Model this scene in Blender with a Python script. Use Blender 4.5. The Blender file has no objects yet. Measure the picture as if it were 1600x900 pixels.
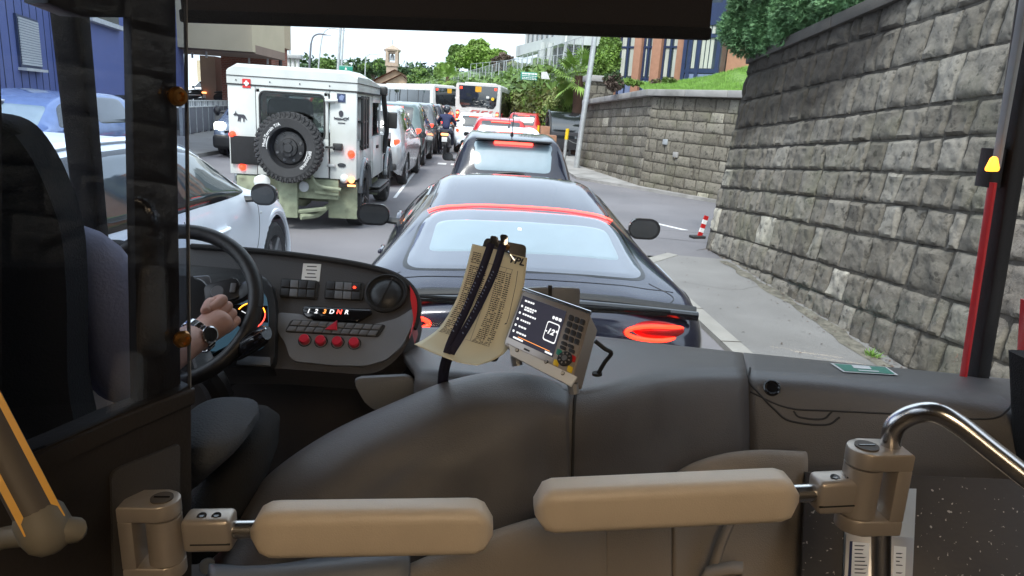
import bpy, bmesh, math, random
import numpy as np
from mathutils import Vector, Matrix, noise as mnoise
R = math.radians
sc = bpy.context.scene
col = sc.collection
random.seed(7)

# ------------------------------------------------------------------ camera
EYE = Vector((0, 0, 1.7))
FPX, ROLL, PITCH, YAW = 1080.0, R(3.7), R(14.3127), R(-4.0)
_cr, _sr, _cp, _sp, _cy, _sy = math.cos(ROLL), math.sin(ROLL), math.cos(PITCH), math.sin(PITCH), math.cos(YAW), math.sin(YAW)
def ray(px, py):
    """direction in the road frame (x right, y along the road, z up) seen at a point of the 1600x900 photograph"""
    x, y = px - 800.0, py - 450.0
    u, v = x * _cr + y * _sr, -x * _sr + y * _cr
    X, Y, Z = u, FPX * _cp - v * _sp, -FPX * _sp - v * _cp
    return Vector((X * _cy - Y * _sy, X * _sy + Y * _cy, Z))
def PY(px, py, Y):
    d = ray(px, py); return EYE + d * (Y / d.y)
def PZ(px, py, z=0.0):
    d = ray(px, py); return EYE + d * ((z - EYE.z) / d.z)
def PX(px, py, X):
    d = ray(px, py); return EYE + d * (X / d.x)
cam_d = bpy.data.cameras.new('camera'); cam = bpy.data.objects.new('camera', cam_d); col.objects.link(cam)
fw = ray(800, 450).normalized(); rt = (ray(801, 450) - ray(800, 450)).normalized(); up = rt.cross(fw)
m3 = Matrix((rt, up, -fw)).transposed()
cam.matrix_world = Matrix.Translation(EYE) @ m3.to_4x4()
cam_d.sensor_width = 36; cam_d.lens = FPX / 1600 * 36; cam_d.clip_end = 3000; cam_d.clip_start = .05
sc.camera = cam
# ------------------------------------------------------------------ light
SUN_EL, SUN_AZ = R(52), R(200)
w = bpy.data.worlds.new('World'); sc.world = w; w.use_nodes = True
nt = w.node_tree; nt.nodes.clear()
sky = nt.nodes.new('ShaderNodeTexSky'); sky.sky_type = 'NISHITA'; sky.sun_disc = False
sky.sun_elevation = SUN_EL; sky.sun_rotation = SUN_AZ; sky.air_density = 1.6; sky.dust_density = 6; sky.ozone_density = 1.5
hs = nt.nodes.new('ShaderNodeHueSaturation'); hs.inputs['Saturation'].default_value = .42
mx = nt.nodes.new('ShaderNodeMix'); mx.data_type = 'RGBA'; mx.inputs[0].default_value = .55
mx.inputs[7].default_value = (9.6, 11.2, 13.2, 1)       # the even white of the cloud layer
tc = nt.nodes.new('ShaderNodeTexCoord'); nz = nt.nodes.new('ShaderNodeTexNoise'); nz.inputs['Scale'].default_value = 2.2; nz.inputs['Detail'].default_value = 5
cr_ = nt.nodes.new('ShaderNodeMapRange'); cr_.inputs[1].default_value = .35; cr_.inputs[2].default_value = .7; cr_.inputs[3].default_value = .45; cr_.inputs[4].default_value = .8
bg = nt.nodes.new('ShaderNodeBackground'); bg.inputs[1].default_value = .09
wo = nt.nodes.new('ShaderNodeOutputWorld')
L = nt.links.new
L(sky.outputs[0], hs.inputs['Color']); L(hs.outputs[0], mx.inputs[6]); L(tc.outputs['Generated'], nz.inputs['Vector'])
L(nz.outputs[0], cr_.inputs[0]); L(cr_.outputs[0], mx.inputs[0]); L(mx.outputs[2], bg.inputs[0]); L(bg.outputs[0], wo.inputs[0])
sd = bpy.data.lights.new('sun', 'SUN'); sd.energy = 1.5; sd.angle = R(14); sd.color = (1, .96, .9)
so = bpy.data.objects.new('sun', sd); col.objects.link(so)
_d = Vector((math.sin(SUN_AZ) * math.cos(SUN_EL), math.cos(SUN_AZ) * math.cos(SUN_EL), math.sin(SUN_EL)))
so.rotation_euler = (-_d).to_track_quat('-Z', 'Y').to_euler()
sc.view_settings.view_transform = 'Standard'; sc.view_settings.look = 'None'; sc.view_settings.gamma = 1
sc.view_settings.use_curve_mapping = False; sc.view_settings.exposure = 1.4
sc.cycles.use_denoising = True; sc.cycles.max_bounces = 7; sc.cycles.transparent_max_bounces = 24
sc.cycles.diffuse_bounces = 4; sc.cycles.glossy_bounces = 4; sc.cycles.sample_clamp_indirect = 6

# ------------------------------------------------------------------ materials
def mat(name, c, rough=.6, metal=0., var=.12, scale=6., bump=0., bscale=60., spec=.5, coat=0., emit=None, es=1., dirt=None, dscale=2., dlim=(.5, .7), det=4, aniso=None):
    m = bpy.data.materials.new(name); m.use_nodes = True
    n = m.node_tree; p = n.nodes['Principled BSDF']; L = n.links.new
    p.inputs['Roughness'].default_value = rough; p.inputs['Metallic'].default_value = metal
    p.inputs['Specular IOR Level'].default_value = spec; p.inputs['Coat Weight'].default_value = coat; p.inputs['Coat Roughness'].default_value = .04
    tcx = n.nodes.new('ShaderNodeTexCoord'); vec = tcx.outputs['Object']
    if aniso:
        mp = n.nodes.new('ShaderNodeMapping'); mp.inputs['Scale'].default_value = aniso; L(vec, mp.inputs[0]); vec = mp.outputs[0]
    t = n.nodes.new('ShaderNodeTexNoise'); t.inputs['Scale'].default_value = scale; t.inputs['Detail'].default_value = det; L(vec, t.inputs['Vector'])
    r = n.nodes.new('ShaderNodeValToRGB'); e = r.color_ramp.elements
    e[0].position = .3; e[1].position = .72
    e[0].color = tuple(x * (1 - var) for x in c) + (1,); e[1].color = tuple(min(1, x * (1 + var)) for x in c) + (1,)
    L(t.outputs[0], r.inputs[0]); out = r.outputs[0]
    if dirt:
        t2 = n.nodes.new('ShaderNodeTexNoise'); t2.inputs['Scale'].default_value = dscale; t2.inputs['Detail'].default_value = 8; L(vec, t2.inputs['Vector'])
        mr = n.nodes.new('ShaderNodeMapRange'); mr.inputs[1].default_value = dlim[0]; mr.inputs[2].default_value = dlim[1]; L(t2.outputs[0], mr.inputs[0])
        mm = n.nodes.new('ShaderNodeMix'); mm.data_type = 'RGBA'; L(mr.outputs[0], mm.inputs[0]); L(out, mm.inputs[6]); mm.inputs[7].default_value = tuple(dirt) + (1,); out = mm.outputs[2]
    L(out, p.inputs['Base Color'])
    rr = n.nodes.new('ShaderNodeMapRange'); rr.inputs[3].default_value = max(0, rough - .05); rr.inputs[4].default_value = min(1, rough + .06); L(t.outputs[0], rr.inputs[0]); L(rr.outputs[0], p.inputs['Roughness'])
    if bump:
        tb = n.nodes.new('ShaderNodeTexNoise'); tb.inputs['Scale'].default_value = bscale; tb.inputs['Detail'].default_value = 5; L(vec, tb.inputs['Vector'])
        b = n.nodes.new('ShaderNodeBump'); b.inputs['Strength'].default_value = bump; b.inputs['Distance'].default_value = .01; L(tb.outputs[0], b.inputs['Height']); L(b.outputs[0], p.inputs['Normal'])
    if emit:
        p.inputs['Emission Color'].default_value = tuple(emit) + (1,); p.inputs['Emission Strength'].default_value = es
    return m
def glass_mat(name, tint=(.92, .95, .95), refl=.9, rough=.0):
    m = bpy.data.materials.new(name); m.use_nodes = True; n = m.node_tree; n.nodes.clear(); L = n.links.new
    o = n.nodes.new('ShaderNodeOutputMaterial'); mx = n.nodes.new('ShaderNodeMixShader'); tr = n.nodes.new('ShaderNodeBsdfTransparent'); gl = n.nodes.new('ShaderNodeBsdfGlossy')
    fr = n.nodes.new('ShaderNodeFresnel'); fr.inputs[0].default_value = 1.45; mu = n.nodes.new('ShaderNodeMath'); mu.operation = 'MULTIPLY'; mu.inputs[1].default_value = refl
    tr.inputs[0].default_value = tuple(tint) + (1,); gl.inputs['Roughness'].default_value = rough; gl.inputs[0].default_value = (.9, .9, .9, 1)
    L(fr.outputs[0], mu.inputs[0]); L(mu.outputs[0], mx.inputs[0]); L(tr.outputs[0], mx.inputs[1]); L(gl.outputs[0], mx.inputs[2]); L(mx.outputs[0], o.inputs[0])
    return m
def attr_mat(name, ramp, rough=.9, bump=.6, bscale=30., stain=True, disp=.012, nvar=.22):
    """stone: per-stone value in the face attribute 'tint' (0..1) and a soot stain in 'stain'"""
    m = bpy.data.materials.new(name); m.use_nodes = True; n = m.node_tree; p = n.nodes['Principled BSDF']; L = n.links.new
    a = n.nodes.new('ShaderNodeAttribute'); a.attribute_name = 'tint'
    r = n.nodes.new('ShaderNodeValToRGB'); r.color_ramp.elements[0].position = ramp[0][0]; r.color_ramp.elements[0].color = ramp[0][1] + (1,)
    r.color_ramp.elements[1].position = ramp[-1][0]; r.color_ramp.elements[1].color = ramp[-1][1] + (1,)
    for q, c in ramp[1:-1]:
        e = r.color_ramp.elements.new(q); e.color = c + (1,)
    L(a.outputs['Fac'], r.inputs[0])
    tcx = n.nodes.new('ShaderNodeTexCoord'); t = n.nodes.new('ShaderNodeTexNoise'); t.inputs['Scale'].default_value = 17; t.inputs['Detail'].default_value = 9; t.inputs['Roughness'].default_value = .7; L(tcx.outputs['Object'], t.inputs['Vector'])
    mr = n.nodes.new('ShaderNodeMapRange'); mr.inputs[1].default_value = .3; mr.inputs[2].default_value = .7; mr.inputs[3].default_value = 1 - nvar; mr.inputs[4].default_value = 1 + nvar; L(t.outputs[0], mr.inputs[0])
    mu = n.nodes.new('ShaderNodeMix'); mu.data_type = 'RGBA'; mu.blend_type = 'MULTIPLY'; mu.inputs[0].default_value = 1; L(r.outputs[0], mu.inputs[6]); L(mr.outputs[0], mu.inputs[7]); out = mu.outputs[2]
    t4 = n.nodes.new('ShaderNodeTexNoise'); t4.inputs['Scale'].default_value = 13; t4.inputs['Detail'].default_value = 7; t4.inputs['Roughness'].default_value = .65; L(tcx.outputs['Object'], t4.inputs['Vector'])
    m4 = n.nodes.new('ShaderNodeMapRange'); m4.inputs[1].default_value = .36; m4.inputs[2].default_value = .45; m4.inputs[3].default_value = .42; L(t4.outputs[0], m4.inputs[0])
    mu4 = n.nodes.new('ShaderNodeMix'); mu4.data_type = 'RGBA'; mu4.blend_type = 'MULTIPLY'; mu4.inputs[0].default_value = 1; L(out, mu4.inputs[6]); L(m4.outputs[0], mu4.inputs[7]); out = mu4.outputs[2]
    # lichen / moss spots
    t3 = n.nodes.new('ShaderNodeTexNoise'); t3.inputs['Scale'].default_value = 1.3; t3.inputs['Detail'].default_value = 7; L(tcx.outputs['Object'], t3.inputs['Vector'])
    m3 = n.nodes.new('ShaderNodeMapRange'); m3.inputs[1].default_value = .52; m3.inputs[2].default_value = .75; m3.inputs[4].default_value = .5; L(t3.outputs[0], m3.inputs[0])
    g = n.nodes.new('ShaderNodeMix'); g.data_type = 'RGBA'; L(m3.outputs[0], g.inputs[0]); L(out, g.inputs[6]); g.inputs[7].default_value = (.10, .105, .055, 1); out = g.outputs[2]
    if True:
        a2 = n.nodes.new('ShaderNodeAttribute'); a2.attribute_name = 'stain'
        g2 = n.nodes.new('ShaderNodeMix'); g2.data_type = 'RGBA'; L(a2.outputs['Fac'], g2.inputs[0]); L(out, g2.inputs[6]); g2.inputs[7].default_value = (.026, .022, .019, 1); out = g2.outputs[2]
    L(out, p.inputs['Base Color']); p.inputs['Roughness'].default_value = rough; p.inputs['Specular IOR Level'].default_value = .3
    tb = n.nodes.new('ShaderNodeTexNoise'); tb.inputs['Scale'].default_value = bscale; tb.inputs['Detail'].default_value = 9; tb.inputs['Roughness'].default_value = .7; L(tcx.outputs['Object'], tb.inputs['Vector'])
    b = n.nodes.new('ShaderNodeBump'); b.inputs['Strength'].default_value = bump; b.inputs['Distance'].default_value = .02; L(tb.outputs[0], b.inputs['Height']); L(b.outputs[0], p.inputs['Normal'])
    return m
def glow(name, c, s):
    return mat(name, tuple(x * .6 for x in c), .4, var=.02, emit=c, es=s)
M = {}
def defm(k, *a, **kw): M[k] = mat(k, *a, **kw)
defm('asphalt', (.165, .158, .168), .9, var=.12, scale=.6, bump=.5, bscale=130, dirt=(.115, .112, .122), dscale=.35, dlim=(.45, .7))
defm('asphalt_side', (.20, .197, .196), .92, var=.15, scale=1.1, bump=.6, bscale=140, dirt=(.14, .14, .14), dscale=.5)
defm('pavement', (.21, .205, .20), .93, var=.1, scale=1.4, bump=.8, bscale=160, dirt=(.15, .145, .14), dscale=.6, dlim=(.5, .8))
defm('concrete', (.30, .29, .28), .9, var=.14, scale=2, bump=.4, bscale=40, dirt=(.17, .165, .155), dscale=1.4)
defm('kerb', (.27, .26, .24), .9, var=.12, scale=3, bump=.4, bscale=50)
defm('paint_white', (.62, .62, .62), .7, var=.12, scale=9, bump=.2, dirt=(.2, .2, .2), dscale=9, dlim=(.58, .68))
defm('soil', (.05, .04, .03), .95, bump=.5); defm('soil_light', (.14, .13, .105), .95, var=.4, scale=14, bump=.8, bscale=90)
defm('grass', (.115, .21, .035), .85, var=.45, scale=5, bump=.5, bscale=90)
defm('blade', (.14, .27, .04), .7, var=.4, scale=3)
defm('leaf', (.10, .175, .035), .6, var=.5, scale=1.2); defm('leaf_light', (.17, .28, .05), .6, var=.45, scale=1.2)
defm('leaf_dark', (.035, .075, .022), .6, var=.5, scale=1.2); defm('leaf_olive', (.19, .22, .07), .6, var=.5, scale=.8)
defm('leaf_blue', (.13, .26, .115), .65, var=.45, scale=3); defm('leaf_red', (.10, .07, .055), .7, var=.4, scale=3)
defm('bark', (.10, .075, .055), .9, bump=.8, bscale=25); defm('palm_bark', (.09, .05, .035), .95, bump=1, bscale=14)
defm('car_black', (.012, .013, .024), .16, var=.1, coat=.4, spec=.5); defm('car_coupe', (.020, .021, .042), .17, metal=.2, var=.08, coat=.7, spec=.6)
defm('car_white', (.80, .85, .92), .30, var=.03, coat=.25, dirt=(.7, .75, .8), dscale=3, dlim=(.5, .9)); defm('car_silver', (.42, .43, .44), .25, metal=.5, var=.05, coat=.4)
defm('car_grey', (.12, .13, .14), .22, metal=.3, coat=.5); defm('car_teal', (.10, .14, .14), .22, metal=.4, coat=.5)
defm('car_red', (.45, .02, .02), .2, coat=.6); defm('car_orange', (.72, .13, .02), .25, coat=.5); defm('car_blue', (.13, .19, .36), .2, metal=.2, coat=.6)
defm('van_blue', (.16, .20, .27), .25, metal=.3, coat=.4)
defm('glass_dark', (.016, .019, .022), .04, spec=1.0, var=.02, coat=.5); defm('glass_sky', (.18, .24, .28), .07, var=.05, spec=.8, coat=.6)  # glass_sky: reflected sky put into the base colour
defm('glass_mid', (.045, .058, .062), .05, var=.05, spec=.9, coat=.6); defm('glass_coupe', (.105, .12, .155), .08, spec=.9, coat=.8, var=.05)
defm('rubber', (.022, .022, .023), .8, bump=.2); defm('tyre', (.032, .032, .034), .85, bump=.4, bscale=50); defm('black_plastic', (.018, .018, .019), .45, bump=.08, bscale=120)
defm('black_gloss', (.010, .010, .012), .12, spec=.6); defm('rim', (.33, .33, .34), .3, metal=.8); defm('rim_dark', (.03, .03, .032), .4, metal=.4)
defm('chrome', (.62, .62, .63), .15, metal=1, var=.03); defm('steel', (.42, .42, .43), .35, metal=.9, var=.08, scale=10); defm('galv', (.40, .42, .43), .55, metal=.4, var=.15, scale=7)
defm('steel_brushed', (.62, .60, .58), .24, metal=1, var=.03, scale=3)
defm('white_paint', (.66, .67, .65), .45, var=.05, dirt=(.50, .50, .46), dscale=2.5, dlim=(.45, .8))
defm('rover_white', (.50, .52, .51), .35, var=.04, coat=.15, dirt=(.40, .41, .38), dscale=2, dlim=(.45, .8), bump=.03, bscale=3)
defm('rover_dirt', (.26, .29, .20), .85, var=.35, scale=5, bump=.5, bscale=18, dirt=(.12, .13, .09), dscale=5)
defm('signal_red', (.5, .02, .02), .3, var=.1); defm('signal_white', (.8, .8, .8), .4, var=.03); defm('signal_blue', (.03, .09, .45), .4)
defm('sign_green', (.02, .24, .17), .4, var=.06); defm('yellow', (.75, .50, .02), .4, var=.06); defm('brown', (.30, .15, .09), .8, var=.15)
defm('blue_wall', (.085, .115, .30), .6, var=.06, scale=.6); defm('blue_wall_light', (.10, .13, .33), .6, var=.06)
defm('blind', (.60, .62, .62), .5, var=.05); defm('white_trim', (.56, .56, .55), .5)
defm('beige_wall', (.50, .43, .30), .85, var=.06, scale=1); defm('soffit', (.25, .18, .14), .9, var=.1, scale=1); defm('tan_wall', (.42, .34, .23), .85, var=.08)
defm('fence_grey', (.11, .115, .135), .7, var=.12); defm('dark_metal', (.03, .03, .035), .5, metal=.3); defm('roof_tile', (.20, .10, .07), .9, var=.25, scale=4, bump=.4)
defm('church_wall', (.43, .32, .22), .9, var=.15, scale=1.5); defm('tower_stone', (.36, .28, .22), .9, var=.2, scale=3, bump=.4)
defm('concrete_light', (.42, .43, .44), .9, var=.1, scale=.5, dirt=(.3, .31, .32), dscale=.6); defm('steel_blue', (.022, .035, .085), .4, var=.1); defm('panel_blue', (.16, .20, .33), .4, var=.1)
defm('pane', (.05, .065, .07), .06, spec=1, coat=.4, var=.3, scale=1.5); defm('curtain', (.42, .43, .38), .8, var=.2, scale=4, aniso=(6, 6, .3))
defm('terracotta', (.36, .185, .12), .85, var=.1, scale=6, bump=.2)
defm('skin', (.52, .29, .22), .5, var=.1, scale=30, bump=.12, bscale=120, spec=.4); defm('nail', (.5, .3, .25), .3)
defm('shirt', (.30, .30, .40), .85, var=.08, scale=8, bump=.2, bscale=200); defm('navy', (.018, .025, .075), .8, var=.15, scale=8); defm('trousers', (.03, .035, .06), .85)
defm('helmet', (.03, .035, .045), .25, coat=.4); defm('hair', (.03, .022, .018), .8)
# cabin
defm('dash', (.092, .086, .086), .38, var=.10, scale=7, bump=.22, bscale=420, spec=.5, dirt=(.12, .113, .11), dscale=5, dlim=(.56, .80), det=8); defm('dash_dark', (.050, .047, .048), .5, var=.08, bump=.16, bscale=380)
defm('dash_grey', (.17, .18, .20), .45, var=.05, bump=.12, bscale=380); defm('dash_beige', (.24, .20, .16), .6, var=.06, bump=.25, bscale=420)
defm('pad', (.60, .51, .40), .40, var=.04, scale=20, bump=.10, bscale=420, spec=.5); defm('bracket', (.42, .37, .32), .36, metal=.45, var=.06, scale=12, bump=.05, bscale=200)
defm('cloth_black', (.012, .012, .013), .95, bump=.4, bscale=300); defm('blind_cloth', (.020, .016, .016), .8, bump=.2, bscale=300); defm('seat_cloth', (.05, .055, .065), .9, bump=.5, bscale=260)
defm('button_grey', (.14, .145, .155), .4, var=.1); defm('button_dark', (.03, .03, .033), .4); defm('button_red', (.62, .03, .06), .3, var=.1, coat=.5)
defm('trim_reflection_red', (.62, .03, .035), .3, coat=.4); defm('paper', (.74, .69, .50), .8, var=.05, scale=3); defm('paper_white', (.7, .7, .68), .7); defm('ink', (.03, .03, .04), .7)
defm('lanyard', (.012, .010, .035), .7, bump=.3, bscale=300); defm('brass', (.35, .17, .05), .3, metal=.9); defm('device_case', (.42, .37, .33), .35, metal=.6, var=.05)
defm('screen', (.02, .02, .03), .15, emit=(.10, .10, .14), es=.14); defm('mirror_dark', (.02, .022, .025), .05, spec=.9); defm('wall_dark', (.022, .017, .015), .7, bump=.1); defm('speckle', (.030, .025, .024), .5, var=.1, dirt=(.4, .37, .33), dscale=110, dlim=(.66, .69), bump=.1)
defm('lcd', (.04, .07, .09), .12, emit=(.10, .22, .32), es=.12); defm('cabin_wall', (.10, .09, .08), .7); defm('partition', (.024, .019, .016), .6, var=.1, bump=.1, bscale=200)
defm('amber_band', (.65, .33, .02), .4); defm('pole_grey', (.075, .062, .05), .6); defm('cap_grey', (.15, .135, .105), .6)
M['red_on'] = glow('red_on', (1, .022, .008), 3.2); M['red_soft'] = glow('red_soft', (1, .06, .04), 1.6); M['white_on'] = glow('white_on', (1, .95, .85), 9); M['amber_on'] = glow('amber_on', (1, .30, .02), 2.0)
M['bar_on'] = glow('bar_on', (1, .05, .035), 3.2); M['orange_on'] = glow('orange_on', (1, .3, .1), 2); M['text_on'] = glow('text_on', (.9, .92, .95), .42); M['text_orange'] = glow('text_orange', (1, .35, .08), .6); M['lamp_warm'] = glow('lamp_warm', (1, .76, .50), 5)
defm('stone_dark', (.06, .055, .05), .9, var=.3, scale=3, bump=.4); M['windscreen'] = glass_mat('windscreen', (.95, .97, .97), .45); M['screen_glass'] = glass_mat('screen_glass', (.88, .91, .96), .6); M['window_clear'] = glass_mat('window_clear', (.72, .76, .74), 1.0)
M['mesh_wire'] = mat('mesh_wire', (.33, .36, .36), .6, metal=.4)
STONE = [(0., (.110, .098, .082)), (.35, (.155, .140, .118)), (.7, (.200, .182, .156)), (.93, (.26, .242, .21)), (1., (.42, .39, .33))]
M['stone'] = attr_mat('stone', STONE, bump=.9, bscale=26)
M['stone_warm'] = attr_mat('stone_warm', [(q, (c[0] * 1.0, c[1] * 1.0, c[2] * .96)) for q, c in STONE], bump=.9, bscale=22, stain=False)
# brick
def brick_mat():
    m = bpy.data.materials.new('brick'); m.use_nodes = True; n = m.node_tree; p = n.nodes['Principled BSDF']; L = n.links.new
    tcx = n.nodes.new('ShaderNodeTexCoord'); mp = n.nodes.new('ShaderNodeMapping'); mp.inputs['Rotation'].default_value = (R(90), 0, 0); b = n.nodes.new('ShaderNodeTexBrick')
    b.inputs['Color1'].default_value = (.27, .075, .045, 1); b.inputs['Color2'].default_value = (.20, .055, .035, 1); b.inputs['Mortar'].default_value = (.25, .2, .17, 1); b.inputs['Scale'].default_value = 3
    b.inputs['Mortar Size'].default_value = .03
    L(tcx.outputs['Object'], mp.inputs[0]); L(mp.outputs[0], b.inputs['Vector']); L(b.outputs[0], p.inputs['Base Color']); p.inputs['Roughness'].default_value = .9
    return m
M['brick'] = brick_mat()

# ------------------------------------------------------------------ mesh helpers
def tag(o, label=None, cat=None, group=None, kind=None):
    if label: o['label'] = label
    if cat: o['category'] = cat
    if group: o['group'] = group
    if kind: o['kind'] = kind
    return o
def empty(name, loc=(0, 0, 0), rz=0., label=None, cat=None, group=None):
    o = bpy.data.objects.new(name, None); col.objects.link(o); o.location = loc; o.rotation_euler = (0, 0, rz); o.empty_display_size = .1
    return tag(o, label, cat, group)
def copy_tree(o, parent=None):
    c = o.copy(); col.objects.link(c); c.parent = parent
    for ch in list(o.children): copy_tree(ch, c)
    return c
def basis(origin, ux, uy, uz=None):
    ux = Vector(ux).normalized(); uy = Vector(uy); uy = (uy - ux * uy.dot(ux)).normalized(); uz = ux.cross(uy)
    return Matrix.Translation(Vector(origin)) @ Matrix((ux, uy, uz)).transposed().to_4x4()
def cr_path(pts, k=6):
    P = [Vector(p) for p in pts]
    if len(P) < 3: return P
    Q = [P[0] * 2 - P[1]] + P + [P[-1] * 2 - P[-2]]; out = []
    for i in range(1, len(Q) - 2):
        a, b, c, d = Q[i - 1:i + 3]
        for s in range(k):
            t = s / k; out.append(.5 * ((2 * b) + (c - a) * t + (2 * a - 5 * b + 4 * c - d) * t * t + (3 * b - a - 3 * c + d) * t ** 3))
    out.append(P[-1]); return out
class MB:
    def __init__(s, T=None): s.bm = bmesh.new(); s.T = T or Matrix()
    def box(s, c, size, rot=None, bev=0., seg=2):
        r = bmesh.ops.create_cube(s.bm, size=1.0); vs = r['verts']
        m = Matrix.Translation(Vector(c)) @ (rot.to_4x4() if rot is not None else Matrix()) @ Matrix.Diagonal((*size, 1))
        bmesh.ops.transform(s.bm, matrix=m, verts=vs)
        if bev: bmesh.ops.bevel(s.bm, geom=list({e for v in vs for e in v.link_edges}), offset=bev, segments=seg, affect='EDGES', profile=.5)
        return s
    def bx(s, x0, x1, y0, y1, z0, z1, bev=0., seg=2): return s.box(((x0 + x1) / 2, (y0 + y1) / 2, (z0 + z1) / 2), (abs(x1 - x0), abs(y1 - y0), abs(z1 - z0)), None, bev, seg)
    def loft(s, rings, closed=True, cap=True):
        V = [[s.bm.verts.new(p) for p in r] for r in rings]; n = len(V[0])
        for a, b in zip(V[:-1], V[1:]):
            for j in range(n if closed else n - 1):
                k = (j + 1) % n
                try: s.bm.faces.new((a[j], a[k], b[k], b[j]))
                except ValueError: pass
        if cap and closed:
            for r in (V[0][::-1], V[-1]):
                try: s.bm.faces.new(r)
                except ValueError: pass
        return s
    def tube(s, pts, r, seg=12, cap=True, k=1, sx=1.):
        P = [Vector(p) for p in pts]
        if k > 1: P = cr_path(P, k)
        rad = r if callable(r) else (lambda t: r)
        t0 = (P[1] - P[0]).normalized(); n = t0.orthogonal().normalized(); rings = []
        for i, p in enumerate(P):
            t = (P[min(i + 1, len(P) - 1)] - P[max(i - 1, 0)]).normalized()
            n = (n - t * n.dot(t)).normalized(); b = t.cross(n); rr = rad(i / (len(P) - 1))
            rings.append([p + (n * math.cos(a) * sx + b * math.sin(a)) * rr for a in (2 * math.pi * q / seg for q in range(seg))])
        s.loft(rings, True, cap); return s
    def cyl(s, p0, p1, r0, r1=None, seg=20):
        r1 = r0 if r1 is None else r1; return s.tube([p0, p1], lambda t: r0 + (r1 - r0) * t, seg)
    def lathe(s, prof, T=None, seg=32, arc=1., cap=True):
        T = T or Matrix(); n = seg
        rings = [[T @ Vector((r * math.cos(2 * math.pi * q / n * arc), r * math.sin(2 * math.pi * q / n * arc), z)) for q in range(n)] for r, z in prof]
        mr = max(r for r, _ in prof)
        for ring, (r, _) in ((rings[0][::-1], prof[0]), (rings[-1], prof[-1])):
            if cap and r > .3 * mr and r < mr * .95: pass
        s.loft(rings, True, False)
        if cap:
            for ring, (r, _) in ((rings[0], prof[0]), (rings[-1], prof[-1])):
                if r <= .35 * mr: s.bm.faces.new([s.bm.verts.new(p) for p in ring])
        return s
    def prism(s, pts, h, T=None, bev=0., seg=2):
        T = T or Matrix(); a = [s.bm.verts.new(T @ Vector((x, y, 0))) for x, y in pts]; b = [s.bm.verts.new(T @ Vector((x, y, h))) for x, y in pts]
        n = len(pts); fs = [s.bm.faces.new(a[::-1]), s.bm.faces.new(b)] + [s.bm.faces.new((a[i], a[(i + 1) % n], b[(i + 1) % n], b[i])) for i in range(n)]
        if bev: bmesh.ops.bevel(s.bm, geom=list({e for f in fs[:2] for e in f.edges}), offset=bev * abs(T.to_scale()[0]), segments=seg, affect='EDGES', profile=.5)
        return s
    def quad(s, *p): s.bm.faces.new([s.bm.verts.new(q) for q in p]); return s
    def ball(s, c, r, sub=2, scale=(1, 1, 1)):
        g = bmesh.ops.create_icosphere(s.bm, subdivisions=sub, radius=r); bmesh.ops.transform(s.bm, matrix=Matrix.Translation(Vector(c)) @ Matrix.Diagonal((*scale, 1)), verts=g['verts']); return s
    def build(s, name, m, parent=None, ang=35, T=None, normals=True):
        if normals and len(s.bm.faces) < 60000: bmesh.ops.recalc_face_normals(s.bm, faces=s.bm.faces)
        if T is not None: bmesh.ops.transform(s.bm, matrix=T, verts=s.bm.verts)
        me = bpy.data.meshes.new(name); s.bm.to_mesh(me); s.bm.free()
        me.materials.append(M[m] if isinstance(m, str) else m)
        if ang:
            me.polygons.foreach_set('use_smooth', [True] * len(me.polygons)); me.set_sharp_from_angle(angle=R(ang))
        o = bpy.data.objects.new(name, me); col.objects.link(o); o.parent = parent
        return o
def raw(name, verts, faces, m, parent=None, smooth=True, attrs=None):
    me = bpy.data.meshes.new(name); me.from_pydata([tuple(v) for v in verts], [], faces); me.materials.append(M[m] if isinstance(m, str) else m)
    if smooth: me.polygons.foreach_set('use_smooth', [True] * len(me.polygons))
    for k, vals in (attrs or {}).items():
        a = me.attributes.new(k, 'FLOAT', 'POINT'); a.data.foreach_set('value', vals)
    me.update(); o = bpy.data.objects.new(name, me); col.objects.link(o); o.parent = parent; return o
def text(name, s, size, T, m, parent=None, align='CENTER', ext=.0004, shear=0, bend=None, bold=0.):
    cu = bpy.data.curves.new(name, 'FONT'); cu.body = s; cu.size = size; cu.align_x = align; cu.align_y = 'CENTER'; cu.extrude = ext; cu.shear = shear; cu.offset = bold
    t = bpy.data.objects.new(name, cu); me = bpy.data.meshes.new_from_object(t); bpy.data.objects.remove(t); me.name = name
    if bend:                                          # bend round a circle of this radius, centred text at angle bend[1]
        r, a0 = bend
        for v in me.vertices:
            a = a0 - v.co.x / r; q = r + v.co.y; v.co = Vector((q * math.cos(a), q * math.sin(a), v.co.z))
    me.transform(T); me.materials.clear(); me.materials.append(M[m]); o = bpy.data.objects.new(name, me); col.objects.link(o); o.parent = parent; return o
def rrect(w, h, r, n=5):
    out = []
    for cx, cy, a0 in ((w / 2 - r, h / 2 - r, 0), (-w / 2 + r, h / 2 - r, 90), (-w / 2 + r, -h / 2 + r, 180), (w / 2 - r, -h / 2 + r, 270)):
        for i in range(n + 1): a = R(a0 + 90 * i / n); out.append((cx + r * math.cos(a), cy + r * math.sin(a)))
    return out
YUP = Matrix.Rotation(R(90), 4, 'X')     # prism drawn in x,z, pushed towards -y
def XZ(y=0.): return Matrix.Translation((0, y, 0)) @ YUP
def YZ(x=0.): return Matrix.Translation((x, 0, 0)) @ Matrix(((0, 0, 1, 0), (1, 0, 0, 0), (0, 1, 0, 0), (0, 0, 0, 1)))   # prism drawn in y,z, pushed towards +x
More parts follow.
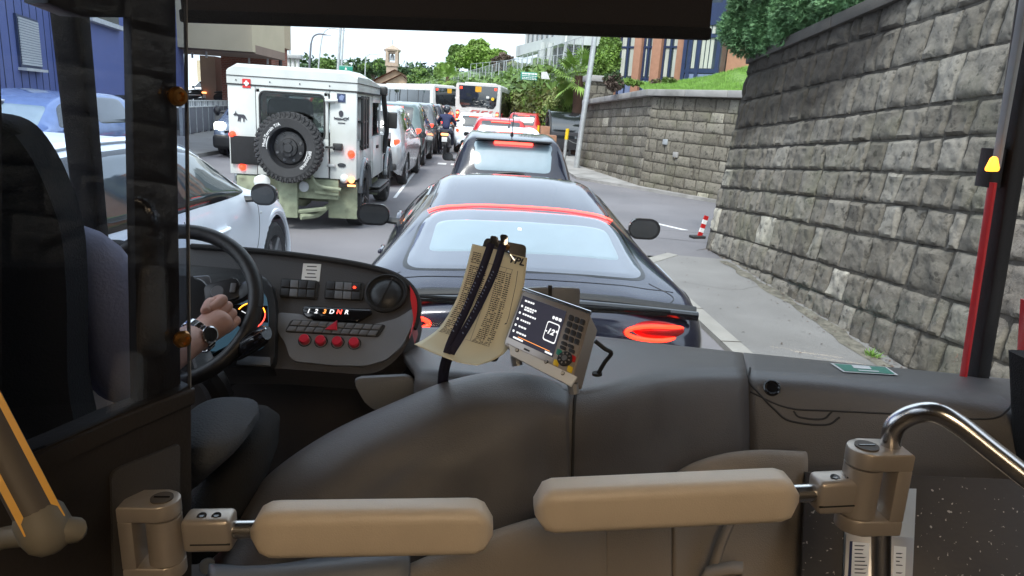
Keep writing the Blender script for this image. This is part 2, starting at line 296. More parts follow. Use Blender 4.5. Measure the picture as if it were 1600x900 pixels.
def sheet(name, rows, m, parent=None, k=6, thick=.02, ang=60):
    """a moulded panel: rows of points -> smooth grid with a real thickness on its far side"""
    rr = [cr_path(r, k) for r in rows]; cols = list(zip(*rr)); cc = [cr_path(c, k) for c in cols]
    nu, nv = len(cc), len(cc[0]); V = [p for c in cc for p in c]; F = [(i * nv + j, (i + 1) * nv + j, (i + 1) * nv + j + 1, i * nv + j + 1) for i in range(nu - 1) for j in range(nv - 1)]
    o = raw(name, V, F, m, parent); md = o.modifiers.new('thickness', 'SOLIDIFY'); md.thickness = thick; md.offset = 0
    return o
# ------------------------------------------------------------------ car builder
def cr1(a, b, c, d, t): return .5 * ((2 * b) + (c - a) * t + (2 * a - 5 * b + 4 * c - d) * t * t + (3 * b - a - 3 * c + d) * t ** 3)
class Surf:
    """smooth body surface through stations (u, rear to front) and section points (v, left sill to right sill)"""
    def __init__(s, secs):
        s.P = np.array([[(-x, y, z) for x, z in sec] + [(x, y, z) for x, z in sec[::-1][1:]] for y, sec in secs], float)
        s.nu, s.nv = s.P.shape[:2]
    def at(s, u, v):
        u = min(max(u, 0), s.nu - 1); v = min(max(v, 0), s.nv - 1); i = min(int(u), s.nu - 2); j = min(int(v), s.nv - 2); tu, tv = u - i, v - j
        I = [min(max(i + q, 0), s.nu - 1) for q in (-1, 0, 1, 2)]; J = [min(max(j + q, 0), s.nv - 1) for q in (-1, 0, 1, 2)]
        r = [cr1(*[s.P[a, b] for b in J], tv) for a in I]; return cr1(*r, tu)
    def nrm(s, u, v):
        e = .02; a = s.at(u + e, v) - s.at(u - e, v); b = s.at(u, v + e) - s.at(u, v - e); n = np.cross(b, a); l = np.linalg.norm(n); n = n / (l if l > 1e-9 else 1)
        return n
    def body(s, k, cuts=(), name='body', m='car_black', parent=None):
        nu, nv = (s.nu - 1) * k + 1, (s.nv - 1) * k + 1
        V = [s.at(i / k, j / k) for i in range(nu) for j in range(nv)]; F = []
        for i in range(nu - 1):
            for j in range(nv - 1):
                f = (i * nv + j, i * nv + j + 1, (i + 1) * nv + j + 1, (i + 1) * nv + j); c = sum(V[q] for q in f) / 4
                if any((c[1] - y) ** 2 + (c[2] - z) ** 2 < r * r and abs(c[0]) > .45 for y, z, r in cuts): continue
                F.append(f)
        for q in {v for f in F for v in f}:                # trim the wheel openings to a clean curve
            for y, z, r in cuts:
                dy, dz = V[q][1] - y, V[q][2] - z; dd = math.hypot(dy, dz)
                if dd < r * 1.06 and abs(V[q][0]) > .45 and dd > 1e-6 and dz > -.2: V[q] = np.array((V[q][0], y + dy / dd * r * 1.04, z + dz / dd * r * 1.04))
        F.append(tuple(range(nv))[::-1]); F.append(tuple((nu - 1) * nv + j for j in range(nv)))
        o = raw(name, V, F, m, parent); o.data.set_sharp_from_angle(angle=R(50)); return o
    def patch(s, name, c4, m, parent, off=.008, n=5., rings=7, seg=40, T=None):
        """a panel lying on the body: corners (u,v) in order, rounded by a superellipse"""
        V, F = [], []
        for q in range(rings + 1):
            r = q / rings
            for a in range(seg):
                t = 2 * math.pi * a / seg; cx, cy = math.cos(t), math.sin(t)
                x = r * math.copysign(abs(cx) ** (2 / n), cx); y = r * math.copysign(abs(cy) ** (2 / n), cy); p, w_ = (x + 1) / 2, (y + 1) / 2
                A, B, C, D = [np.array(z, float) for z in c4]; uv = (A * (1 - p) + B * p) * (1 - w_) + (D * (1 - p) + C * p) * w_
                nn = s.nrm(*uv); V.append(s.at(*uv) + nn * (off if r < .999 else off * .2))
        for q in range(rings):
            for a in range(seg):
                b = (a + 1) % seg; f = (q * seg + a, q * seg + b, (q + 1) * seg + b, (q + 1) * seg + a)
                F.append(f if q else f[2:] + (a,))
        if True: F = [f for f in F]
        o = raw(name, V, F, m, parent); return o
    def line(s, name, uvs, m, parent, r=.006, off=.004, seg=6, k=5, lift=None):
        pts = [Vector(s.at(u, v) + s.nrm(u, v) * off) for u, v in cr_path([(a, b, 0) for a, b in uvs], k) and [(p.x, p.y) for p in cr_path([(a, b, 0) for a, b in uvs], k)]]
        return MB().tube(pts, r, seg).build(name, m, parent)
def wheel(parent, x, y, r, wd, side, dark=False, seg=28):
    """tyre and rim, axle along x"""
    T = Matrix.Translation((x, y, r)) @ Matrix.Rotation(R(90), 4, 'Y')
    t = MB().lathe([(r * .66, -wd / 2 * .9), (r * .9, -wd / 2), (r * .98, -wd / 2 * .82), (r, -wd * .25), (r, wd * .25), (r * .98, wd / 2 * .82), (r * .9, wd / 2), (r * .66, wd / 2 * .9)], T, seg).build('wheel', 'tyre', parent)
    b = MB(); z = side * wd * .5
    b.lathe([(r * .67, z * .9), (r * .64, z * .7), (r * .62, z * .2), (.02, z * .15)] if side > 0 else [(.02, z * .15), (r * .62, z * .2), (r * .64, z * .7), (r * .67, z * .9)], T, seg)
    for q in range(5):
        a = q * 2 * math.pi / 5; p = T @ Vector((r * .1 * math.cos(a), r * .1 * math.sin(a), z * .7)); p2 = T @ Vector((r * .62 * math.cos(a), r * .62 * math.sin(a), z * .8)); b.tube([p, p2], r * .07, 6)
    b.cyl(T @ Vector((0, 0, z * .3)), T @ Vector((0, 0, z * .8)), r * .14, seg=12)
    b.build('rim', 'rim_dark' if dark else 'rim', t); return t
def arch(parent, x, y, z, r, m, a0=-5, a1=185, wd=.045):
    s = 1 if x > 0 else -1
    pts = [(x, y + r * math.cos(R(a)), z + r * math.sin(R(a))) for a in np.linspace(a0, a1, 22)]
    MB().tube(pts, wd / 2, 8).build('wheel_arch', m, parent)
def mirror(parent, x, y, z, s, m='black_gloss', sz=(.19, .10, .13), arm=.1):
    """door mirror: shaped housing, stalk and glass (rearward, -y)"""
    b = MB(); T = Matrix.Translation((x + s * (arm + sz[0] / 2), y, z)); rings = []
    for q in range(7):
        t = q / 6; yy = -sz[1] * .35 + sz[1] * 1.1 * t; k = (1 - t ** 2.4) ** .5 if t < 1 else .02
        k = max(k, .08); rings.append([T @ Vector((px * k * (1 if px * s > 0 else .9), yy, pz * k)) for px, pz in rrect(sz[0], sz[2], sz[2] * .49, 6)])
    b.loft(rings, True, True); o = b.build('mirror', m, parent)
    MB().tube([(x - s * .03, y + .04, z - .05), (x + s * (arm * .6), y + .03, z - .05), (x + s * (arm + sz[0] * .35), y + .02, z - .035)], .018, 8, k=4, sx=1.5).build('stalk', 'black_plastic', o)
    MB().prism(rrect(sz[0] * .84, sz[2] * .80, sz[2] * .39, 6), .004, T @ Matrix.Translation((0, -sz[1] * .36, 0)) @ YUP).build('mirror_glass', 'mirror_dark', o); return o
def sec(zl, wl, wm, zm, wb, zb, wr, zr, crown=.02, shoulder=.04):
    return [(wl, zl), (wm, zm), (wb, zb), (wr, zr - shoulder), (wr * .62, zr - crown * .3), (0, zr)]
def scaled(st, L, W, H):
    y1 = st[-1][0]; return [(y / y1 * L, [(x * W / 1.72, z * H / 1.5) for x, z in s]) for y, s in st]
HATCH = [(0., sec(.36, .64, .74, .55, .70, .78, .55, .84)), (.05, sec(.30, .70, .80, .58, .77, .86, .60, .95)), (.13, sec(.26, .74, .83, .60, .80, .92, .61, 1.14)),
         (.27, sec(.24, .76, .85, .60, .83, .94, .64, 1.36)), (.45, sec(.22, .78, .86, .60, .84, .95, .635, 1.46)), (1.2, sec(.22, .80, .86, .60, .84, .95, .63, 1.50)), (2.0, sec(.22, .80, .86, .60, .83, .94, .62, 1.47)),
         (2.55, sec(.22, .80, .86, .60, .82, .93, .60, 1.32)), (3.05, sec(.22, .80, .86, .58, .80, .93, .62, .99, .03)), (3.45, sec(.22, .80, .86, .56, .79, .86, .60, .92, .03)), (3.8, sec(.24, .76, .82, .52, .74, .74, .54, .80, .02)), (3.97, sec(.28, .66, .72, .48, .64, .62, .45, .66)), (4.02, sec(.32, .56, .60, .46, .52, .56, .38, .58))]
SUV = [(y, [(x, z * 1.0 if z < .5 else z + (z - .5) * .13) for x, z in s]) for y, s in HATCH]
COUPE = [(0., sec(.30, .66, .76, .46, .72, .58, .58, .62)), (.05, sec(.24, .74, .82, .52, .79, .72, .60, .79)), (.17, sec(.20, .80, .88, .55, .82, .79, .58, .872, .015, .02)), (.33, sec(.20, .84, .92, .57, .82, .85, .57, .935, .02, .025)), (.62, sec(.20, .84, .935, .57, .785, .89, .555, 1.045, .02, .04)),
         (.95, sec(.20, .84, .925, .57, .74, .93, .54, 1.16, .03, .05)), (1.4, sec(.20, .84, .90, .58, .76, .93, .51, 1.262, .03, .06)), (1.7, sec(.20, .84, .90, .58, .78, .92, .51, 1.28, .03, .06)), (2.1, sec(.20, .84, .90, .56, .80, .90, .53, 1.22, .03, .06)),
         (2.65, sec(.20, .84, .90, .54, .83, .86, .62, .93, .03, .03)), (3.25, sec(.20, .84, .90, .54, .82, .78, .58, .82, .02, .02)), (3.8, sec(.22, .80, .86, .48, .74, .66, .5, .68, .02, .02)), (4.15, sec(.26, .66, .70, .42, .58, .54, .4, .56))]
def wheels(root, ys, r, W, m, wd=.21, dark=False, trim=None):
    for y in ys:
        for s in (-1, 1):
            wheel(root, s * (W / 2 - wd / 2 - .015), y, r, wd, s, dark)
            arch(root, s * (W / 2 - .022), y, r + .02, r + .075, trim or m)
def car(name, loc, rz, label, cat, group, m, st=HATCH, dim=(4.0, 1.72, 1.5), k=4, lights='red_on', glass='glass_dark', wr=.31, rails=False, antenna=False, roof=None, front=False, brake=True, plate=True):
    L_, W_, H_ = dim; S = Surf(scaled(st, L_, W_, H_)); root = empty(name, loc, rz, label, cat, group); wy = (L_ * .185, L_ * .80)
    S.body(k, [(y, wr + .02, wr + .06) for y in wy], 'body', m, root)
    MB().bx(-W_ * .36, W_ * .36, .15, L_ - .2, .2, .55).build('underbody', 'black_plastic', root)
    wheels(root, wy, wr, W_, m, trim='black_plastic')
    S.patch('rear_window', [(1.35, 3.35), (3.35, 3.45), (3.35, 6.55), (1.35, 6.65)], glass, root, .008, 6)
    S.patch('windscreen', [(7.12, 3.25), (7.95, 3.15), (7.95, 6.85), (7.12, 6.75)], glass, root, .008, 7)
    for a, b in ((2.15, 2.92), (7.85, 7.08)):
        S.patch('side_window', [(4.1, a), (5.55, a), (5.55, b), (4.3, b)], 'glass_dark', root, .007, 7); S.patch('side_window', [(5.65, a), (7.45, a), (6.95, b), (5.65, b)], 'glass_dark', root, .007, 7)
    MB().bx(-W_ * .42, W_ * .42, -.05, .12, .36, .50, .04).build('bumper', 'black_plastic' if m not in ('car_white',) else m, root)
    for s in (-1, 1):
        x = s * W_ * .405
        t = MB().box((x, .075 * L_ / 4, .86 * H_ / 1.5), (.13, .13, .24 * H_ / 1.5), Matrix.Rotation(s * R(28), 3, 'Z'), .03, 3).build('tail_light', lights if brake else 'signal_red', root)
        mirror(root, s * W_ * .475, L_ * .66, .98 * H_ / 1.5, s, 'black_gloss', arm=.06)
        MB().box((s * W_ * .37, L_ - .22, .66 * H_ / 1.5), (.24, .2, .13), Matrix.Rotation(-s * R(30), 3, 'Z'), .04, 3).build('headlight', 'white_on' if front else 'glass_mid', root)
        MB().box((s * (W_ * .5 + .004), L_ * .47, .83 * H_ / 1.5), (.03, .2, .03), None, .01).build('door_handle', m, root)
    if brake: MB().tube([Vector(S.at(3.12, v)) + Vector((0, -.03, .012)) for v in (4.35, 4.7, 5, 5.3, 5.65)], .018, 8).build('brake_light', 'bar_on', root)
    if plate: MB().box((0, -.03 if st is not COUPE else -.02, .62 * H_ / 1.5), (.42, .02, .10), None, .004).build('number_plate', 'white_paint', root)
    if rails:
        for s in (-1, 1): MB().tube([(s * W_ * .33, .6, H_ - .04), (s * W_ * .335, .7, H_ + .03), (s * W_ * .335, 2.0 * L_ / 4, H_ + .04), (s * W_ * .33, 2.15 * L_ / 4, H_ - .04)], .016, 8).build('roof_rail', 'galv', root)
    if antenna:
        a = MB().cyl((0, .75, H_ - .02), (0, .72, H_ + .03), .028, .012, 10); a.tube([(0, .73, H_ + .02), (0, .52, H_ + .36)], .006, 6); a.build('antenna', 'rubber', root)
    return root, S
# ------------------------------------------------------------------ ground
def flat(name, pts, z, m, kind='structure'):
    o = raw(name, [(x, y, z) for x, y in pts], [tuple(range(len(pts)))], m, None, False); return tag(o, kind=kind)
flat('ground', [(-900, -60), (900, -60), (900, 2000), (-900, 2000)], -.03, 'asphalt_side')
flat('road', [(-7.2, -12), (2.05, -12), (2.05, 200), (-7.2, 200)], -.008, 'asphalt')
# pavement along the battered wall: lowered kerb, then the paving, then the mouth of the side street
def slab(name, pts, z0, z1, m):
    n = len(pts); V = [(x, y, z0) for x, y in pts] + [(x, y, z1) for x, y in pts]; F = [tuple(range(n, 2 * n))] + [(i, (i + 1) % n, n + (i + 1) % n, n + i) for i in range(n)]
    return tag(raw(name, V, F, m, None, False), kind='structure')
slab('pavement', [(2.20, -3), (3.7, -3), (3.7, 8.45), (2.72, 8.62), (2.20, 8.0)], -.03, .035, 'pavement')
slab('kerb', [(2.05, -3), (2.20, -3), (2.20, 8.0), (2.72, 8.62), (2.62, 8.75), (2.05, 8.1)], -.03, .04, 'kerb')
flat('side_street', [(2.05, 8.75), (3.6, 8.5), (12, 7.6), (12, 16), (3.0, 24), (2.05, 24)], -.003, 'asphalt')
slab('far_pavement', [(2.9, 19), (4.2, 17.15), (9, 9.9), (9, 12), (5, 22), (4.2, 60), (2.9, 60)], -.03, .07, 'concrete')
slab('left_pavement', [(-11, -5), (-7.2, -5), (-7.2, 60), (-11, 60)], -.03, .10, 'pavement')
flat('lane_marking', [(-1.42, 13), (-1.36, 13), (-1.60, 32), (-1.67, 32)], .001, 'paint_white')
for x0 in (-1.02, -.62): flat('lane_marking', [(x0, 21.4), (x0 + .26, 21.4), (x0 + .26, 22.0), (x0, 22.0)], .002, 'paint_white')
flat('lane_marking', [(-4.25, -8), (-4.13, -8), (-4.13, 90), (-4.25, 90)], .001, 'paint_white')
flat('lane_marking', [(2.9, 12.0), (3.02, 12.0), (3.6, 11.0), (3.48, 11.0)], .001, 'paint_white')

# joints, tar seams, a repaired strip and the dirt that gathers along the wall
for k in range(12): flat('kerb_joint', [(2.04, -2.5 + k * .95), (2.21, -2.5 + k * .95), (2.21, -2.488 + k * .95), (2.04, -2.488 + k * .95)], .0425, 'soil')
def ribbon(name, pts, wd, z, m, seed):
    g = random.Random(seed); P = cr_path([(x + g.uniform(-.04, .04), y + g.uniform(-.04, .04), 0) for x, y in pts], 7); V = []
    for i, p in enumerate(P):
        t = P[min(i + 1, len(P) - 1)] - P[max(i - 1, 0)]; n = Vector((-t.y, t.x, 0)).normalized(); w_ = wd * g.uniform(.35, 1.2); q = Vector((g.uniform(-.012, .012), g.uniform(-.012, .012), 0)); V += [p + q - n * w_ / 2 + Vector((0, 0, z)), p + q + n * w_ / 2 + Vector((0, 0, z))]
    return tag(raw(name, V, [(2 * i, 2 * i + 1, 2 * i + 3, 2 * i + 2) for i in range(len(P) - 1)], m, None, False), kind='structure')
for i, (pts, wd) in enumerate((([(2.3, 7.1), (2.8, 6.9), (3.3, 7.2)], .004), ([(3.2, 9.2), (4.0, 10.2), (4.4, 11.6), (5.6, 12.4)], .02), ([(2.3, 10.5), (3.2, 10.9), (4.2, 10.6)], .018))): ribbon('crack', pts, wd, 0.0375 if i < 1 else .001, 'soil', i)
flat('road_patch', [(2.5, 10.2), (4.3, 9.7), (4.6, 11.2), (2.8, 11.9)], .0005, 'asphalt')
ribbon('gutter_dirt', [(3.12, 1), (3.14, 3), (3.17, 4.6), (3.2, 6), (3.23, 7.4), (3.28, 8.4)], .16, .038, 'soil_light', 9)
_g = random.Random(12); _V, _F = [], []
for _ in range(420):
    y = _g.uniform(2, 9.2); x = 3.24 + .012 * y - abs(_g.gauss(0, .10)) - (.0 if _g.random() < .85 else _g.uniform(0, .9)); a = _g.uniform(0, 6.28); r = _g.uniform(.006, .020); k = len(_V)
    _V += [Vector((x + math.cos(a + q) * r * (1 if j % 2 else .45), y + math.sin(a + q) * r * (1 if j % 2 else .45), .040 + _g.uniform(.001, .010))) for j, q in enumerate((0, 1.57, 3.14, 4.71))]; _F.append((k, k + 1, k + 2, k + 3))
tag(raw('leaf_litter', _V, _F, 'leaf_red', None, False), 'dry leaves and grit scattered on the pavement along the foot of the tall wall', 'leaf litter', None, 'stuff')

# ------------------------------------------------------------------ stone walls
SL = math.tan(R(4.2))                      # the courses are laid level; the street climbs, so they fall along it
def stone_wall(name, A, B, top, batter, m, seed, h0=(.24, .36), w0=(.22, .52), grid=(9, 8), slope=0., rough=.03, stain=None, parent=None, zlow=-.3, dep=.035, back=.9):
    """battered rubble face from A to B (plan), seen from the left-hand side of A->B; slope: fall of the courses along AB"""
    rnd = random.Random(seed); A = Vector((*A, 0)); B = Vector((*B, 0)); U = (B - A); Ln = U.length; U.normalize(); N = Vector((-U.y, U.x, 0))
    up_ = Vector((0, 0, 1)) - N * batter
    V, F, T, S = [], [], [], []
    def top_at(s): return top[0] + (top[1] - top[0]) * s / Ln
    def add(s, z, d, t, dk=0.):
        p = A + U * s + up_ * z + N * d; V.append(p); T.append(t); S.append(max(dk, stain(p) if stain else 0.)); return len(V) - 1
    z = -.6 - abs(slope) * Ln; 
    while z < max(top) + abs(slope) * Ln + .2:
        h = rnd.uniform(*h0); s = -rnd.uniform(0, .3)
        while s < Ln:
            wd = rnd.uniform(*w0) * (1.0 if rnd.random() > .12 else .5); s1 = min(s + wd, Ln); s0 = max(s, 0)
            if s1 - s0 > .05:
                zc = z + h / 2 + slope * (s0 + s1) / 2
                if zlow - h < zc < top_at(s1) + h * .5:
                    t = min(1, max(0, rnd.gauss(.45, .2))); t = 1. if rnd.random() < .012 else t; t = rnd.uniform(.82, .95) if rnd.random() < .03 else t
                    bulge = rnd.uniform(.4, 1.2) * dep; ox, oy = rnd.uniform(0, 99), rnd.uniform(0, 99); nx, nz = grid; idx = []
                    tl, tr_ = rnd.uniform(-.02, .02), rnd.uniform(-.02, .02); skx = rnd.uniform(-.025, .025)
                    tiltx, tilty = rnd.uniform(-.3, .3), rnd.uniform(-.35, .2)
                    for j in range(nz):
                        for i in range(nx):
                            a, b = (0 if i == 0 else 1 if i == nx - 1 else .03 + .94 * (i - 1) / (nx - 3)), (0 if j == 0 else 1 if j == nz - 1 else .03 + .94 * (j - 1) / (nz - 3)); e = min(a, 1 - a) * (s1 - s0), min(b, 1 - b) * h; ed = min(min(e) / .03, 1.)
                            g = .007; ss = s0 + g + (s1 - s0 - 2 * g) * a + skx * (b - .5) * (0 if s1 >= Ln or s0 <= 0 else 1); zz = z + g + (h - 2 * g) * b + (tl * (1 - a) + tr_ * a) * b * .6 + slope * ss
                            q = Vector((ss * 7 + ox, zz * 7 + oy, seed)); nn = mnoise.fractal(q, .9, 2.0, 5) ; rg = abs(mnoise.noise(q * 2.1)) 
                            d = -.030 + (ed ** .5) * (.030 + bulge + rough * nn - rough * .9 * rg + .02 * tiltx * (a - .5) + .03 * tilty * (b - .5))
                            if 0 < i < nx - 1: ss += mnoise.noise(q * 1.7) * .012
                            edj = mnoise.noise(Vector((ss * 9, zz * 9, 3.3))) * .012; zz += edj * (1 if j in (0, nz - 1) else .4)
                            zz = min(zz, top_at(ss)); idx.append(add(ss, zz, d, min(1, max(0, t + nn * .1)), .42 if i in (0, nx - 1) or j in (0, nz - 1) else 0.))
                    for j in range(nz - 1):
                        for i in range(nx - 1): F.append((idx[j * nx + i], idx[j * nx + i + 1], idx[(j + 1) * nx + i + 1], idx[(j + 1) * nx + i]))
            s += wd
        z += h
    # mortar face and the solid body of the wall
    n = 40; b0 = len(V)
    for i in range(n + 1):
        s = Ln * i / n
        for zz, d in ((-.3, -.020), (top_at(s), -.020), (top_at(s), -back), (-.3, -back)): add(s, zz, d, .15, .5)
    for i in range(n):
        for q in range(4): a = b0 + i * 4 + q; c = b0 + i * 4 + (q + 1) % 4; F.append((a, a + 4, c + 4, c))
    F.append(tuple(b0 + q for q in (3, 2, 1, 0))); F.append(tuple(b0 + n * 4 + q for q in range(4)))
    o = raw(name, V, F, m, parent, True, {'tint': T, 'stain': S}); o.data.set_sharp_from_angle(angle=R(38)); return o
def sstep(a, b, x): t = min(1, max(0, (x - a) / (b - a))); return t * t * (3 - 2 * t)
def soot(p):
    n = mnoise.fractal(Vector((p.x * .8, p.y * .7, p.z * .9)), 1, 2, 4) * .6
    a = sstep(5.6, 6.6, p.y + n) * sstep(1.25, 2.0, p.z + (p.y - 9) * .07 + n * .6); b = .55 * sstep(6.5, 9, p.y) * sstep(.9, 2.2, p.z + n)
    return min(.9, max(a, b))
W1 = empty('retaining_wall', (0, 0, 0), 0, 'tall leaning grey rubble stone retaining wall filling the right side', 'wall')
stone_wall('stone_face', (3.22, -1.5), (3.36, 9.48), (3.6, 2.5), .105, 'stone', 3, slope=-SL, stain=soot, parent=W1, h0=(.26, .36), w0=(.17, .44), grid=(13, 13), rough=.022, dep=.015)
o = stone_wall('end_face', (3.75, 9.30), (5.6, 10.4), (2.5, 2.5), .09, 'stone', 5, stain=soot, parent=W1, grid=(6, 6)); 
# coping
def coping(parent, pts, wd, h, m='concrete', over=.05):
    for i in range(len(pts) - 1):
        a, b = Vector(pts[i]), Vector(pts[i + 1]); u = (b - a); ln = u.length; n = max(1, int(ln / 1.1)); u.normalize(); nn = Vector((-u.y, u.x, 0))
        for q in range(n):
            c = a + u * (ln * (q + .5) / n) - nn * (wd / 2 - over) + Vector((0, 0, h / 2)); T = basis(c, u, nn)
            mb = MB(); mb.box((0, 0, 0), (ln / n - .012, wd, h), None, .012); mb.build('coping_stone', m, parent, T=T)
coping(W1, [(3.22 + .105 * 3.6, -1.5, 3.6), (3.36 + .105 * 2.5, 9.48, 2.5)], .5, .12, 'stone_dark')
# second wall: the corner of the side street
C0 = (4.28, 17.5); C1 = (3.62, 23.6); C2 = (8.6, 9.9)
W2 = empty('garden_wall', (*C0, 0), 0, 'lower grey stone wall with pale coping at the side street corner below the lawn', 'wall')
def loc(p): return (p[0] - C0[0], p[1] - C0[1])
TZ = PY(1000, 141, 17.7).z - .12; TZ0 = PY(931, 158, 23.3).z - .14
a = stone_wall('stone_face', loc(C2), loc(C0), (TZ, TZ), .06, 'stone_warm', 11, slope=.012, h0=(.22, .31), w0=(.25, .62), grid=(8, 8), rough=.012, dep=.012, parent=W2, zlow=-.3)
b = stone_wall('stone_face', loc(C0), loc(C1), (TZ, TZ0), .06, 'stone_warm', 12, slope=-.03, h0=(.22, .31), w0=(.28, .6), grid=(7, 7), rough=.012, dep=.012, parent=W2, zlow=-.3)
coping(W2, [(*loc(C2), TZ), (*loc(C0), TZ)], .55, .15); coping(W2, [(*loc(C0), TZ), (*loc(C1), TZ0)], .55, .15)
def on_plane(px, py, P, n):
    d = ray(px, py); return EYE + d * ((Vector(P) - EYE).dot(n) / d.dot(n))
u2 = (Vector(C2) - Vector(C0)).normalized(); n2_ = Vector((u2.y, -u2.x, .06)); n2_ = n2_ if n2_.y < 0 else -n2_
for px, py, m_, lb in ((1041, 222, 'galv', 'small square grey metal box fixed to the side street wall'), (1057, 242, 'concrete', 'small pale chipped block set lower in the side street wall')):
    q = MB().box((0, 0, 0), (.15, .05, .13), None, .012).build('wall_plaque', m_); p = on_plane(px, py, (*C0, 0), n2_); q.location = p + n2_.normalized() * .03; q.rotation_euler = (0, 0, math.atan2(u2.y, u2.x)); tag(q, lb, 'plaque')
# pier at the far end of the garden wall
P0 = PY(925, 262, 24.6)
pier = empty('stone_pier', (P0.x, 24.6, 0), 0, 'square rubble stone gate pier with a flat cap behind the tall lamp post', 'pier')
pt = PY(925, 128, 24.6).z
for (a_, b_) in (((-.42, -.42), (.42, -.42)), ((-.42, .42), (-.42, -.42)), ((.42, -.42), (.42, .42))):
    stone_wall('stone_face', b_, a_, (pt, pt), .0, 'stone_warm', 21, h0=(.26, .34), w0=(.28, .5), grid=(5, 5), parent=pier, back=.3)
MB().box((0, 0, pt + .1), (1.05, 1.05, .2), None, .03).build('cap', 'concrete', pier)

# ------------------------------------------------------------------ foliage
def leaves(name, blobs, n, size, m, parent, seed=1, long=1.4, shell=.55, droop=0.):
    """leaf-sized faces spread through several clumps"""
    g = np.random.default_rng(seed); tot = sum(b[3] * b[4] * b[5] for b in blobs) ** 1.0; V = []; 
    for cx, cy, cz, rx, ry, rz in blobs:
        k = max(8, int(n * rx * ry * rz / tot)); d = g.normal(size=(k, 3)); d /= np.linalg.norm(d, axis=1)[:, None]
        rr = g.uniform(shell, 1.0, k) ** .7 * (1 + .16 * np.sin(d[:, 0] * 5 + cx) * np.sin(d[:, 2] * 6 + cz)); c = np.array((cx, cy, cz)) + d * rr[:, None] * np.array((rx, ry, rz))
        a = g.normal(size=(k, 3)) + d * .5; a[:, 2] -= droop; a /= np.linalg.norm(a, axis=1)[:, None]; b = np.cross(a, g.normal(size=(k, 3))); b /= np.linalg.norm(b, axis=1)[:, None]
        s = size * g.uniform(.6, 1.3, k)[:, None]; V.append(np.stack([c - a * s * long * .5, c + b * s * .4, c + a * s * long * .6, c - b * s * .4], 1).reshape(-1, 3))
    V = np.concatenate(V); q = len(V) // 4; me = bpy.data.meshes.new(name); me.vertices.add(len(V)); me.vertices.foreach_set('co', V.ravel()); me.loops.add(4 * q); me.loops.foreach_set('vertex_index', np.arange(4 * q)); me.polygons.add(q)
    me.polygons.foreach_set('loop_start', np.arange(0, 4 * q, 4)); me.polygons.foreach_set('loop_total', np.full(q, 4)); me.update(calc_edges=True); me.materials.append(M[m]); o = bpy.data.objects.new(name, me); col.objects.link(o); o.parent = parent; return o
def clumps(rnd, c, r, n):
    out = [(c[0], c[1], c[2], r[0] * .62, r[1] * .62, r[2] * .62)]
    for _ in range(n):
        th, ph = rnd.uniform(0, 6.28), rnd.uniform(-.5, 1.3); k = rnd.uniform(.28, .46)
        out.append((c[0] + r[0] * .66 * math.cos(th) * math.cos(ph), c[1] + r[1] * .66 * math.sin(th) * math.cos(ph), c[2] + r[2] * .66 * math.sin(ph), r[0] * k, r[1] * k, r[2] * k))
    return out
def tree(name, px, py0, py1, pw, Y, m, label, cat='tree', group=None, n=3500, size=.28, seed=1, base=0., trunk=True, m2=None, cl=9, bark='bark', droop=0.):
    """crown filling px +- pw/2 and py0 (top) .. py1 (bottom) of the view at distance Y"""
    a, b = PY(px, py0, Y), PY(px, py1, Y); hw = (PY(px + pw / 2, (py0 + py1) / 2, Y) - PY(px - pw / 2, (py0 + py1) / 2, Y)).length / 2; cz = (a.z + b.z) / 2; rz_ = (a.z - b.z) / 2; X = (a.x + b.x) / 2
    root = empty(name, (X, Y, base), 0, label, cat, group); rnd = random.Random(seed)
    bl = clumps(rnd, (0, 0, cz - base), (hw, hw * .8, rz_), cl); leaves('crown', bl, n, size, m, root, seed, droop=droop)
    if m2: leaves('crown_outer_leaves', [(x, y, z + rz_ * .12, q * .98, w_ * .98, e * .95) for x, y, z, q, w_, e in bl[1:]], n // 3, size, m2, root, seed + 50, shell=.85)  # second leaf colour on the outer shell, set slightly higher
    if trunk:
        t = MB(); r0 = max(.06, hw * .09); t.tube([(0, 0, -.3), (r0 * .4, 0, (cz - base) * .4), (0, r0, cz - base)], lambda q: r0 * (1 - .6 * q), 9, k=4)
        for x, y, z, *_ in bl[1:6]: t.tube([(0, 0, (cz - base) * .75), (x * .5, y * .5, (z + cz - base) / 2 - .1 * rz_), (x, y, z)], lambda q: r0 * .4 * (1 - .7 * q), 6, k=3)
        t.build('trunk', bark, root)
    return root
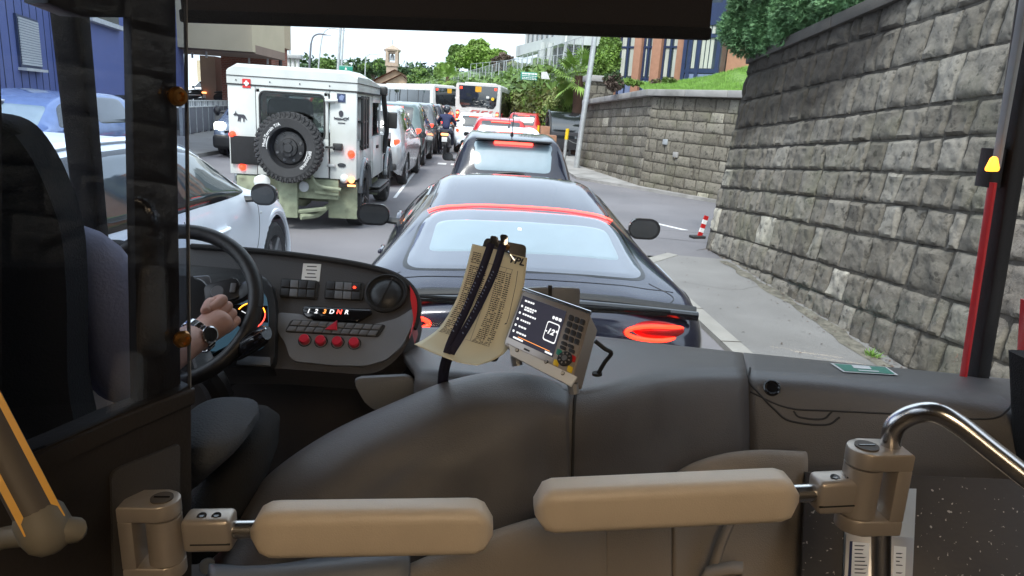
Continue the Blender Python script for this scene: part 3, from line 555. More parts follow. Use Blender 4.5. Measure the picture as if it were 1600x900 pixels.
# juniper spilling over the tall wall
def juniper():
    c = PY(1240, 20, 7.9); root = empty('juniper_shrub', (3.95, 7.6, 2.7), 0, 'blue green juniper shrub spilling over the top of the tall stone wall', 'shrub')
    g = random.Random(5); V, F = [], []
    spots = []
    for px, py, Y, r in ((1165, 62, 9.3, .20), (1185, 72, 9.2, .13), (1215, 58, 8.8, .2), (1300, 30, 7.7, .16), (1150, 45, 9.4, .22), (1175, 25, 9.3, .30), (1200, 50, 9.0, .25), (1215, 20, 8.9, .33), (1240, 35, 8.4, .26), (1255, 8, 8.3, .33), (1190, -15, 9.2, .4), (1230, -30, 8.8, .45), (1280, -10, 8.0, .36), (1300, 12, 7.7, .22), (1320, -12, 7.4, .26), (1330, 2, 7.2, .13), (1350, -22, 7.0, .2), (1275, 22, 8.0, .2)):
        p = PY(px, py, Y) - root.location; spots.append((p, r))
    for p, r in spots:
        for _ in range(int(5200 * r * r / .09 * .75)):
            d = Vector((g.gauss(0, 1), g.gauss(0, 1), g.gauss(0, 1))).normalized(); q = p + d * r * g.uniform(.45, 1.08) ** .8
            t = (d * .8 + Vector((g.gauss(-.25, .5), g.gauss(-.2, .5), g.gauss(.15, .45)))).normalized(); s = t.orthogonal().normalized(); s = Matrix.Rotation(g.uniform(0, 6.28), 3, t) @ s; ln = g.uniform(.035, .085); wd = ln * .13
            i = len(V); V += [q - s * wd, q + s * wd, q + t * ln]; F.append((i, i + 1, i + 2))
            for sd in (-1, 1):
                q2 = q + t * ln * .35; t2 = (t + s * sd * .8).normalized(); i = len(V); V += [q2 - t * wd, q2 + t * wd, q2 + t2 * ln * .55]; F.append((i, i + 1, i + 2))
    raw('foliage', V, F, 'leaf_blue', root, False)
    b = MB()
    for p, r in spots: b.tube([(0, 0, -.2), p * .5 + Vector((.05, 0, -.1)), p], lambda t: .035 * (1 - .75 * t) + .004, 6, k=3)
    b.build('branches', 'bark', root)
juniper()
# ground behind and above the walls
def slope_(name, rows, m, kind='structure'):
    V = [p for r in rows for p in r]; n = len(rows[0]); F = [(i * n + j, i * n + j + 1, (i + 1) * n + j + 1, (i + 1) * n + j) for i in range(len(rows) - 1) for j in range(n - 1)]
    return tag(raw(name, V, F, m), kind=kind)
slope_('hill_terrace', [[(3.75, -1.5, 3.55), (12, -1.5, 4.2), (30, -1.5, 5)], [(3.85, 9.3, 2.45), (12, 9.0, 3.4), (30, 9, 5)], [(5.3, 10.5, 2.4), (12, 9.8, 3.4), (30, 9.8, 5)]], 'soil')
LB = [PY(1020, 142, 17.9), PY(1090, 146, 16.6), PY(1150, 150, 15.4)]
g0 = Vector((C0[0], C0[1], TZ + .1)); g1 = Vector((C2[0], C2[1], TZ + .1)); n2 = Vector((.87, .5, 0))
hp = [(990, 130, 26), (1060, 127, 25), (1110, 119, 24), (1150, 108, 23), (1200, 96, 22), (1300, 80, 20)]
slope_('lawn', [[Vector((4.35, 17.9, TZ + .10)), Vector((5.0, 16.7, TZ + .10)), Vector((5.9, 15.1, TZ + .10)), Vector((6.7, 13.8, TZ + .1)), Vector((7.7, 12.2, TZ + .1)), Vector((8.9, 10.3, TZ + .1))], [PY(*h) for h in hp], [PY(*h) + Vector((6, 8, .3)) for h in hp]], 'grass')
def blades(name, rows, n, h, m, label, cat, seed=3):
    g = random.Random(seed); V, F = [], []
    for _ in range(n):
        a, b = g.random() * (len(rows[0]) - 1), g.random() ** 1.2; i = int(a); t = a - i; p = (rows[0][i].lerp(rows[0][i + 1], t)).lerp(rows[1][i].lerp(rows[1][i + 1], t), b)
        th = g.uniform(0, 6.28); s = Vector((math.cos(th), math.sin(th), 0)) * h * .12; tip = p + Vector((g.gauss(0, .35) * h, g.gauss(0, .35) * h, h * g.uniform(.6, 1.3))); k = len(V); V += [p - s, p + s, tip]; F.append((k, k + 1, k + 2))
    return tag(raw(name, V, F, m, None, False), label, cat, None, 'stuff')
blades('grass', [[Vector((4.35, 17.9, TZ + .12)), Vector((5.0, 16.7, TZ + .12)), Vector((5.9, 15.1, TZ + .12)), Vector((6.7, 13.8, TZ + .12)), Vector((7.7, 12.2, TZ + .12)), Vector((8.9, 10.3, TZ + .12))], [PY(*h) for h in hp]], 30000, .07, 'blade', 'bright green mown grass on the bank above the side street wall', 'grass')
# weeds at the foot of the tall wall
wd_ = empty('weed_tuft', (*PZ(1362, 556, .04).xy, .03), 0, 'small green weed tuft growing at the foot of the tall stone wall', 'plant'); wd_.scale = (.6, .6, .6)
g = random.Random(2); V, F = [], []
for _ in range(60):
    th = g.uniform(0, 6.28); s = Vector((math.cos(th), math.sin(th), 0)); t = Vector((g.gauss(0, .06), g.gauss(0, .06), g.uniform(.04, .12))); b0 = Vector((g.gauss(0, .03), g.gauss(0, .04), 0)); k = len(V); V += [b0 - s * .005, b0 + s * .005, b0 + t * .6 + s * .012, b0 + t]; F.append((k, k + 1, k + 2, k + 3))
raw('leaves', V, F, 'blade', wd_, False)
# ------------------------------------------------------------------ background right of the street
def pole(name, px, py0, py1, Y, r, label, cat='lamp post', m='galv', group=None, arm=None, top_r=None, box=False):
    a = PY(px[0], py0, Y); b = PY(px[1], py1, Y); root = empty(name, (b.x, Y, 0), 0, label, cat, group)
    dx = (a.x - b.x) / max(.1, a.z - b.z); h = a.z
    MB().tube([(-dx * b.z, 0, -.1), (dx * (h - b.z), 0, h)], lambda t: r + ((top_r or r * .7) - r) * t, 12).build('pole', m, root)
    if arm:
        T0 = Vector((dx * (h - b.z), 0, h)); MB().tube([T0, T0 + Vector((arm[0] * .15, 0, arm[1] * .7)), T0 + Vector((arm[0] * .5, 0, arm[1])), T0 + Vector((arm[0], 0, arm[1] * .95))], r * .6, 8, k=4).build('arm', m, root)
        MB().box(T0 + Vector((arm[0] * 1.08, 0, arm[1] * .93)), (abs(arm[0]) * .35, .18, .09), None, .03).build('lamp_head', 'concrete_light', root)
    return root
pole('lamp_post', (946, 899), -60, 270, 22.4, .095, 'tall pale galvanised lamp post leaning beside the stone gate pier', top_r=.075)
pole('flag_pole', (890, 866), 20, 200, 52, .09, 'thin white mast in front of the concrete balcony building, left one of two', 'pole', 'white_paint')
pole('flag_pole', (885, 872), 66, 196, 40, .12, 'pale metal street pole beside the palm crown, right one of two', 'pole', 'galv')
# palm
def palm(px, py_c, Y, r, h_px, label, seed):
    c = PY(px, py_c, Y); root = empty('palm_tree', (c.x, Y, 0), 0, label, 'palm tree'); g = random.Random(seed)
    MB().tube([(.15, 0, -.2), (.05, .1, c.z * .5), (0, 0, c.z)], lambda t: r * (.17 - .03 * t), 12, k=5).build('trunk', 'palm_bark', root)
    V, F = [], []
    for i in range(46):
        az = g.uniform(0, 6.28); el = g.uniform(-1.0, 1.2); d = Vector((math.cos(az) * math.cos(el), math.sin(az) * math.cos(el), math.sin(el))); st = r * g.uniform(.45, .62); base = Vector((0, 0, c.z)) + d * st - Vector((0, 0, .12 * st * (1.2 - el)))
        k = len(V); sd = d.orthogonal().normalized() * r * .012; V += [Vector((0, 0, c.z - .1)) - sd, Vector((0, 0, c.z - .1)) + sd, base + sd, base - sd]; F.append((k, k + 1, k + 2, k + 3))
        n = d.cross(Vector((0, 0, 1)));  n = (n if n.length > .1 else Vector((1, 0, 0))).normalized(); u2_ = n.cross(d).normalized(); n = (n * math.cos(g.uniform(-.5, .5)) + u2_ * math.sin(g.uniform(-.5, .5))).normalized()
        for q in range(19):
            a = (q / 18 - .5) * 4.2; t = (d * math.cos(a) + n * math.sin(a)).normalized(); ln = r * .5 * (1 - .12 * abs(a)) * g.uniform(.85, 1.1); w_ = t.cross(u2_).normalized() * ln * .045; mid = base + t * ln * .55; tip = base + t * ln - Vector((0, 0, ln * .22))
            k = len(V); V += [base, mid - w_, tip, mid + w_]; F.append((k, k + 1, k + 2, k + 3))
    raw('fronds', V, F, 'leaf_light', root, False); return root
palm(905, 118, 30, 1.35, 0, 'fan palm with shaggy brown trunk beside the stone gate pier', 3)
palm(700, 120, 62, 1.4, 0, 'small distant palm among the trees behind the white bus', 8)
tree('ivy_bush', 884, 130, 200, 62, 31.5, 'leaf', 'mixed green shrub under the palm fronds by the lamp post', 'bush', n=6000, size=.10, seed=21, m2='leaf_olive')
tree('cypress_tree', 948, 55, 135, 46, 27.5, 'leaf_light', 'upright light green tree between the lamp post and the brick coloured building', n=6000, size=.10, seed=22, m2='leaf')
# ivy-covered retaining wall, chain-link fence and hill behind
I0, I1, I2 = PY(680, 205, 60), PY(790, 205, 46), PY(905, 215, 34)
iv = empty('ivy_wall', (I2.x, I2.y, 0), 0, 'long retaining wall overgrown with hanging green ivy along the right of the street', 'wall')
def seg_wall(parent, pts, tops, th, m, nm='wall_body'):
    b = MB()
    for i in range(len(pts) - 1):
        a, c = Vector(pts[i]), Vector(pts[i + 1]); u = (c - a).normalized(); n = Vector((-u.y, u.x)) * th
        P = [(a.x, a.y), (c.x, c.y), (c.x - n.x, c.y - n.y), (a.x - n.x, a.y - n.y)]; z = [tops[i], tops[i + 1], tops[i + 1], tops[i]]
        V = [b.bm.verts.new((x, y, -.3)) for x, y in P] + [b.bm.verts.new((x, y, q)) for (x, y), q in zip(P, z)]
        for f in ((0, 1, 5, 4), (1, 2, 6, 5), (2, 3, 7, 6), (3, 0, 4, 7), (4, 5, 6, 7)): b.bm.faces.new([V[q] for q in f])
    return b.build(nm, m, parent)
pA, pB, pC = (PY(905, 140, 32.5), PY(800, 146, 50), PY(660, 165, 78))
O = Vector((I2.x, I2.y)); pl = [Vector((p.x, p.y)) - O for p in (pA, pB, pC)]
seg_wall(iv, pl, [pA.z, pB.z, pC.z], 1.0, 'concrete_light')
bl = []; rnd = random.Random(4)
for i in range(46):
    t = i / 45 * 1.25; a, b_, q = (pl[0], pl[1], t) if t < 1 else (pl[1], pl[2], t - 1); p = a.lerp(b_, q); zt = pA.z + (pB.z - pA.z) * min(t, 1) 
    for z in (0.6, 1.5, 2.4, 3.3, 4.2, 5.0):
        if z < zt + .1: bl.append((p.x - .35 + rnd.uniform(-.2, .2), p.y + rnd.uniform(-.3, .3), z + rnd.uniform(-.3, .3), .75, .75, .75))
leaves('ivy', bl, 30000, .16, 'leaf_olive', iv, 31, shell=.6, droop=.8); leaves('ivy_outer_leaves', bl[::2], 9000, .15, 'leaf_light', iv, 32, shell=.85, droop=.8)  # second leaf colour on the outside of every other clump
fe = empty('wire_fence', (I2.x, I2.y, 0), 0, 'tall grey chain link fence on steel posts along the top of the ivy wall', 'fence')
def fence_run(parent, pts, tops, h, step=1.6, mesh=True, rail=True):
    pb, wb = MB(), MB()
    for i in range(len(pts) - 1):
        a, c = Vector((*pts[i], tops[i])), Vector((*pts[i + 1], tops[i + 1])); n = max(2, int((c - a).length / step))
        for q in range(n + 1):
            p = a.lerp(c, q / n); pb.cyl(p, p + Vector((0, 0, h)), .028, seg=6)
            if q % 4 == 0: pb.cyl(p + Vector((0, 0, h * .95)), p + (c - a).normalized() * h * .45 , .018, seg=5)
        if rail: pb.tube([a + Vector((0, 0, h)), c + Vector((0, 0, h))], .016, 5); pb.tube([a + Vector((0, 0, h * .5)), c + Vector((0, 0, h * .5))], .015, 4)
        if mesh:
            nn = int((c - a).length / .28)
            for q in range(nn):
                p = a.lerp(c, q / nn); p2 = a.lerp(c, (q + 1) / nn); wb.tube([p, p + Vector((0, 0, h))], .010, 3)
    pb.build('posts' if False else 'post_and_rail', 'galv', parent)
    if mesh: wb.build('wire_mesh', 'mesh_wire', parent)
fence_run(fe, pl, [pA.z, pB.z, pC.z], 2.3)
fe2 = empty('upper_wire_fence', (I2.x, I2.y, 0), 0, 'second grey chain link fence higher up the hedge slope', 'fence')
qA, qB = PY(905, 118, 40), PY(735, 118, 66); fence_run(fe2, [Vector((p.x, p.y)) - O for p in (qA, qB)], [qA.z - .4, qB.z - .6], 1.6, step=2.2, mesh=False)
hill = slope_('hill', [[Vector((p.x + O.x, p.y + O.y, z)) for p, z in zip(pl, (pA.z, pB.z, pC.z))], [PY(905, 118, 44), PY(790, 116, 64), PY(640, 125, 95)], [PY(905, 70, 70) + Vector((10, 0, 0)), PY(790, 104, 95), PY(600, 128, 130)]], 'grass')
tag(leaves('ground_cover', [(p.x, p.y, p.z, 3.2, 3.2, .9) for p in [PY(x, 132, Y) for x, Y in ((900, 37), (880, 41), (860, 45), (840, 49), (820, 54), (800, 58), (780, 62), (760, 66), (740, 70), (720, 74), (700, 78))]], 8000, .3, 'leaf', None, 41), 'green undergrowth covering the slope between the two wire fences', 'undergrowth', None, 'stuff')
def board(name, px0, px1, py0, py1, Y, m, label, cat='sign', th=.05, extra=None, posts=False):
    a, b = PY(px0, py0, Y), PY(px1, py1, Y); wd, ht = b.x - a.x, a.z - b.z; root = empty(name, ((a.x + b.x) / 2, Y, b.z), 0, label, cat)
    MB().box((0, 0, ht / 2), (wd, th, ht), None, .01).build('panel', m, root)
    if extra: extra(root, wd, ht, th)
    return root
def lines(root, wd, ht, th, rows, m='signal_white', x0=-.42, h=.08):
    g = random.Random(9)
    for z, x1 in rows:
        b = MB(); x = x0
        while x < x1: l = g.uniform(.05, .16); b.box(((x + l / 2) * wd, -th / 2 - .006, z * ht), (l * wd, .006, h * ht)); x += l + .03
        b.build('lettering', m, root, None)
board('hill_sign', 814, 839, 112, 126, 34, 'sign_green', 'green board with lines of white writing fixed on the wire fence', extra=lambda r_, w_, h_, t_: (lines(r_, w_, h_, t_, [(.8, .42)], h=.2), lines(r_, w_, h_, t_, [(.52, .42), (.3, .36), (.12, .4)])))
def tri(root, wd, ht, th): pass
a, b = PY(846, 112, 33), PY(859, 124, 33); o = MB().prism([(0, a.z), (.62 * (b.x - a.x), a.z), (b.x - a.x, b.z), (0, b.z)], .05, XZ()).build('white_board', 'paint_white'); o.location = (a.x, 33, 0); tag(o, 'white trapezoid board on the wire fence right of the green board', 'sign')

# trees on the hill
T_ = lambda *a, **k: tree(*a, group='trees on the hill', **k)
T_('hill_tree', 752, 66, 128, 78, 80, 'leaf_light', 'large light green tree crown above the white bus', n=15400, size=0.25, seed=51, m2='leaf_light')
T_('hill_tree', 716, 72, 112, 42, 92, 'leaf', 'darker rounded tree left of the large light green crown', n=8360, size=0.25, seed=52, m2='leaf')
T_('hill_tree', 660, 108, 152, 58, 84, 'leaf_dark', 'dense dark green tree right of the church', n=10120, size=0.22, seed=53, m2='leaf')
T_('hill_tree', 695, 100, 140, 40, 76, 'leaf', 'bushy green tree between the dark tree and the bus', n=7040, size=0.20, seed=54, m2='leaf_light')
T_('hill_tree', 786, 82, 122, 40, 74, 'leaf_red', 'sparse brownish tree left of the concrete building', n=3300, size=0.20, seed=55)
T_('hill_tree', 812, 98, 130, 44, 62, 'leaf', 'low shrub with grey green leaves below the balcony corner', n=4840, size=0.17, seed=56, m2='leaf_olive')
T_('hill_tree', 845, 92, 130, 40, 56, 'leaf_olive', 'olive shrub growing below the concrete balcony', n=4840, size=0.15, seed=57, m2='leaf_light')
T_('hill_tree', 583, 92, 122, 46, 130, 'leaf_dark', 'grey green tree left of the church tower', n=5720, size=0.36, seed=58, m2='leaf')
T_('hill_tree', 510, 92, 118, 38, 100, 'leaf', 'small pale tree behind the roof of the white off roader', n=2200, size=0.30, seed=59)
T_('hill_tree', 434, 82, 104, 24, 60, 'leaf_light', 'bush at the corner of the beige building', n=1200, size=.3, seed=60)
T_('fir_tree', 634, 104, 122, 12, 150, 'leaf_dark', 'tiny dark conifer tip right of the church tower', n=400, size=.5, seed=61, cl=3)
tag(leaves('far_woodland', [(PY(x, 128, 170).x, 170, 5.5, 9, 6, 5.5) for x in range(440, 720, 22)], 9000, .9, 'leaf_dark', None, 77), 'band of distant dark woodland along the skyline', 'woodland', None, 'stuff')

# church
def church():
    Y = 105; s = lambda px, py: PY(px, py, Y); root = empty('church', (s(612, 150).x, Y, 0), 0, 'small plastered church with stone bell tower and tiled roofs in the distance', 'church'); X0 = root.location.x
    wpx = (s(613, 100) - s(612, 100)).length; hw = 8.2 * wpx; c = Vector((0, 0, 0)); zt = s(611, 101).z; zr = s(612, 78).z; zc = zt
    b = MB(); b.bx(-hw, hw, -hw, hw, 0, zt); b.bx(-hw * 1.2, hw * 1.2, -hw * 1.2, hw * 1.2, zt - .8 * hw * .4, zt); b.build('tower_shaft', 'tower_stone', root)
    b = MB()
    h2 = zr - zt
    for x in (-1, 1):
        for y in (-1, 1): b.bx(x * hw * .9 - hw * .28, x * hw * .9 + hw * .28, y * hw * .9 - hw * .28, y * hw * .9 + hw * .28, zt, zr)
    b.bx(-hw * 1.1, hw * 1.1, -hw * 1.1, hw * 1.1, zr - h2 * .25, zr); b.bx(-hw * 1.1, hw * 1.1, -hw * 1.1, hw * 1.1, zt, zt + h2 * .15); b.build('belfry', 'tower_stone', root)
    MB().lathe([(hw * .45, 0), (hw * .4, h2 * .3), (.1, h2 * .42)][::-1], Matrix.Translation((0, 0, zt + h2 * .3)), 10).build('bell', 'galv', root)
    t = MB(); t.lathe([(.02, h2 * .36), (hw * .5, h2 * .25), (hw * 1.1, h2 * .14), (hw * 1.65, 0), (hw * 1.5, -.25)], Matrix.Translation((0, 0, zr)), 12); t.build('tower_roof', 'tower_stone', root)
    MB().tube([(0, 0, zr + h2 * .3), (0, 0, s(613, 62).z)], .08, 5).build('spire', 'galv', root)
    def gable(nm, x0, xm, x1, zb, ze, zp, y0, y1, m='church_wall'):
        MB().prism([(x0, 0), (x1, 0), (x1, ze if x1 > xm else zb), (xm, zp), (x0, zb)], y1 - y0, Matrix.Translation((0, y1, 0)) @ YUP).build(nm, m, root)
        for xa, za, xb, zb_ in ((x0 - .5, zb - .2, xm, zp), (x1 + .5, ze - .2, xm, zp)):
            r = MB(); r.bm.faces.new([r.bm.verts.new(q) for q in ((xa, y0 - .6, za + .1), (xb, y0 - .6, zb_ + .1), (xb, y1, zb_ + .1), (xa, y1, za + .1))])
            bmesh.ops.solidify(r.bm, geom=r.bm.faces, thickness=.3); r.build('roof', 'roof_tile', root)
    x = lambda px: s(px, 120).x - X0
    gable('nave', x(588), x(622), x(664), s(588, 130).z, s(664, 132).z, s(622, 112).z, -4, 9)
    gable('porch', x(606), x(636), x(668), s(606, 136).z, s(668, 150).z, s(636, 121).z, -8, -4)
    gable('side_chapel', x(560), x(585), x(608), s(560, 140).z, s(600, 140).z, s(585, 128).z, -7, -3, 'tower_stone')
church()

# concrete building with a long balcony
def concrete_building():
    Y = 74; root = empty('concrete_building', (PY(880, 130, Y).x, Y, 0), 0, 'modern grey concrete building with a long angled balcony above the hedge slope', 'building'); X0 = root.location.x
    def L_(px, py, Yy): p = PY(px, py, Yy); return Vector((p.x - X0, p.y - Y, p.z))
    A, B, Cc = L_(806, 82, 76), L_(876, 62, 64), L_(960, 65, 58)
    def band(nm, pts, zt, zb, m, th):
        b = MB()
        for i in range(len(pts) - 1):
            p, q = pts[i], pts[i + 1]; u = (q - p); u.z = 0; u.normalize(); n = Vector((u.y, -u.x, 0)); n = n if n.y > 0 else -n; n *= th
            V = [b.bm.verts.new(k) for k in ((p.x, p.y, zb[i]), (q.x, q.y, zb[i + 1]), (q.x + n.x, q.y + n.y, zb[i + 1]), (p.x + n.x, p.y + n.y, zb[i]), (p.x, p.y, zt[i]), (q.x, q.y, zt[i + 1]), (q.x + n.x, q.y + n.y, zt[i + 1]), (p.x + n.x, p.y + n.y, zt[i]))]
            for f in ((0, 1, 5, 4), (1, 2, 6, 5), (2, 3, 7, 6), (3, 0, 4, 7), (4, 5, 6, 7), (3, 2, 1, 0)): b.bm.faces.new([V[k] for k in f])
        b.build(nm, m, root)
    zb = [PY(806, 89, 76).z, PY(874, 68, 64).z, PY(960, 73, 58).z]; zt = [PY(806, 72, 76).z, PY(874, 54, 64).z, PY(960, 52, 58).z]
    band('balcony', [A, B, Cc], zt, zb, 'concrete_light', 1.0)
    off = Vector((0, 4, 0)); band('upper_storey', [A + Vector((1.2, 2.5, 0)), B + off, Cc + off], [z + 5 for z in zt], [z - .2 for z in zt], 'pane', 8)
    for i in range(12):
        p = (A + Vector((1.2, 2.4, 0))).lerp(B + off, i / 6) if i < 6 else (B + off).lerp(Cc + off, (i - 6) / 5); MB().bx(p.x - .15, p.x + .15, p.y - .25, p.y + .1, 0, 5.2, 0).build('window_post', 'concrete_light', root, T=Matrix.Translation((0, 0, zt[0] - .1)))
    band('ground_floor', [A.lerp(B, .4) + Vector((.8, 2.5, 0)), B + Vector((0, 3, 0)), Cc + Vector((0, 3, 0))], [zb[0] * .6 + zb[1] * .4 + .1, zb[1] + .1, zb[2] + .1], [0, 0, 0], 'dark_metal', 1.2)
    MB().bx(A.x + 4.5, A.x + 8, A.y + 5, A.y + 7, 0, zb[0]).build('side_wall', 'terracotta', root)
    for px in (858, 846, 905): p = L_(px, 100, 64); MB().cyl((p.x, p.y, 0), (p.x, p.y, zb[1]), .28, seg=10).build('column', 'concrete_light', root)
concrete_building()

# terracotta building with blue steel windows
def office():
    root = empty('office_building', (0, 0, 0), 0, 'office building with terracotta piers and tall blue steel windows above the lawn', 'building')
    A = PY(952, 130, 30.5); B = PY(1108, 128, 27.5); A = Vector((A.x, 30.5, 0)); B = Vector((B.x, 27.5, 0)); root.location = A; U = (B - A); Ln = U.length; U.normalize(); N = Vector((U.y, -U.x, 0)); N = N if N.y < 0 else -N
    T = basis((0, 0, 0), U, Vector((0, 0, 1)))        # x along the front, y up, z = front normal
    if (T.to_3x3() @ Vector((0, 0, 1))).dot(N) < 0: pass
    zf = (T.to_3x3() @ Vector((0, 0, 1))).dot(N)      # +1: +z faces us
    def P(s0, s1, z0, z1, d0, d1, m, nm, bev=0., par=None):
        return MB().bx(s0, s1, z0, z1, min(d0 * zf, d1 * zf), max(d0 * zf, d1 * zf), bev).build(nm, m, par or root, T=T)
    def s_at(px):                                      # where a column of the view meets the front
        d = ray(px, 100); k = (A.x * d.y - A.y * d.x) / (U.y * d.x - U.x * d.y); return k
    base, topz = 2.2, 9.5; P(-.5, Ln + 6, 0, topz, -7, -.75, 'dark_metal', 'core')
    edges = [(951, 962), (988, 999), (1016, 1030), (1055, 1071)]
    ps = [(s_at(a), s_at(b)) for a, b in edges]
    for a, b in ps: P(a, b, 0, topz, -.7, .0, 'terracotta', 'pier', .01)
    for (a0, a1), (b0, b1) in list(zip(ps[:-1], ps[1:])) + [(ps[-1], (s_at(1088), 0))]:
        w0, w1 = a1, b0; f = P(w0, w1, 0, topz, -.7, -.25, 'pane', 'window'); c = (w0 + w1) / 2
        for x in (w0 + .05, c, w1 - .05): P(x - .035, x + .035, 2, topz, -.25, -.19, 'steel_blue', 'frame', par=f)
        for z in (3.35, 4.6, 5.9, 7.2, 8.5): P(w0, w1, z - .035, z + .035, -.26, -.20, 'steel_blue', 'frame', par=f)
        P(w0 + .1, c - .1, 3.45, topz, -.249, -.243, 'curtain', 'curtain', par=f); P(c + .1, w1 - .1, 3.45, topz, -.249, -.243, 'curtain', 'curtain', par=f); P(w0 + .12, w1 - .12, 2, 3.28, -.245, -.21, 'panel_blue', 'spandrel_panel', par=f)
    # projecting glazed bay on the right
    x0, x1 = s_at(1072), s_at(1142); P(x0 + .4, x1, 0, topz, -.6, 1.0, 'pane', 'bay_window'); cc = (x1 - x0)
    for x in (x0 + .4, x0 + cc * .33, x0 + cc * .52, x1 - .1): P(x - .07, x + .07, 2, topz, .98, 1.09, 'steel_blue', 'bay_frame')
    for z in (3.6, 4.85, 5.6, 6.6): P(x0 + .4, x1, z - (.07 if z != 5.6 else .38), z + (.07 if z != 5.6 else .38), .97, 1.07, 'steel_blue', 'bay_frame')
    P(x0 + .5, x1 - .2, 2, 3.5, 1.0, 1.04, 'panel_blue', 'bay_panel')
    for k in range(6): P(x0 + .5 + (cc - .8) * (k + .1) / 6, x0 + .5 + (cc - .8) * (k + .85) / 6, 3.7, 5.2, 1.001, 1.012, 'curtain', 'curtain')
    P(s_at(1143), s_at(1143) + 8, 0, topz, -.7, .5, 'terracotta', 'side_pier')
office()
# planting at the foot of the office
for i, (px, p0, p1, w_, Y, m_, m2_, lb) in enumerate(((957, 115, 147, 32, 19.8, 'leaf_red', 'leaf_dark', 'round brownish bush on the end of the stone wall beside the pier'), (988, 124, 135, 36, 22, 'leaf_light', 'leaf', 'low clipped light green hedge piece right of the brownish bush'), (1024, 125, 137, 16, 22.5, 'leaf_olive', 'leaf_red', 'small reddish shrub in front of the terracotta piers'), (1045, 122, 136, 28, 22.5, 'leaf', 'leaf_olive', 'low grey green shrub at the top of the lawn'))):
    tree('garden_bush', px, p0, p1, w_, Y, m_, lb, 'bush', 'bushes along the garden wall', n=1800 if i == 0 else 900, size=.09, seed=80 + i, trunk=False, m2=m2_, cl=5, base=TZ)

# ------------------------------------------------------------------ background left of the street
def facade(name, label, A, B, z0, z1, m, cat='building', depth=5.):
    A, B = Vector(A), Vector(B); root = empty(name, (A.x, A.y, 0), 0, label, cat); U = Vector((B.x - A.x, B.y - A.y, 0)); Ln = U.length; U.normalize(); T = basis((0, 0, 0), U, Vector((0, 0, 1))); 
    def P(s0, s1, za, zb, d0, d1, m_, nm, bev=0., par=None): return MB().bx(s0, s1, za, zb, -d1, -d0, bev).build(nm, m_, par or root, T=T @ Matrix.Diagonal((1, 1, -1, 1)))
    def at(px, py, d=0.):
        dd = ray(px, py); n = Vector((U.y, -U.x, 0)); Q = Vector((A.x, A.y, 0)) + n * d; k = (Q - EYE).dot(n) / dd.dot(n); p = EYE + dd * k; return (p - Vector((A.x, A.y, 0))).dot(U), p.z
    P(0, Ln, z0, z1, -depth, 0, m, 'wall'); return root, P, at, Ln
bA = PY(-60, 100, 13.0); bB = PY(152, 100, 24)
bl_, P, at, Ln = facade('blue_building', 'blue panelled apartment building behind the cab door glass', (bA.x, 13.0), (bB.x, 24), 0, 12, 'blue_wall')
for k in range(int(Ln / .55)): P(k * .55, k * .55 + .02, .9, 12, 0, .012, 'steel_blue', 'panel_joint')
for (x0, y0), (x1, y1) in (((20, 20), (62, 108)), ((91, 60), (112, 116)), ((91, -70), (112, 20))):
    s0, za = at(x0, y0); s1, zb = at(x1, y1); f = P(s0, s1, zb, za, .0, .05, 'steel_blue', 'window'); n = 18
    for k in range(n): P(s0 + .06, s1 - .06, zb + .05 + (za - zb - .1) * k / n, zb + .05 + (za - zb - .1) * (k + .7) / n, .05, .07, 'blind', 'blind_slat', par=f) if False else None
    b = MB()
    for k in range(n): z_ = zb + .05 + (za - zb - .1) * (k + .5) / n; b.box(((s0 + s1) / 2, z_, .07), (s1 - s0 - .12, (za - zb) / n * .72, .02), Matrix.Rotation(R(14), 3, 'X'))
    U = Vector((bB.x - bA.x, 11, 0)).normalized(); b.build('blind', 'blind', f, T=basis((0, 0, 0), U, Vector((0, 0, 1))))
    P(s0 - .05, s1 + .05, zb - .07, zb - .01, .0, .16, 'white_trim', 'sill', par=f)
cA = PY(150, 90, 23); cB = PY(232, 90, 32)
b2, P, at, Ln = facade('blue_annexe', 'smooth lighter blue building wing with an overhanging upper floor beyond the panelled block', (cA.x - .5, 22.4), (cB.x, 32), 0, 1.6, 'blue_wall')
_, zo = at(190, 146); P(-3, Ln, zo, 14, -4, 1.4, 'blue_wall_light', 'overhang'); P(-3, Ln, zo - .08, zo, -4, 1.38, 'dark_metal', 'overhang_underside')
s0, zs = at(150, 30, 1.4); s1, _ = at(184, 42, 1.4); f = P(s0 - 1, s1, zs, zs + 1.6, 1.4, 1.44, 'pane', 'window'); P(s0 - 1, s1 + .1, zs - .12, zs, 1.4, 1.6, 'white_trim', 'sill', par=f)
# railing in front of the blue building
def railing(name, label, A, B, z0, z1, step=.13, panel=None):
    A, B = Vector(A), Vector(B); root = empty(name, (A.x, A.y, 0), 0, label, 'railing'); b = MB(); d = B - A; n = int(d.length / step)
    for q in range(n + 1):
        p = d * (q / n); r = .012 if q % 12 else .03; b.box((p.x, p.y, (z0 + z1) / 2), (r * 2, r * 2, z1 - z0))
    b.build('bars', 'fence_grey', root)
    for z in (z0 + .1, z1): MB().tube([(0, 0, z), (d.x, d.y, z)], .025, 6).build('rail', 'white_trim' if z == z1 else 'fence_grey', root)
    return root
rA, rB = PY(0, 160, 11.5), PY(215, 160, 19); zr_ = PY(60, 156, 13.5).z
railing('street_railing', 'slim grey bar railing in front of the blue building', (rA.x, 11.5), (rB.x, 19), .1, zr_)
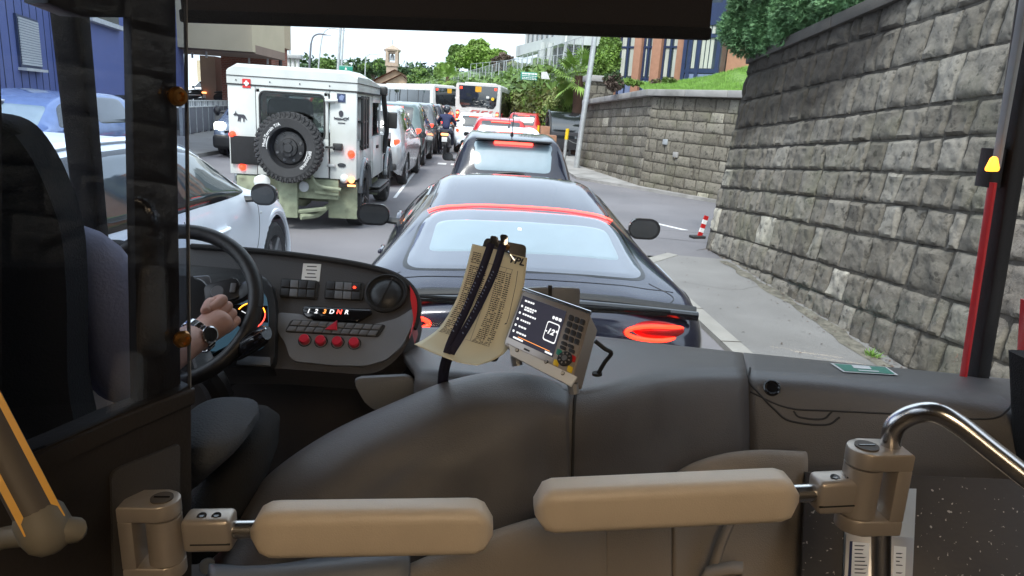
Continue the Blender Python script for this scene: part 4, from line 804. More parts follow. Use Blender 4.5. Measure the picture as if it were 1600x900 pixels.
# beige building
def beige():
    root = empty('beige_building', (PY(290, 100, 34).x, 34, 0), 0, 'beige building with a projecting canopy block, brick base and a deep shaded porch', 'building'); X0 = root.location.x
    def X(px, Y): return PY(px, 90, Y).x - X0
    def Z(px, py, Y): return PY(px, py, Y).z
    def B(nm, x0, x1, y0, y1, z0, z1, m): return MB().bx(x0, x1, y0 - 34, y1 - 34, z0, z1).build(nm, m, root)
    zc0, zc1 = Z(395, 81, 31), Z(395, 30, 31)
    T = Matrix.Translation((X(395, 31), -3, 0)) @ Matrix.Rotation(R(-2), 4, 'Z')
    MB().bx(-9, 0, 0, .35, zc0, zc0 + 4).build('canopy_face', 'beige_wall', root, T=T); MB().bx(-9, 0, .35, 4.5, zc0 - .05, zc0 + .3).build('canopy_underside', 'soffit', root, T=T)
    MB().bx(-9, 0, .35, 4.5, zc0 + .3, zc0 + 4).build('canopy_body', 'beige_wall', root, T=T)
    for x, y in ((-2.4, 1.2), (-3.6, 2.6), (-.6, 3.8), (-1.6, 4.2)): MB().cyl((x, y, zc0 - .3), (x, y, zc0), .05, seg=8).build('downlight', 'white_trim', root, T=T)
    zb = Z(425, 71, 36); B('brick_base', X(345, 36), X(424, 36), 36, 39, 0, zb, 'brick'); B('brick_cap', X(345, 36) - .1, X(425, 36) + .05, 35.9, 39, zb, zb + .12, 'roof_tile')
    B('upper_wall', X(380, 37), X(443, 37), 37, 38.5, zb, zb + 9, 'tan_wall'); B('upper_wall', X(396, 36.8), X(406, 36.8), 36.6, 37, zb, zb + 9, 'beige_wall'); 
    MB().cyl((X(438, 36.9), 2.9, 0), (X(438, 36.9), 2.9, zb + 9), .09, seg=8).build('downpipe', 'dark_metal', root); MB().cyl((X(406, 36.4), 2.4, zb), (X(406, 36.4), 2.4, zb + 9), .07, seg=8).build('downpipe', 'dark_metal', root)
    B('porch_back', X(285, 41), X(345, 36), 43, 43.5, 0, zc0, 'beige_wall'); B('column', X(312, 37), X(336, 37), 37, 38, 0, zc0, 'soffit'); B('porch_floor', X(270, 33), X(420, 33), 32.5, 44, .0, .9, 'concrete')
    return root
beige()
# service yard: grey hoarding with lattice top
def hoarding():
    A, B = PZ(284, 212, .1), PZ(362, 196, .1); root = empty('hoarding_fence', (A.x, A.y, 0), 0, 'dark grey panel fence with a pale slotted top rail left of the dark van', 'fence'); d = Vector((B.x - A.x, B.y - A.y, 0)); U = d.normalized(); n = 9; YM = (A.y + B.y) / 2; T = basis((0, 0, 0), U, Vector((0, 0, 1)))
    zt = PY(320, 166, YM).z; zt2 = PY(320, 156, YM).z
    for q in range(n): l = d.length / n; MB().bx(q * l + .02, (q + 1) * l - .02, .12, zt, -.03, .03, .008).build('panel', 'fence_grey', root, T=T); MB().bx(q * l - .02, q * l + .02, .0, zt2, -.05, .05).build('post', 'galv', root, T=T); MB().bx(q * l + .15, q * l + .35, .02, .12, -.12, .12, .02).build('foot', 'dark_metal', root, T=T)
    b = MB(); b.bx(0, d.length, zt, zt + .04, -.05, .05); b.bx(0, d.length, zt2 - .04, zt2, -.05, .05)
    for q in range(n * 3): b.bx(d.length * q / (n * 3), d.length * q / (n * 3) + .18, zt + .04, zt2 - .04, -.03, .03)
    b.build('slotted_rail', 'blind', root, T=T)
    c = MB(); 
    for q in range(5): c.tube([(.5 + q * 1.2, zt2 + .02, -.5 - q * .1), (1.9 + q * 1.2, zt2 + .22, -1.6)], .03, 5)
    c.tube([(0, zt2 + .15, -1.4), (d.length, zt2 + .15, -1.4)], .03, 5); c.build('stacked_rails', 'galv', root, T=T)
hoarding()
# far left street furniture
pole('street_lamp', (486, 483), 68, 110, 70, .12, 'dark post with a short curved lamp arm, leftmost of the three distant street lamps', 'street lamp', 'fence_grey', 'distant street lamps', arm=(1.5, .9))
pole('street_lamp', (501, 497), 72, 110, 84, .10, 'pale tall street lamp with long curved arm left of the twin masts', 'street lamp', 'galv', 'distant street lamps', arm=(2.2, 2.0))
pole('street_lamp', (571, 570), 96, 130, 95, .09, 'small pale street lamp just left of the church tower', 'street lamp', 'galv', 'distant street lamps', arm=(1.5, 1.0))
pole('mast', (533, 528), 30, 112, 55, .13, 'tall plain grey mast, thicker of the twin masts above the white roof', 'pole', 'galv')
pole('mast', (538, 533), 30, 112, 57, .09, 'tall plain grey mast, thinner of the twin masts above the white roof', 'pole', 'galv')
board('direction_sign', 530, 551, 102, 112, 50, 'sign_green', 'green direction sign with white arrow above the white off roader roof', extra=lambda r_, w_, h_, t_: (MB().prism([(-.09 * w_, .3 * h_), (.09 * w_, .3 * h_), (0, .75 * h_)], .02, XZ(-t_ / 2)).build('arrow', 'signal_white', r_), MB().box((0, -t_ / 2 - .004, h_ * .93), (w_ * .94, .01, h_ * .04)).build('border', 'signal_white', r_)))
o = pole('sign_post', (537, 536), 112, 150, 50.1, .06, 'thin post carrying the green direction sign', 'post', 'galv')
def tank():
    p = PY(459, 106, 44); root = empty('vent_unit', (p.x, 44, p.z), 0, 'cluster of pale vertical ducts with a camera mast on the flat roof', 'roof unit'); u = (PY(460, 100, 44) - PY(459, 100, 44)).length
    for k in (-8, -1, 6): MB().cyl((k * u, 0, 0), (k * u, 0, 17 * u), 3 * u, seg=10).build('duct', 'blind', root)
    MB().bx(-13 * u, 13 * u, -.3, .3, 14 * u, 20 * u, .02).build('top_box', 'galv', root); MB().cyl((-6 * u, 0, 20 * u), (-6 * u, 0, 32 * u), .06, seg=6).build('camera_mast', 'galv', root); MB().box((-9 * u, 0, 31 * u), (8 * u, .3, 4 * u), None, .03).build('camera', 'blind', root)
    MB().bx(-14 * u, 14 * u, -.5, .5, -p.z, 0).build('base', 'brick', root)
tank()
# no-entry and blue signs seen through the off-roader's windows
def round_sign(px, py, Y, r, m1, label, inner):
    p = PY(px, py, Y); root = empty('round_sign', (p.x, Y, p.z), 0, label, 'road sign'); T = XZ()
    circ = lambda q: [(q * math.cos(a), q * math.sin(a)) for a in np.linspace(0, 2 * math.pi, 25)[:-1]]
    MB().prism(circ(r), .03, T).build('disc', m1, root)
    if inner: MB().prism(circ(r * .74), .01, XZ(-.03)).build('face', 'signal_white', root); MB().bx(-r * .45, r * .45, -.05, -.04, -r * .12, r * .12).build('car_symbol', 'ink', root)
    else: MB().bx(-r * .4, r * .4, -.045, -.031, -r * .1, r * .1).build('arrow', 'signal_white', root)
    MB().cyl((0, .04, -p.z), (0, .04, r), .035, seg=8).build('post', 'galv', root)
round_sign(475, 149, 24, .31, 'signal_red', 'round white sign with red rim seen through the rear window of the off roader', True)
round_sign(475, 166, 23.8, .24, 'signal_blue', 'round blue sign with white bar below the red rimmed one', False)
tree('roadside_bush', 497, 140, 185, 60, 27, 'leaf_light', 'light green bushes seen through the rear window of the off roader', 'bush', n=2200, size=.2, seed=95, trunk=False, m2='leaf')
# low roadside things on the right
def bike_shelter():
    a = PY(866, 226, 29); root = empty('bin_shelter', (PY(885, 240, 29.5).x, 29.5, .07), 0, 'black metal bin shelter with a curved hood beside the stone pier', 'shelter'); hw = .85; 
    prof = [(-.9, 0), (.9, 0), (.9, 1.55), (.2, 1.75), (-.35, 1.62), (-.78, 1.2), (-.9, .7)]
    b = MB()
    for x in (-hw, hw): b.tube([(x, y, z) for y, z in prof[2:]] + [(x, -.9, 0)], .045, 8, k=4); b.tube([(x, .9, 0), (x, .9, 1.55)], .04, 6)
    b.tube([(-hw, -.35, 1.62), (-hw + .01, .9, 1.2)], .03, 6); b.build('frame', 'black_plastic', root)
    MB().loft([[(x, y, z) for y, z in cr_path([(p[0], p[1], 0) for p in prof[2:]], 4) and [(q.x, q.y) for q in cr_path([(p[0], p[1], 0) for p in prof[2:]], 4)]] for x in (-hw, hw)], False, False).build('hood', 'glass_dark', root)
    MB().bx(-hw, hw, -.88, -.82, .25, .95, .01).build('front_panel', 'dark_metal', root); MB().bx(-hw, hw, .82, .9, .1, 1.5).build('back_panel', 'dark_metal', root)
    for x in (-hw, 0, hw): MB().bx(x - .03, x + .03, -.9, -.84, 0, .3).build('leg', 'dark_metal', root)
bike_shelter()
def post_yellow(px, pt_, pb, Y, label):
    b = PZ(px[1], pb, .07); b = PY(px[1], pb, Y); root = empty('bollard', (b.x, Y, .07), R(0), label, 'bollard'); h = PY(px[0], pt_, Y).z - .07; dx = PY(px[0], pt_, Y).x - b.x
    MB().cyl((0, 0, 0), (dx * .62, 0, h * .70), .055, seg=12).build('post', 'galv', root); MB().tube([(dx * .62, 0, h * .70), (dx, 0, h * .98), (dx, 0, h)], .062, 12).build('yellow_sleeve', 'yellow', root)
    MB().tube([(dx * .7, 0, h * .72), (dx + .35, .2, h * .60), (dx + .8, .4, h * .62)], .01, 5, k=4).build('chain', 'galv', root)
post_yellow((887, 881), 201, 251, 23.5, 'grey bollard with a bright yellow sleeve leaning in front of the bin shelter')
for px, p0, p1, w_, Y, lb in ((852, 197, 222, .32, 25, 'tall brown square planter block, left of the pair'), (861, 211, 225, .36, 24, 'short brown square block in front of the taller one')):
    a = PY(px, p0, Y); tag(MB().bx(a.x - w_ / 2, a.x + w_ / 2, Y - .18, Y + .18, .0, a.z, .02).build('brown_block', 'brown'), lb, 'block')
post_y = PY(841, 205, 30); b = MB().cyl((0, 0, 0), (0, 0, PY(841, 196, 30).z), .05, seg=8).build('short_post', 'yellow'); b.location = (post_y.x, 30, 0); tag(b, 'short yellow post left of the brown blocks', 'bollard')
# red and white marker by the wall corner
def marker():
    p = PZ(1092, 372, 0); root = empty('warning_marker', (p.x, p.y, 0), R(15), 'small leaning red and white warning marker at the corner of the tall wall', 'marker'); T = Matrix.Rotation(R(14), 4, 'Y')
    for k in range(5): MB().bx(-.035, .035, -.012, .012, .03 + k * .065, .03 + (k + 1) * .065 - .001).build('stripe', 'signal_red' if k % 2 == 0 else 'signal_white', root, T=T)
    MB().box((-.03, 0, .02), (.22, .14, .04), None, .012).build('foot', 'rubber', root)
marker()
# ------------------------------------------------------------------ the coupe right ahead
def coupe():
    root = empty('sports_coupe', (.30, 3.0, 0), 0, 'dark glossy sports coupe stopped directly ahead with full width glowing red lights', 'car', 'cars queuing in the right lane'); S = Surf(COUPE); wy = (.68, 3.10)
    S.body(9, [(y, .34, .38) for y in wy], 'body', 'car_coupe', root)
    MB().bx(-.68, .68, .15, 4.05, .2, .5).build('underbody', 'black_plastic', root); wheels(root, wy, .34, 1.85, 'car_coupe', .27, trim='car_coupe')
    c4 = [(3.0, 2.80), (4.93, 2.97), (4.93, 7.03), (3.0, 7.20)]
    S.patch('window_seal', [(2.95, 2.73), (4.98, 2.90), (4.98, 7.10), (2.95, 7.27)], 'black_gloss', root, .004, 6, 12, 72)
    rw = S.patch('rear_window', c4, 'glass_coupe', root, .009, 6, 14, 72)
    S.patch('reflection_patch', [(3.5, 3.22), (4.55, 3.32), (4.55, 6.68), (3.5, 6.78)], 'glass_sky', rw, .013, 9, 12, 64)  # paler inner patch: a reflection painted on the rear glass
    S.patch('sticker', [(4.2, 4.90), (4.3, 4.90), (4.3, 4.98), (4.2, 4.98)], 'paper_white', rw, .016, 12, 3, 16)
    S.patch('side_window', [(5.0, 2.2), (8.8, 2.2), (8.3, 2.85), (5.7, 2.85)], 'glass_dark', root, .007, 5, 8, 48); S.patch('side_window', [(5.0, 7.8), (8.8, 7.8), (8.3, 7.15), (5.7, 7.15)], 'glass_dark', root, .007, 5, 8, 48)
    S.patch('windscreen', [(8.08, 3.2), (8.95, 3.1), (8.95, 6.9), (8.08, 6.8)], 'glass_dark', root, .007, 7)
    def ln(nm, uv, m, r, off): 
        P = cr_path([(a, b, 0) for a, b in uv], 6); return MB().tube([Vector(S.at(p.x, p.y) + S.nrm(p.x, p.y) * off) for p in P], r, 8).build(nm, m, root)
    ln('roof_light_bar', [(5.0, 3.05), (5.05, 4.1), (5.06, 5), (5.05, 5.9), (5.0, 6.95)], 'bar_on', .0042, .007)
    for v in (3.05, 6.95): ln('roof_seam', [(5.2, v), (6.2, v), (8, v)], 'black_gloss', .004, .001)
    ln('panel_gap', [(2.75, 2.4), (2.7, 3.4), (2.68, 5), (2.7, 6.6), (2.75, 7.6)], 'black_gloss', .003, .0)
    ln('panel_gap', [(1.95, 2.6), (2.05, 3.4), (2.08, 5), (2.05, 6.6), (1.95, 7.4)], 'black_gloss', .0035, .0)
    for v0, v1 in ((2.35, 2.6), (7.65, 7.4)): ln('panel_gap', [(2.0, v1), (2.5, v0 + (.1 if v0 < 5 else -.1)), (3.0, 2.8 if v0 < 5 else 7.2)], 'black_gloss', .003, .0)
    # rear spoiler slot, full width lamp and bumper
    b = MB()
    prof = [(-.80, 0), (-.4, .022), (0, .03), (.4, .022), (.80, 0)]
    b.tube([(x, .165 - .06 * (abs(x) / .8) ** 2, .868 + z - .03) for x, z in prof], .011, 8, k=8, sx=2.0); b.build('spoiler_edge', 'black_plastic', root)
    MB().tube([(x, .105 - .03 * (abs(x) / .8) ** 2.4, .818 + z * .8) for x, z in prof], .022, 10, k=8).build('lamp_recess', 'black_gloss', root)
    for s in (-1, 1):
        T = Matrix.Translation((s * .66, .115, .80)) @ Matrix.Rotation(-s * R(0), 4, 'Z'); pts = [(s * .60 + .145 * math.cos(a), .055 + .06 * max(0, s * math.cos(a)) ** 2, .742 + .034 * math.sin(a)) for a in np.linspace(0, 2 * math.pi, 29)]
        MB().tube([Vector(p) - Vector((0, .035, 0)) for p in pts], .010, 8, cap=False).build('tail_light', 'red_on', root)
        MB().ball((s * .60, .07, .742), 1, 3, (.15, .05, .045)).build('tail_lens', 'signal_red', root)
        mirror(root, s * .80, 1.9, .94, s, 'black_gloss', (.24, .13, .15), .04)
        MB().box((s * .89, 1.75, .72), (.03, .2, .03), None, .01).build('door_handle', 'car_coupe', root)
    MB().bx(-.84, .84, -.06, .15, .32, .62, .07, 4).build('bumper', 'car_coupe', root)
    # fuel flap outline on the right haunch
    P_ = [Vector(S.at(4.15 + .42 * math.cos(a), 8.1 + .22 * math.sin(a)) + S.nrm(4.15, 8.1) * .002) for a in np.linspace(0, 2 * math.pi, 25)]
    MB().tube(P_, .003, 6, cap=False).build('fuel_flap', 'chrome', root)
    return S
coupe()
# ------------------------------------------------------------------ right lane queue
GR, GL = 'cars queuing in the right lane', 'cars queuing in the left lane'
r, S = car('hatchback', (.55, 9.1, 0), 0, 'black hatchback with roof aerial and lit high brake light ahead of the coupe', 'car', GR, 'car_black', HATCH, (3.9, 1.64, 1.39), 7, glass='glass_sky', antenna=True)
[setattr(c_, 'location', (c_.location.x, c_.location.y, c_.location.z - .16)) for c_ in r.children if c_.name.startswith('tail_light')]; MB().tube([(-.22, .075, .90), (0, .05, .92), (.16, .07, .905)], .014, 8, k=4).build('wiper', 'black_plastic', r); MB().bx(-.5, .5, .13, .42, 1.315, 1.345, .014).build('roof_spoiler', 'black_gloss', r)
car('hatchback', (.78, 14.6, 0), 0, 'silvery white hatchback with plain roof, third car in the right lane', 'car', GR, 'car_white', HATCH, (4.1, 1.72, 1.36), 4, antenna=True)
car('hatchback', (.80, 20.2, 0), 0, 'red hatchback with pinkish shiny roof in the right lane', 'car', GR, 'car_red', SUV, (4.1, 1.75, 1.38), 4, antenna=True)
car('hatchback', (.12, 27.5, 0), R(0), 'small white car with dark rear window directly behind the white bus', 'car', GR, 'car_white', SUV, (3.9, 1.70, 1.42), 4)
car('small_car', (2.3, 33.0, 0), R(-12), 'red car beside the white bus, nearer of the red cars by the ivy wall', 'car', 'far red cars by the ivy wall', 'car_red', SUV, (4.0, 1.7, 1.55), 3)
car('small_car', (2.75, 41, 0), R(-12), 'red and black car beyond the red scooter by the ivy wall', 'car', 'far red cars by the ivy wall', 'car_red', HATCH, (4.0, 1.7, 1.5), 3)
car('parked_car', (PY(868, 200, 36).x, 38.5, 0.05), R(176), 'pale silver car parked behind the brown blocks', 'car', None, 'car_silver', HATCH, (4.2, 1.75, 1.5), 4, brake=False, glass='glass_sky')
# ------------------------------------------------------------------ left lane queue
car('estate_car', (-2.30, 14.6, 0), R(-1), 'silver car with bright tail light directly in front of the white off roader', 'car', GL, 'car_silver', SUV, (4.6, 1.82, 1.52), 5)
car('suv', (-2.28, 20.0, 0), R(-1), 'dark green suv behind the silver car in the left lane', 'car', GL, 'car_teal', SUV, (4.4, 1.86, 1.62), 4, rails=True)
car('suv', (-2.22, 25.4, 0), R(-1.5), 'dark suv with roof rails and black mirror, third car of the left lane', 'car', GL, 'car_grey', SUV, (4.5, 1.86, 1.66), 4, rails=True)
car('suv', (-2.15, 31.0, 0), R(-2), 'grey suv behind the orange car in the left lane', 'car', GL, 'car_black', SUV, (4.5, 1.84, 1.66), 4, rails=True)
car('small_car', (-1.95, 37.5, 0), R(-3), 'bright orange car at the head of the left lane', 'car', GL, 'car_orange', SUV, (3.9, 1.75, 1.62), 4)
# white hatch beside us
def near_white():
    st = [(0., sec(.36, .62, .74, .55, .70, .80, .52, .90)), (.08, sec(.28, .72, .82, .58, .79, .92, .60, 1.05)), (.22, sec(.24, .76, .84, .60, .82, .96, .66, 1.26)), (.45, sec(.22, .78, .86, .60, .845, .98, .655, 1.42)), (.85, sec(.22, .80, .87, .60, .85, .97, .65, 1.49)),
          (1.5, sec(.22, .80, .87, .60, .85, .95, .645, 1.51)), (2.1, sec(.22, .80, .87, .60, .85, .94, .64, 1.47)), (2.6, sec(.22, .80, .87, .60, .84, .935, .62, 1.30)), (3.02, sec(.22, .80, .87, .58, .83, .93, .66, 1.02, .03)), (3.4, sec(.22, .80, .865, .56, .81, .87, .62, .94, .03)), (3.8, sec(.24, .78, .83, .52, .76, .75, .56, .82, .02)), (4.02, sec(.28, .68, .73, .48, .66, .62, .46, .66)), (4.1, sec(.32, .58, .62, .46, .54, .56, .38, .58))]
    st = [(y * 1.075, [(x, z if z < .93 else .93 + (z - .93) * .84) for x, z in s]) for y, s in st]; L_ = 4.4; root = empty('white_hatchback', (-2.56, 2.35, 0), R(-1.0), 'white hatchback with black mirror close beside the bus on the left', 'car', GL); S = Surf(st); wy = (.85, 3.62)
    S.body(9, [(y, .33, .375) for y in wy], 'body', 'car_white', root); MB().bx(-.62, .62, .15, 4.1, .2, .55).build('underbody', 'black_plastic', root); wheels(root, wy, .33, 1.74, 'car_white', trim='car_white')
    for a, b, c, d in ((2.20, 2.88, 2.12, 2.96), (7.80, 7.12, 7.88, 7.04)):
        S.patch('window_trim', [(2.62, c), (7.62, c), (6.98, d), (3.3, d)], 'black_gloss', root, .005, 5, 10, 64)
        S.patch('side_window', [(2.85, a), (3.95, a), (3.95, b), (3.45, b)], 'glass_mid', root, .010, 5, 8, 40); S.patch('side_window', [(4.1, a), (5.25, a), (5.25, b), (4.1, b)], 'glass_mid', root, .010, 9, 8, 40); S.patch('side_window', [(5.4, a), (7.4, a), (6.85, b), (5.4, b)], 'glass_mid', root, .010, 7, 8, 40)
    def ln(nm, uv, m, r, off): 
        P = cr_path([(a, b, 0) for a, b in uv], 6); return MB().tube([Vector(S.at(p.x, p.y) + S.nrm(p.x, p.y) * off) for p in P], r, 6).build(nm, m, root)
    for v0, v1, v2 in ((2, 1.2, .4), (8, 8.8, 9.6)):
        ln('door_gap', [(5.32, v0), (5.32, v1), (5.25, v2)], 'black_plastic', .003, 0); ln('door_gap', [(7.85, v0), (7.75, v1), (7.5, v2)], 'black_plastic', .003, 0)
    S.patch('rear_window', [(1.2, 3.3), (2.9, 3.4), (2.9, 6.6), (1.2, 6.7)], 'glass_dark', root, .008, 6); S.patch('windscreen', [(7.1, 3.2), (7.95, 3.1), (7.95, 6.9), (7.1, 6.8)], 'glass_mid', root, .008, 7)
    for v in (3.1, 6.9): ln('roof_strip', [(3.4, v), (5, v), (6.8, v)], 'galv', .008, .002)
    for s in (-1, 1):
        mirror(root, s * .83, 2.92, .99, s, 'black_gloss', (.20, .13, .16), .06)
        h = MB().tube([(s * .868, 2.24, .80), (s * .90, 2.28, .805), (s * .90, 2.42, .805), (s * .868, 2.46, .80)], .014, 8, k=4); h.build('door_handle', 'car_white', root)
        MB().box((s * .62, 4.15, .66), (.24, .2, .14), Matrix.Rotation(-s * R(35), 3, 'Z'), .04, 3).build('headlight', 'glass_mid', root); MB().box((s * .72, .07, .86), (.12, .12, .24), Matrix.Rotation(s * R(28), 3, 'Z'), .03, 3).build('tail_light', 'red_on', root)
        MB().ball((s * .862, 3.22, .80), .018, 2, (.4, 1.3, .7)).build('side_repeater', 'signal_red' if 0 else 'blind', root)
near_white()
# oncoming side: blue car, dark van
car('oncoming_car', (-7.2, 14.2, 0), R(180), 'blue car with pale windscreen in the opposite lane beyond the white hatchback', 'car', None, 'car_blue', HATCH, (4.1, 1.76, 1.55), 5, brake=False, glass='glass_sky')
VAN = [(0., sec(.36, .72, .82, .60, .80, .95, .62, 1.75)), (.10, sec(.26, .78, .88, .62, .87, 1.0, .70, 1.84)), (1.0, sec(.22, .80, .90, .62, .88, 1.02, .72, 1.88)), (2.4, sec(.22, .80, .90, .62, .88, 1.02, .70, 1.86)), (3.0, sec(.22, .80, .90, .62, .87, 1.02, .66, 1.74)), (3.55, sec(.22, .80, .90, .62, .86, 1.02, .68, 1.30)), (3.85, sec(.22, .80, .89, .62, .84, .98, .70, 1.10, .03)), (4.25, sec(.24, .80, .86, .56, .80, .86, .62, .96, .03)), (4.48, sec(.28, .72, .78, .50, .72, .70, .52, .76)), (4.55, sec(.32, .64, .68, .46, .6, .6, .44, .64))]
def van():
    p = PZ(330, 243, 0); root = empty('dark_van', (p.x - .82, 24.0, 0), R(180), 'slate blue van with one bright headlight in the opposite lane left of the off roader', 'van'); S = Surf(VAN); wy = (.8, 3.7)
    root.location = (PY(328, 230, 19.5).x + .9, 24.0, 0)
    S.body(7, [(y, .34, .38) for y in wy], 'body', 'van_blue', root); MB().bx(-.65, .65, .15, 4.3, .2, .55).build('underbody', 'black_plastic', root); wheels(root, wy, .34, 1.8, 'black_plastic', trim='black_plastic')
    S.patch('windscreen', [(4.15, 3.1), (5.9, 3.05), (5.9, 6.95), (4.15, 6.9)], 'glass_dark', root, .008, 7)
    for a, b in ((2.15, 2.9), (7.85, 7.1)): S.patch('side_window', [(3.2, a), (5.3, a), (4.5, b), (3.2, b)], 'glass_dark', root, .008, 7)
    for s in (-1, 1):
        MB().box((s * .66, 4.36, .80), (.30, .2, .26), Matrix.Rotation(-s * R(32), 3, 'Z'), .07, 4).build('headlight', 'white_on', root); mirror(root, s * .87, 3.45, 1.2, s, 'black_plastic', (.2, .14, .28), .07); MB().cyl((s * .6, 4.48, .38), (s * .6, 4.58, .38), .07, seg=14).build('fog_light', 'blind', root)
    MB().bx(-.80, .80, 4.25, 4.62, .24, .60, .09, 4).build('bumper', 'black_plastic', root); MB().bx(-.5, .5, 4.46, 4.53, .62, .72, .02).build('grille', 'black_gloss', root)
van()

# ------------------------------------------------------------------ off-roader
def offroader():
    root = empty('off_roader', (-2.30, 9.25, 0), 0, 'boxy white off roader with spare wheel on its rear door and muddy underside', 'off-roader', GL); W_ = .87; root.scale = (.93, .95, .99)
    def B(nm, m, *boxes, bev=0., par=None, T=None):
        b = MB()
        for q in boxes: b.bx(*q, bev)
        return b.build(nm, m, par or root, T=T)
    zb, zw, zt = .70, 1.20, 1.83
    # rear panel with the door opening, side panels, roof
    B('body', 'rover_white', (-W_, -.50, 0, .05, zb, zt), (.50, W_, 0, .05, zb, zt), (-.50, .50, 0, .05, 1.785, zt), (-W_, -W_ + .04, .05, 4.1, zb, zw), (W_ - .04, W_, .05, .5, zb, zw), (W_ - .04, W_, .5, 1.45, .86, zw), (W_ - .04, W_, 1.45, 2.9, zb - .12, zw), (W_ - .04, W_, 2.9, 4.1, .86, zw), bev=.012)
    B('side_panel', 'rover_white', (W_ - .07, W_ - .03, .05, 1.55, zw, zt), (-W_ + .03, -W_ + .07, .05, 1.55, zw, zt), (W_ - .07, W_ - .03, 1.55, 2.7, zt - .12, zt), (-W_ + .03, -W_ + .07, 1.55, 2.7, zt - .12, zt), (W_ - .07, W_ - .03, 1.62, 1.70, zw, zt), (W_ - .07, W_ - .03, 2.6, 2.7, zw, zt), (-W_ + .03, -W_ + .07, 2.6, 2.7, zw, zt), bev=.008)
    B('bonnet', 'rover_white', (-W_ + .14, W_ - .14, 2.75, 4.05, .9, 1.20), (-W_, -W_ + .14, 2.75, 4.05, .85, 1.12), (W_ - .14, W_, 2.75, 4.05, .85, 1.12), bev=.03); B('bulkhead', 'black_plastic', (-W_ + .05, W_ - .05, 2.6, 2.75, .5, 1.18)); B('floor', 'black_plastic', (-W_ + .05, W_ - .05, .05, 2.7, .60, .66))
    B('windscreen_frame', 'rover_white', (-W_ + .05, -W_ + .12, 2.68, 2.74, 1.2, zt), (W_ - .12, W_ - .05, 2.68, 2.74, 1.2, zt), (-W_ + .05, W_ - .05, 2.68, 2.74, zt - .10, zt), bev=.008)
    d = B('rear_door', 'rover_white', (-.485, .485, -.03, .035, zb + .01, 1.215), (-.485, -.425, -.03, .035, 1.215, 1.80), (.425, .485, -.03, .035, 1.215, 1.80), (-.485, .485, -.03, .035, 1.745, 1.80), bev=.010)
    MB().prism(rrect(.86, .56, .07), .012, Matrix.Translation((0, -.02, 1.48)) @ YUP).build('window_glass', 'window_clear', d)
    ring = [(x, -.032, z + 1.48) for x, z in rrect(.87, .57, .075)]; MB().tube(ring + ring[:1], .014, 6, cap=False).build('window_seal', 'rubber', d)
    B('hinge', 'galv', (.47, .58, -.05, -.02, 1.68, 1.72), (.47, .58, -.05, -.02, .86, .90), bev=.01, par=d); MB().cyl((.45, -.07, 1.70), (.62, -.05, 1.71), .022, seg=10).build('door_stay', 'rover_white', d); B('door_latch', 'black_plastic', (.55, .68, -.06, 0, 1.08, 1.17), (.45, .58, -.08, -.05, 1.10, 1.13), bev=.01, par=d)
    B('side_glass', 'window_clear', (W_ - .06, W_ - .045, 1.70, 2.6, zw, zt - .12), (-W_ + .045, -W_ + .06, 1.60, 2.6, zw, zt - .12)); B('windscreen', 'window_clear', (-W_ + .12, W_ - .12, 2.70, 2.71, 1.2, zt - .1))
    for x in (-.45,): MB().box((x, 1.75, 1.30), (.46, .16, .62), None, .05, 3).build('front_seat', 'cloth_black', root)
    MB().box((-.26, .9, 1.40), (.66, .14, .60), None, .10, 4).build('rear_seat', 'cloth_black', root)
    # gutter and raised roof with chamfered edges
    B('gutter', 'rubber', (-W_ - .012, W_ + .012, -.012, 2.8, zt - .004, zt + .012))
    def ring_(y, w0, z0, z1, ch): return [(-w0, y, z0), (w0, y, z0), (w0, y, z1 - ch * .5), (w0 - ch * .9, y, z1), (-w0 + ch * .9, y, z1), (-w0, y, z1 - ch * .5)]
    m_ = MB(); m_.loft([ring_(0.0, W_ + .005, zt + .012, 2.05, .12), ring_(.06, W_ + .005, zt + .012, 2.09, .14), ring_(1.0, W_ + .005, zt + .012, 2.10, .14), ring_(2.4, W_ - .01, zt + .012, 2.05, .14), ring_(2.8, W_ - .05, zt + .012, 1.90, .04)]); m_.build('raised_roof', 'rover_white', root, 20)
    B('roof_seam', 'rubber', (-W_ - .012, W_ + .012, -.008, 2.4, 1.935, 1.944))
    for x in (-.75, -.3, .1, .5): MB().ball((x, -.005, 1.885), .010, 1).build('rivet', 'black_plastic', root)
    # spare wheel
    sp = Matrix.Translation((.0, -.20, 1.09)) @ Matrix.Rotation(R(90), 4, 'X'); r = .435
    t = MB(); t.lathe([(r * .60, -.11), (r * .84, -.125), (r * .95, -.105), (r * .97, 0), (r * .95, .105), (r * .84, .125), (r * .60, .11)], sp, 48)
    for k in range(40):
        a = 2 * math.pi * k / 40
        for z_, dz in ((.062, .05), (-.062, .05), (0, .04)):
            a2 = a + (.06 if z_ == 0 else 0); c = sp @ Vector((r * .975 * math.cos(a2), r * .975 * math.sin(a2), z_)); rot = (sp @ Matrix.Rotation(a2, 4, 'Z')).to_3x3() @ Matrix.Rotation(R(20 if z_ >= 0 else -20), 3, 'X'); t.box(c, (.040, .042, dz * 2.1 if z_ else .07), rot, .004, 1)
    for k in range(40):
        a = 2 * math.pi * (k + .5) / 40; c = sp @ Vector((r * .93 * math.cos(a), r * .93 * math.sin(a), .112)); t.box(c, (.05, .030, .03), (sp @ Matrix.Rotation(a, 4, 'Z')).to_3x3(), .004, 1)
    t = t.build('spare_wheel', 'tyre', root, 30)
    rm = MB(); rm.lathe([(r * .61, .10), (r * .585, .10), (r * .56, .03), (r * .50, -.01), (r * .46, .02), (r * .28, .035), (r * .26, .06), (r * .15, .065), (r * .13, .085), (.01, .085)], sp, 40)
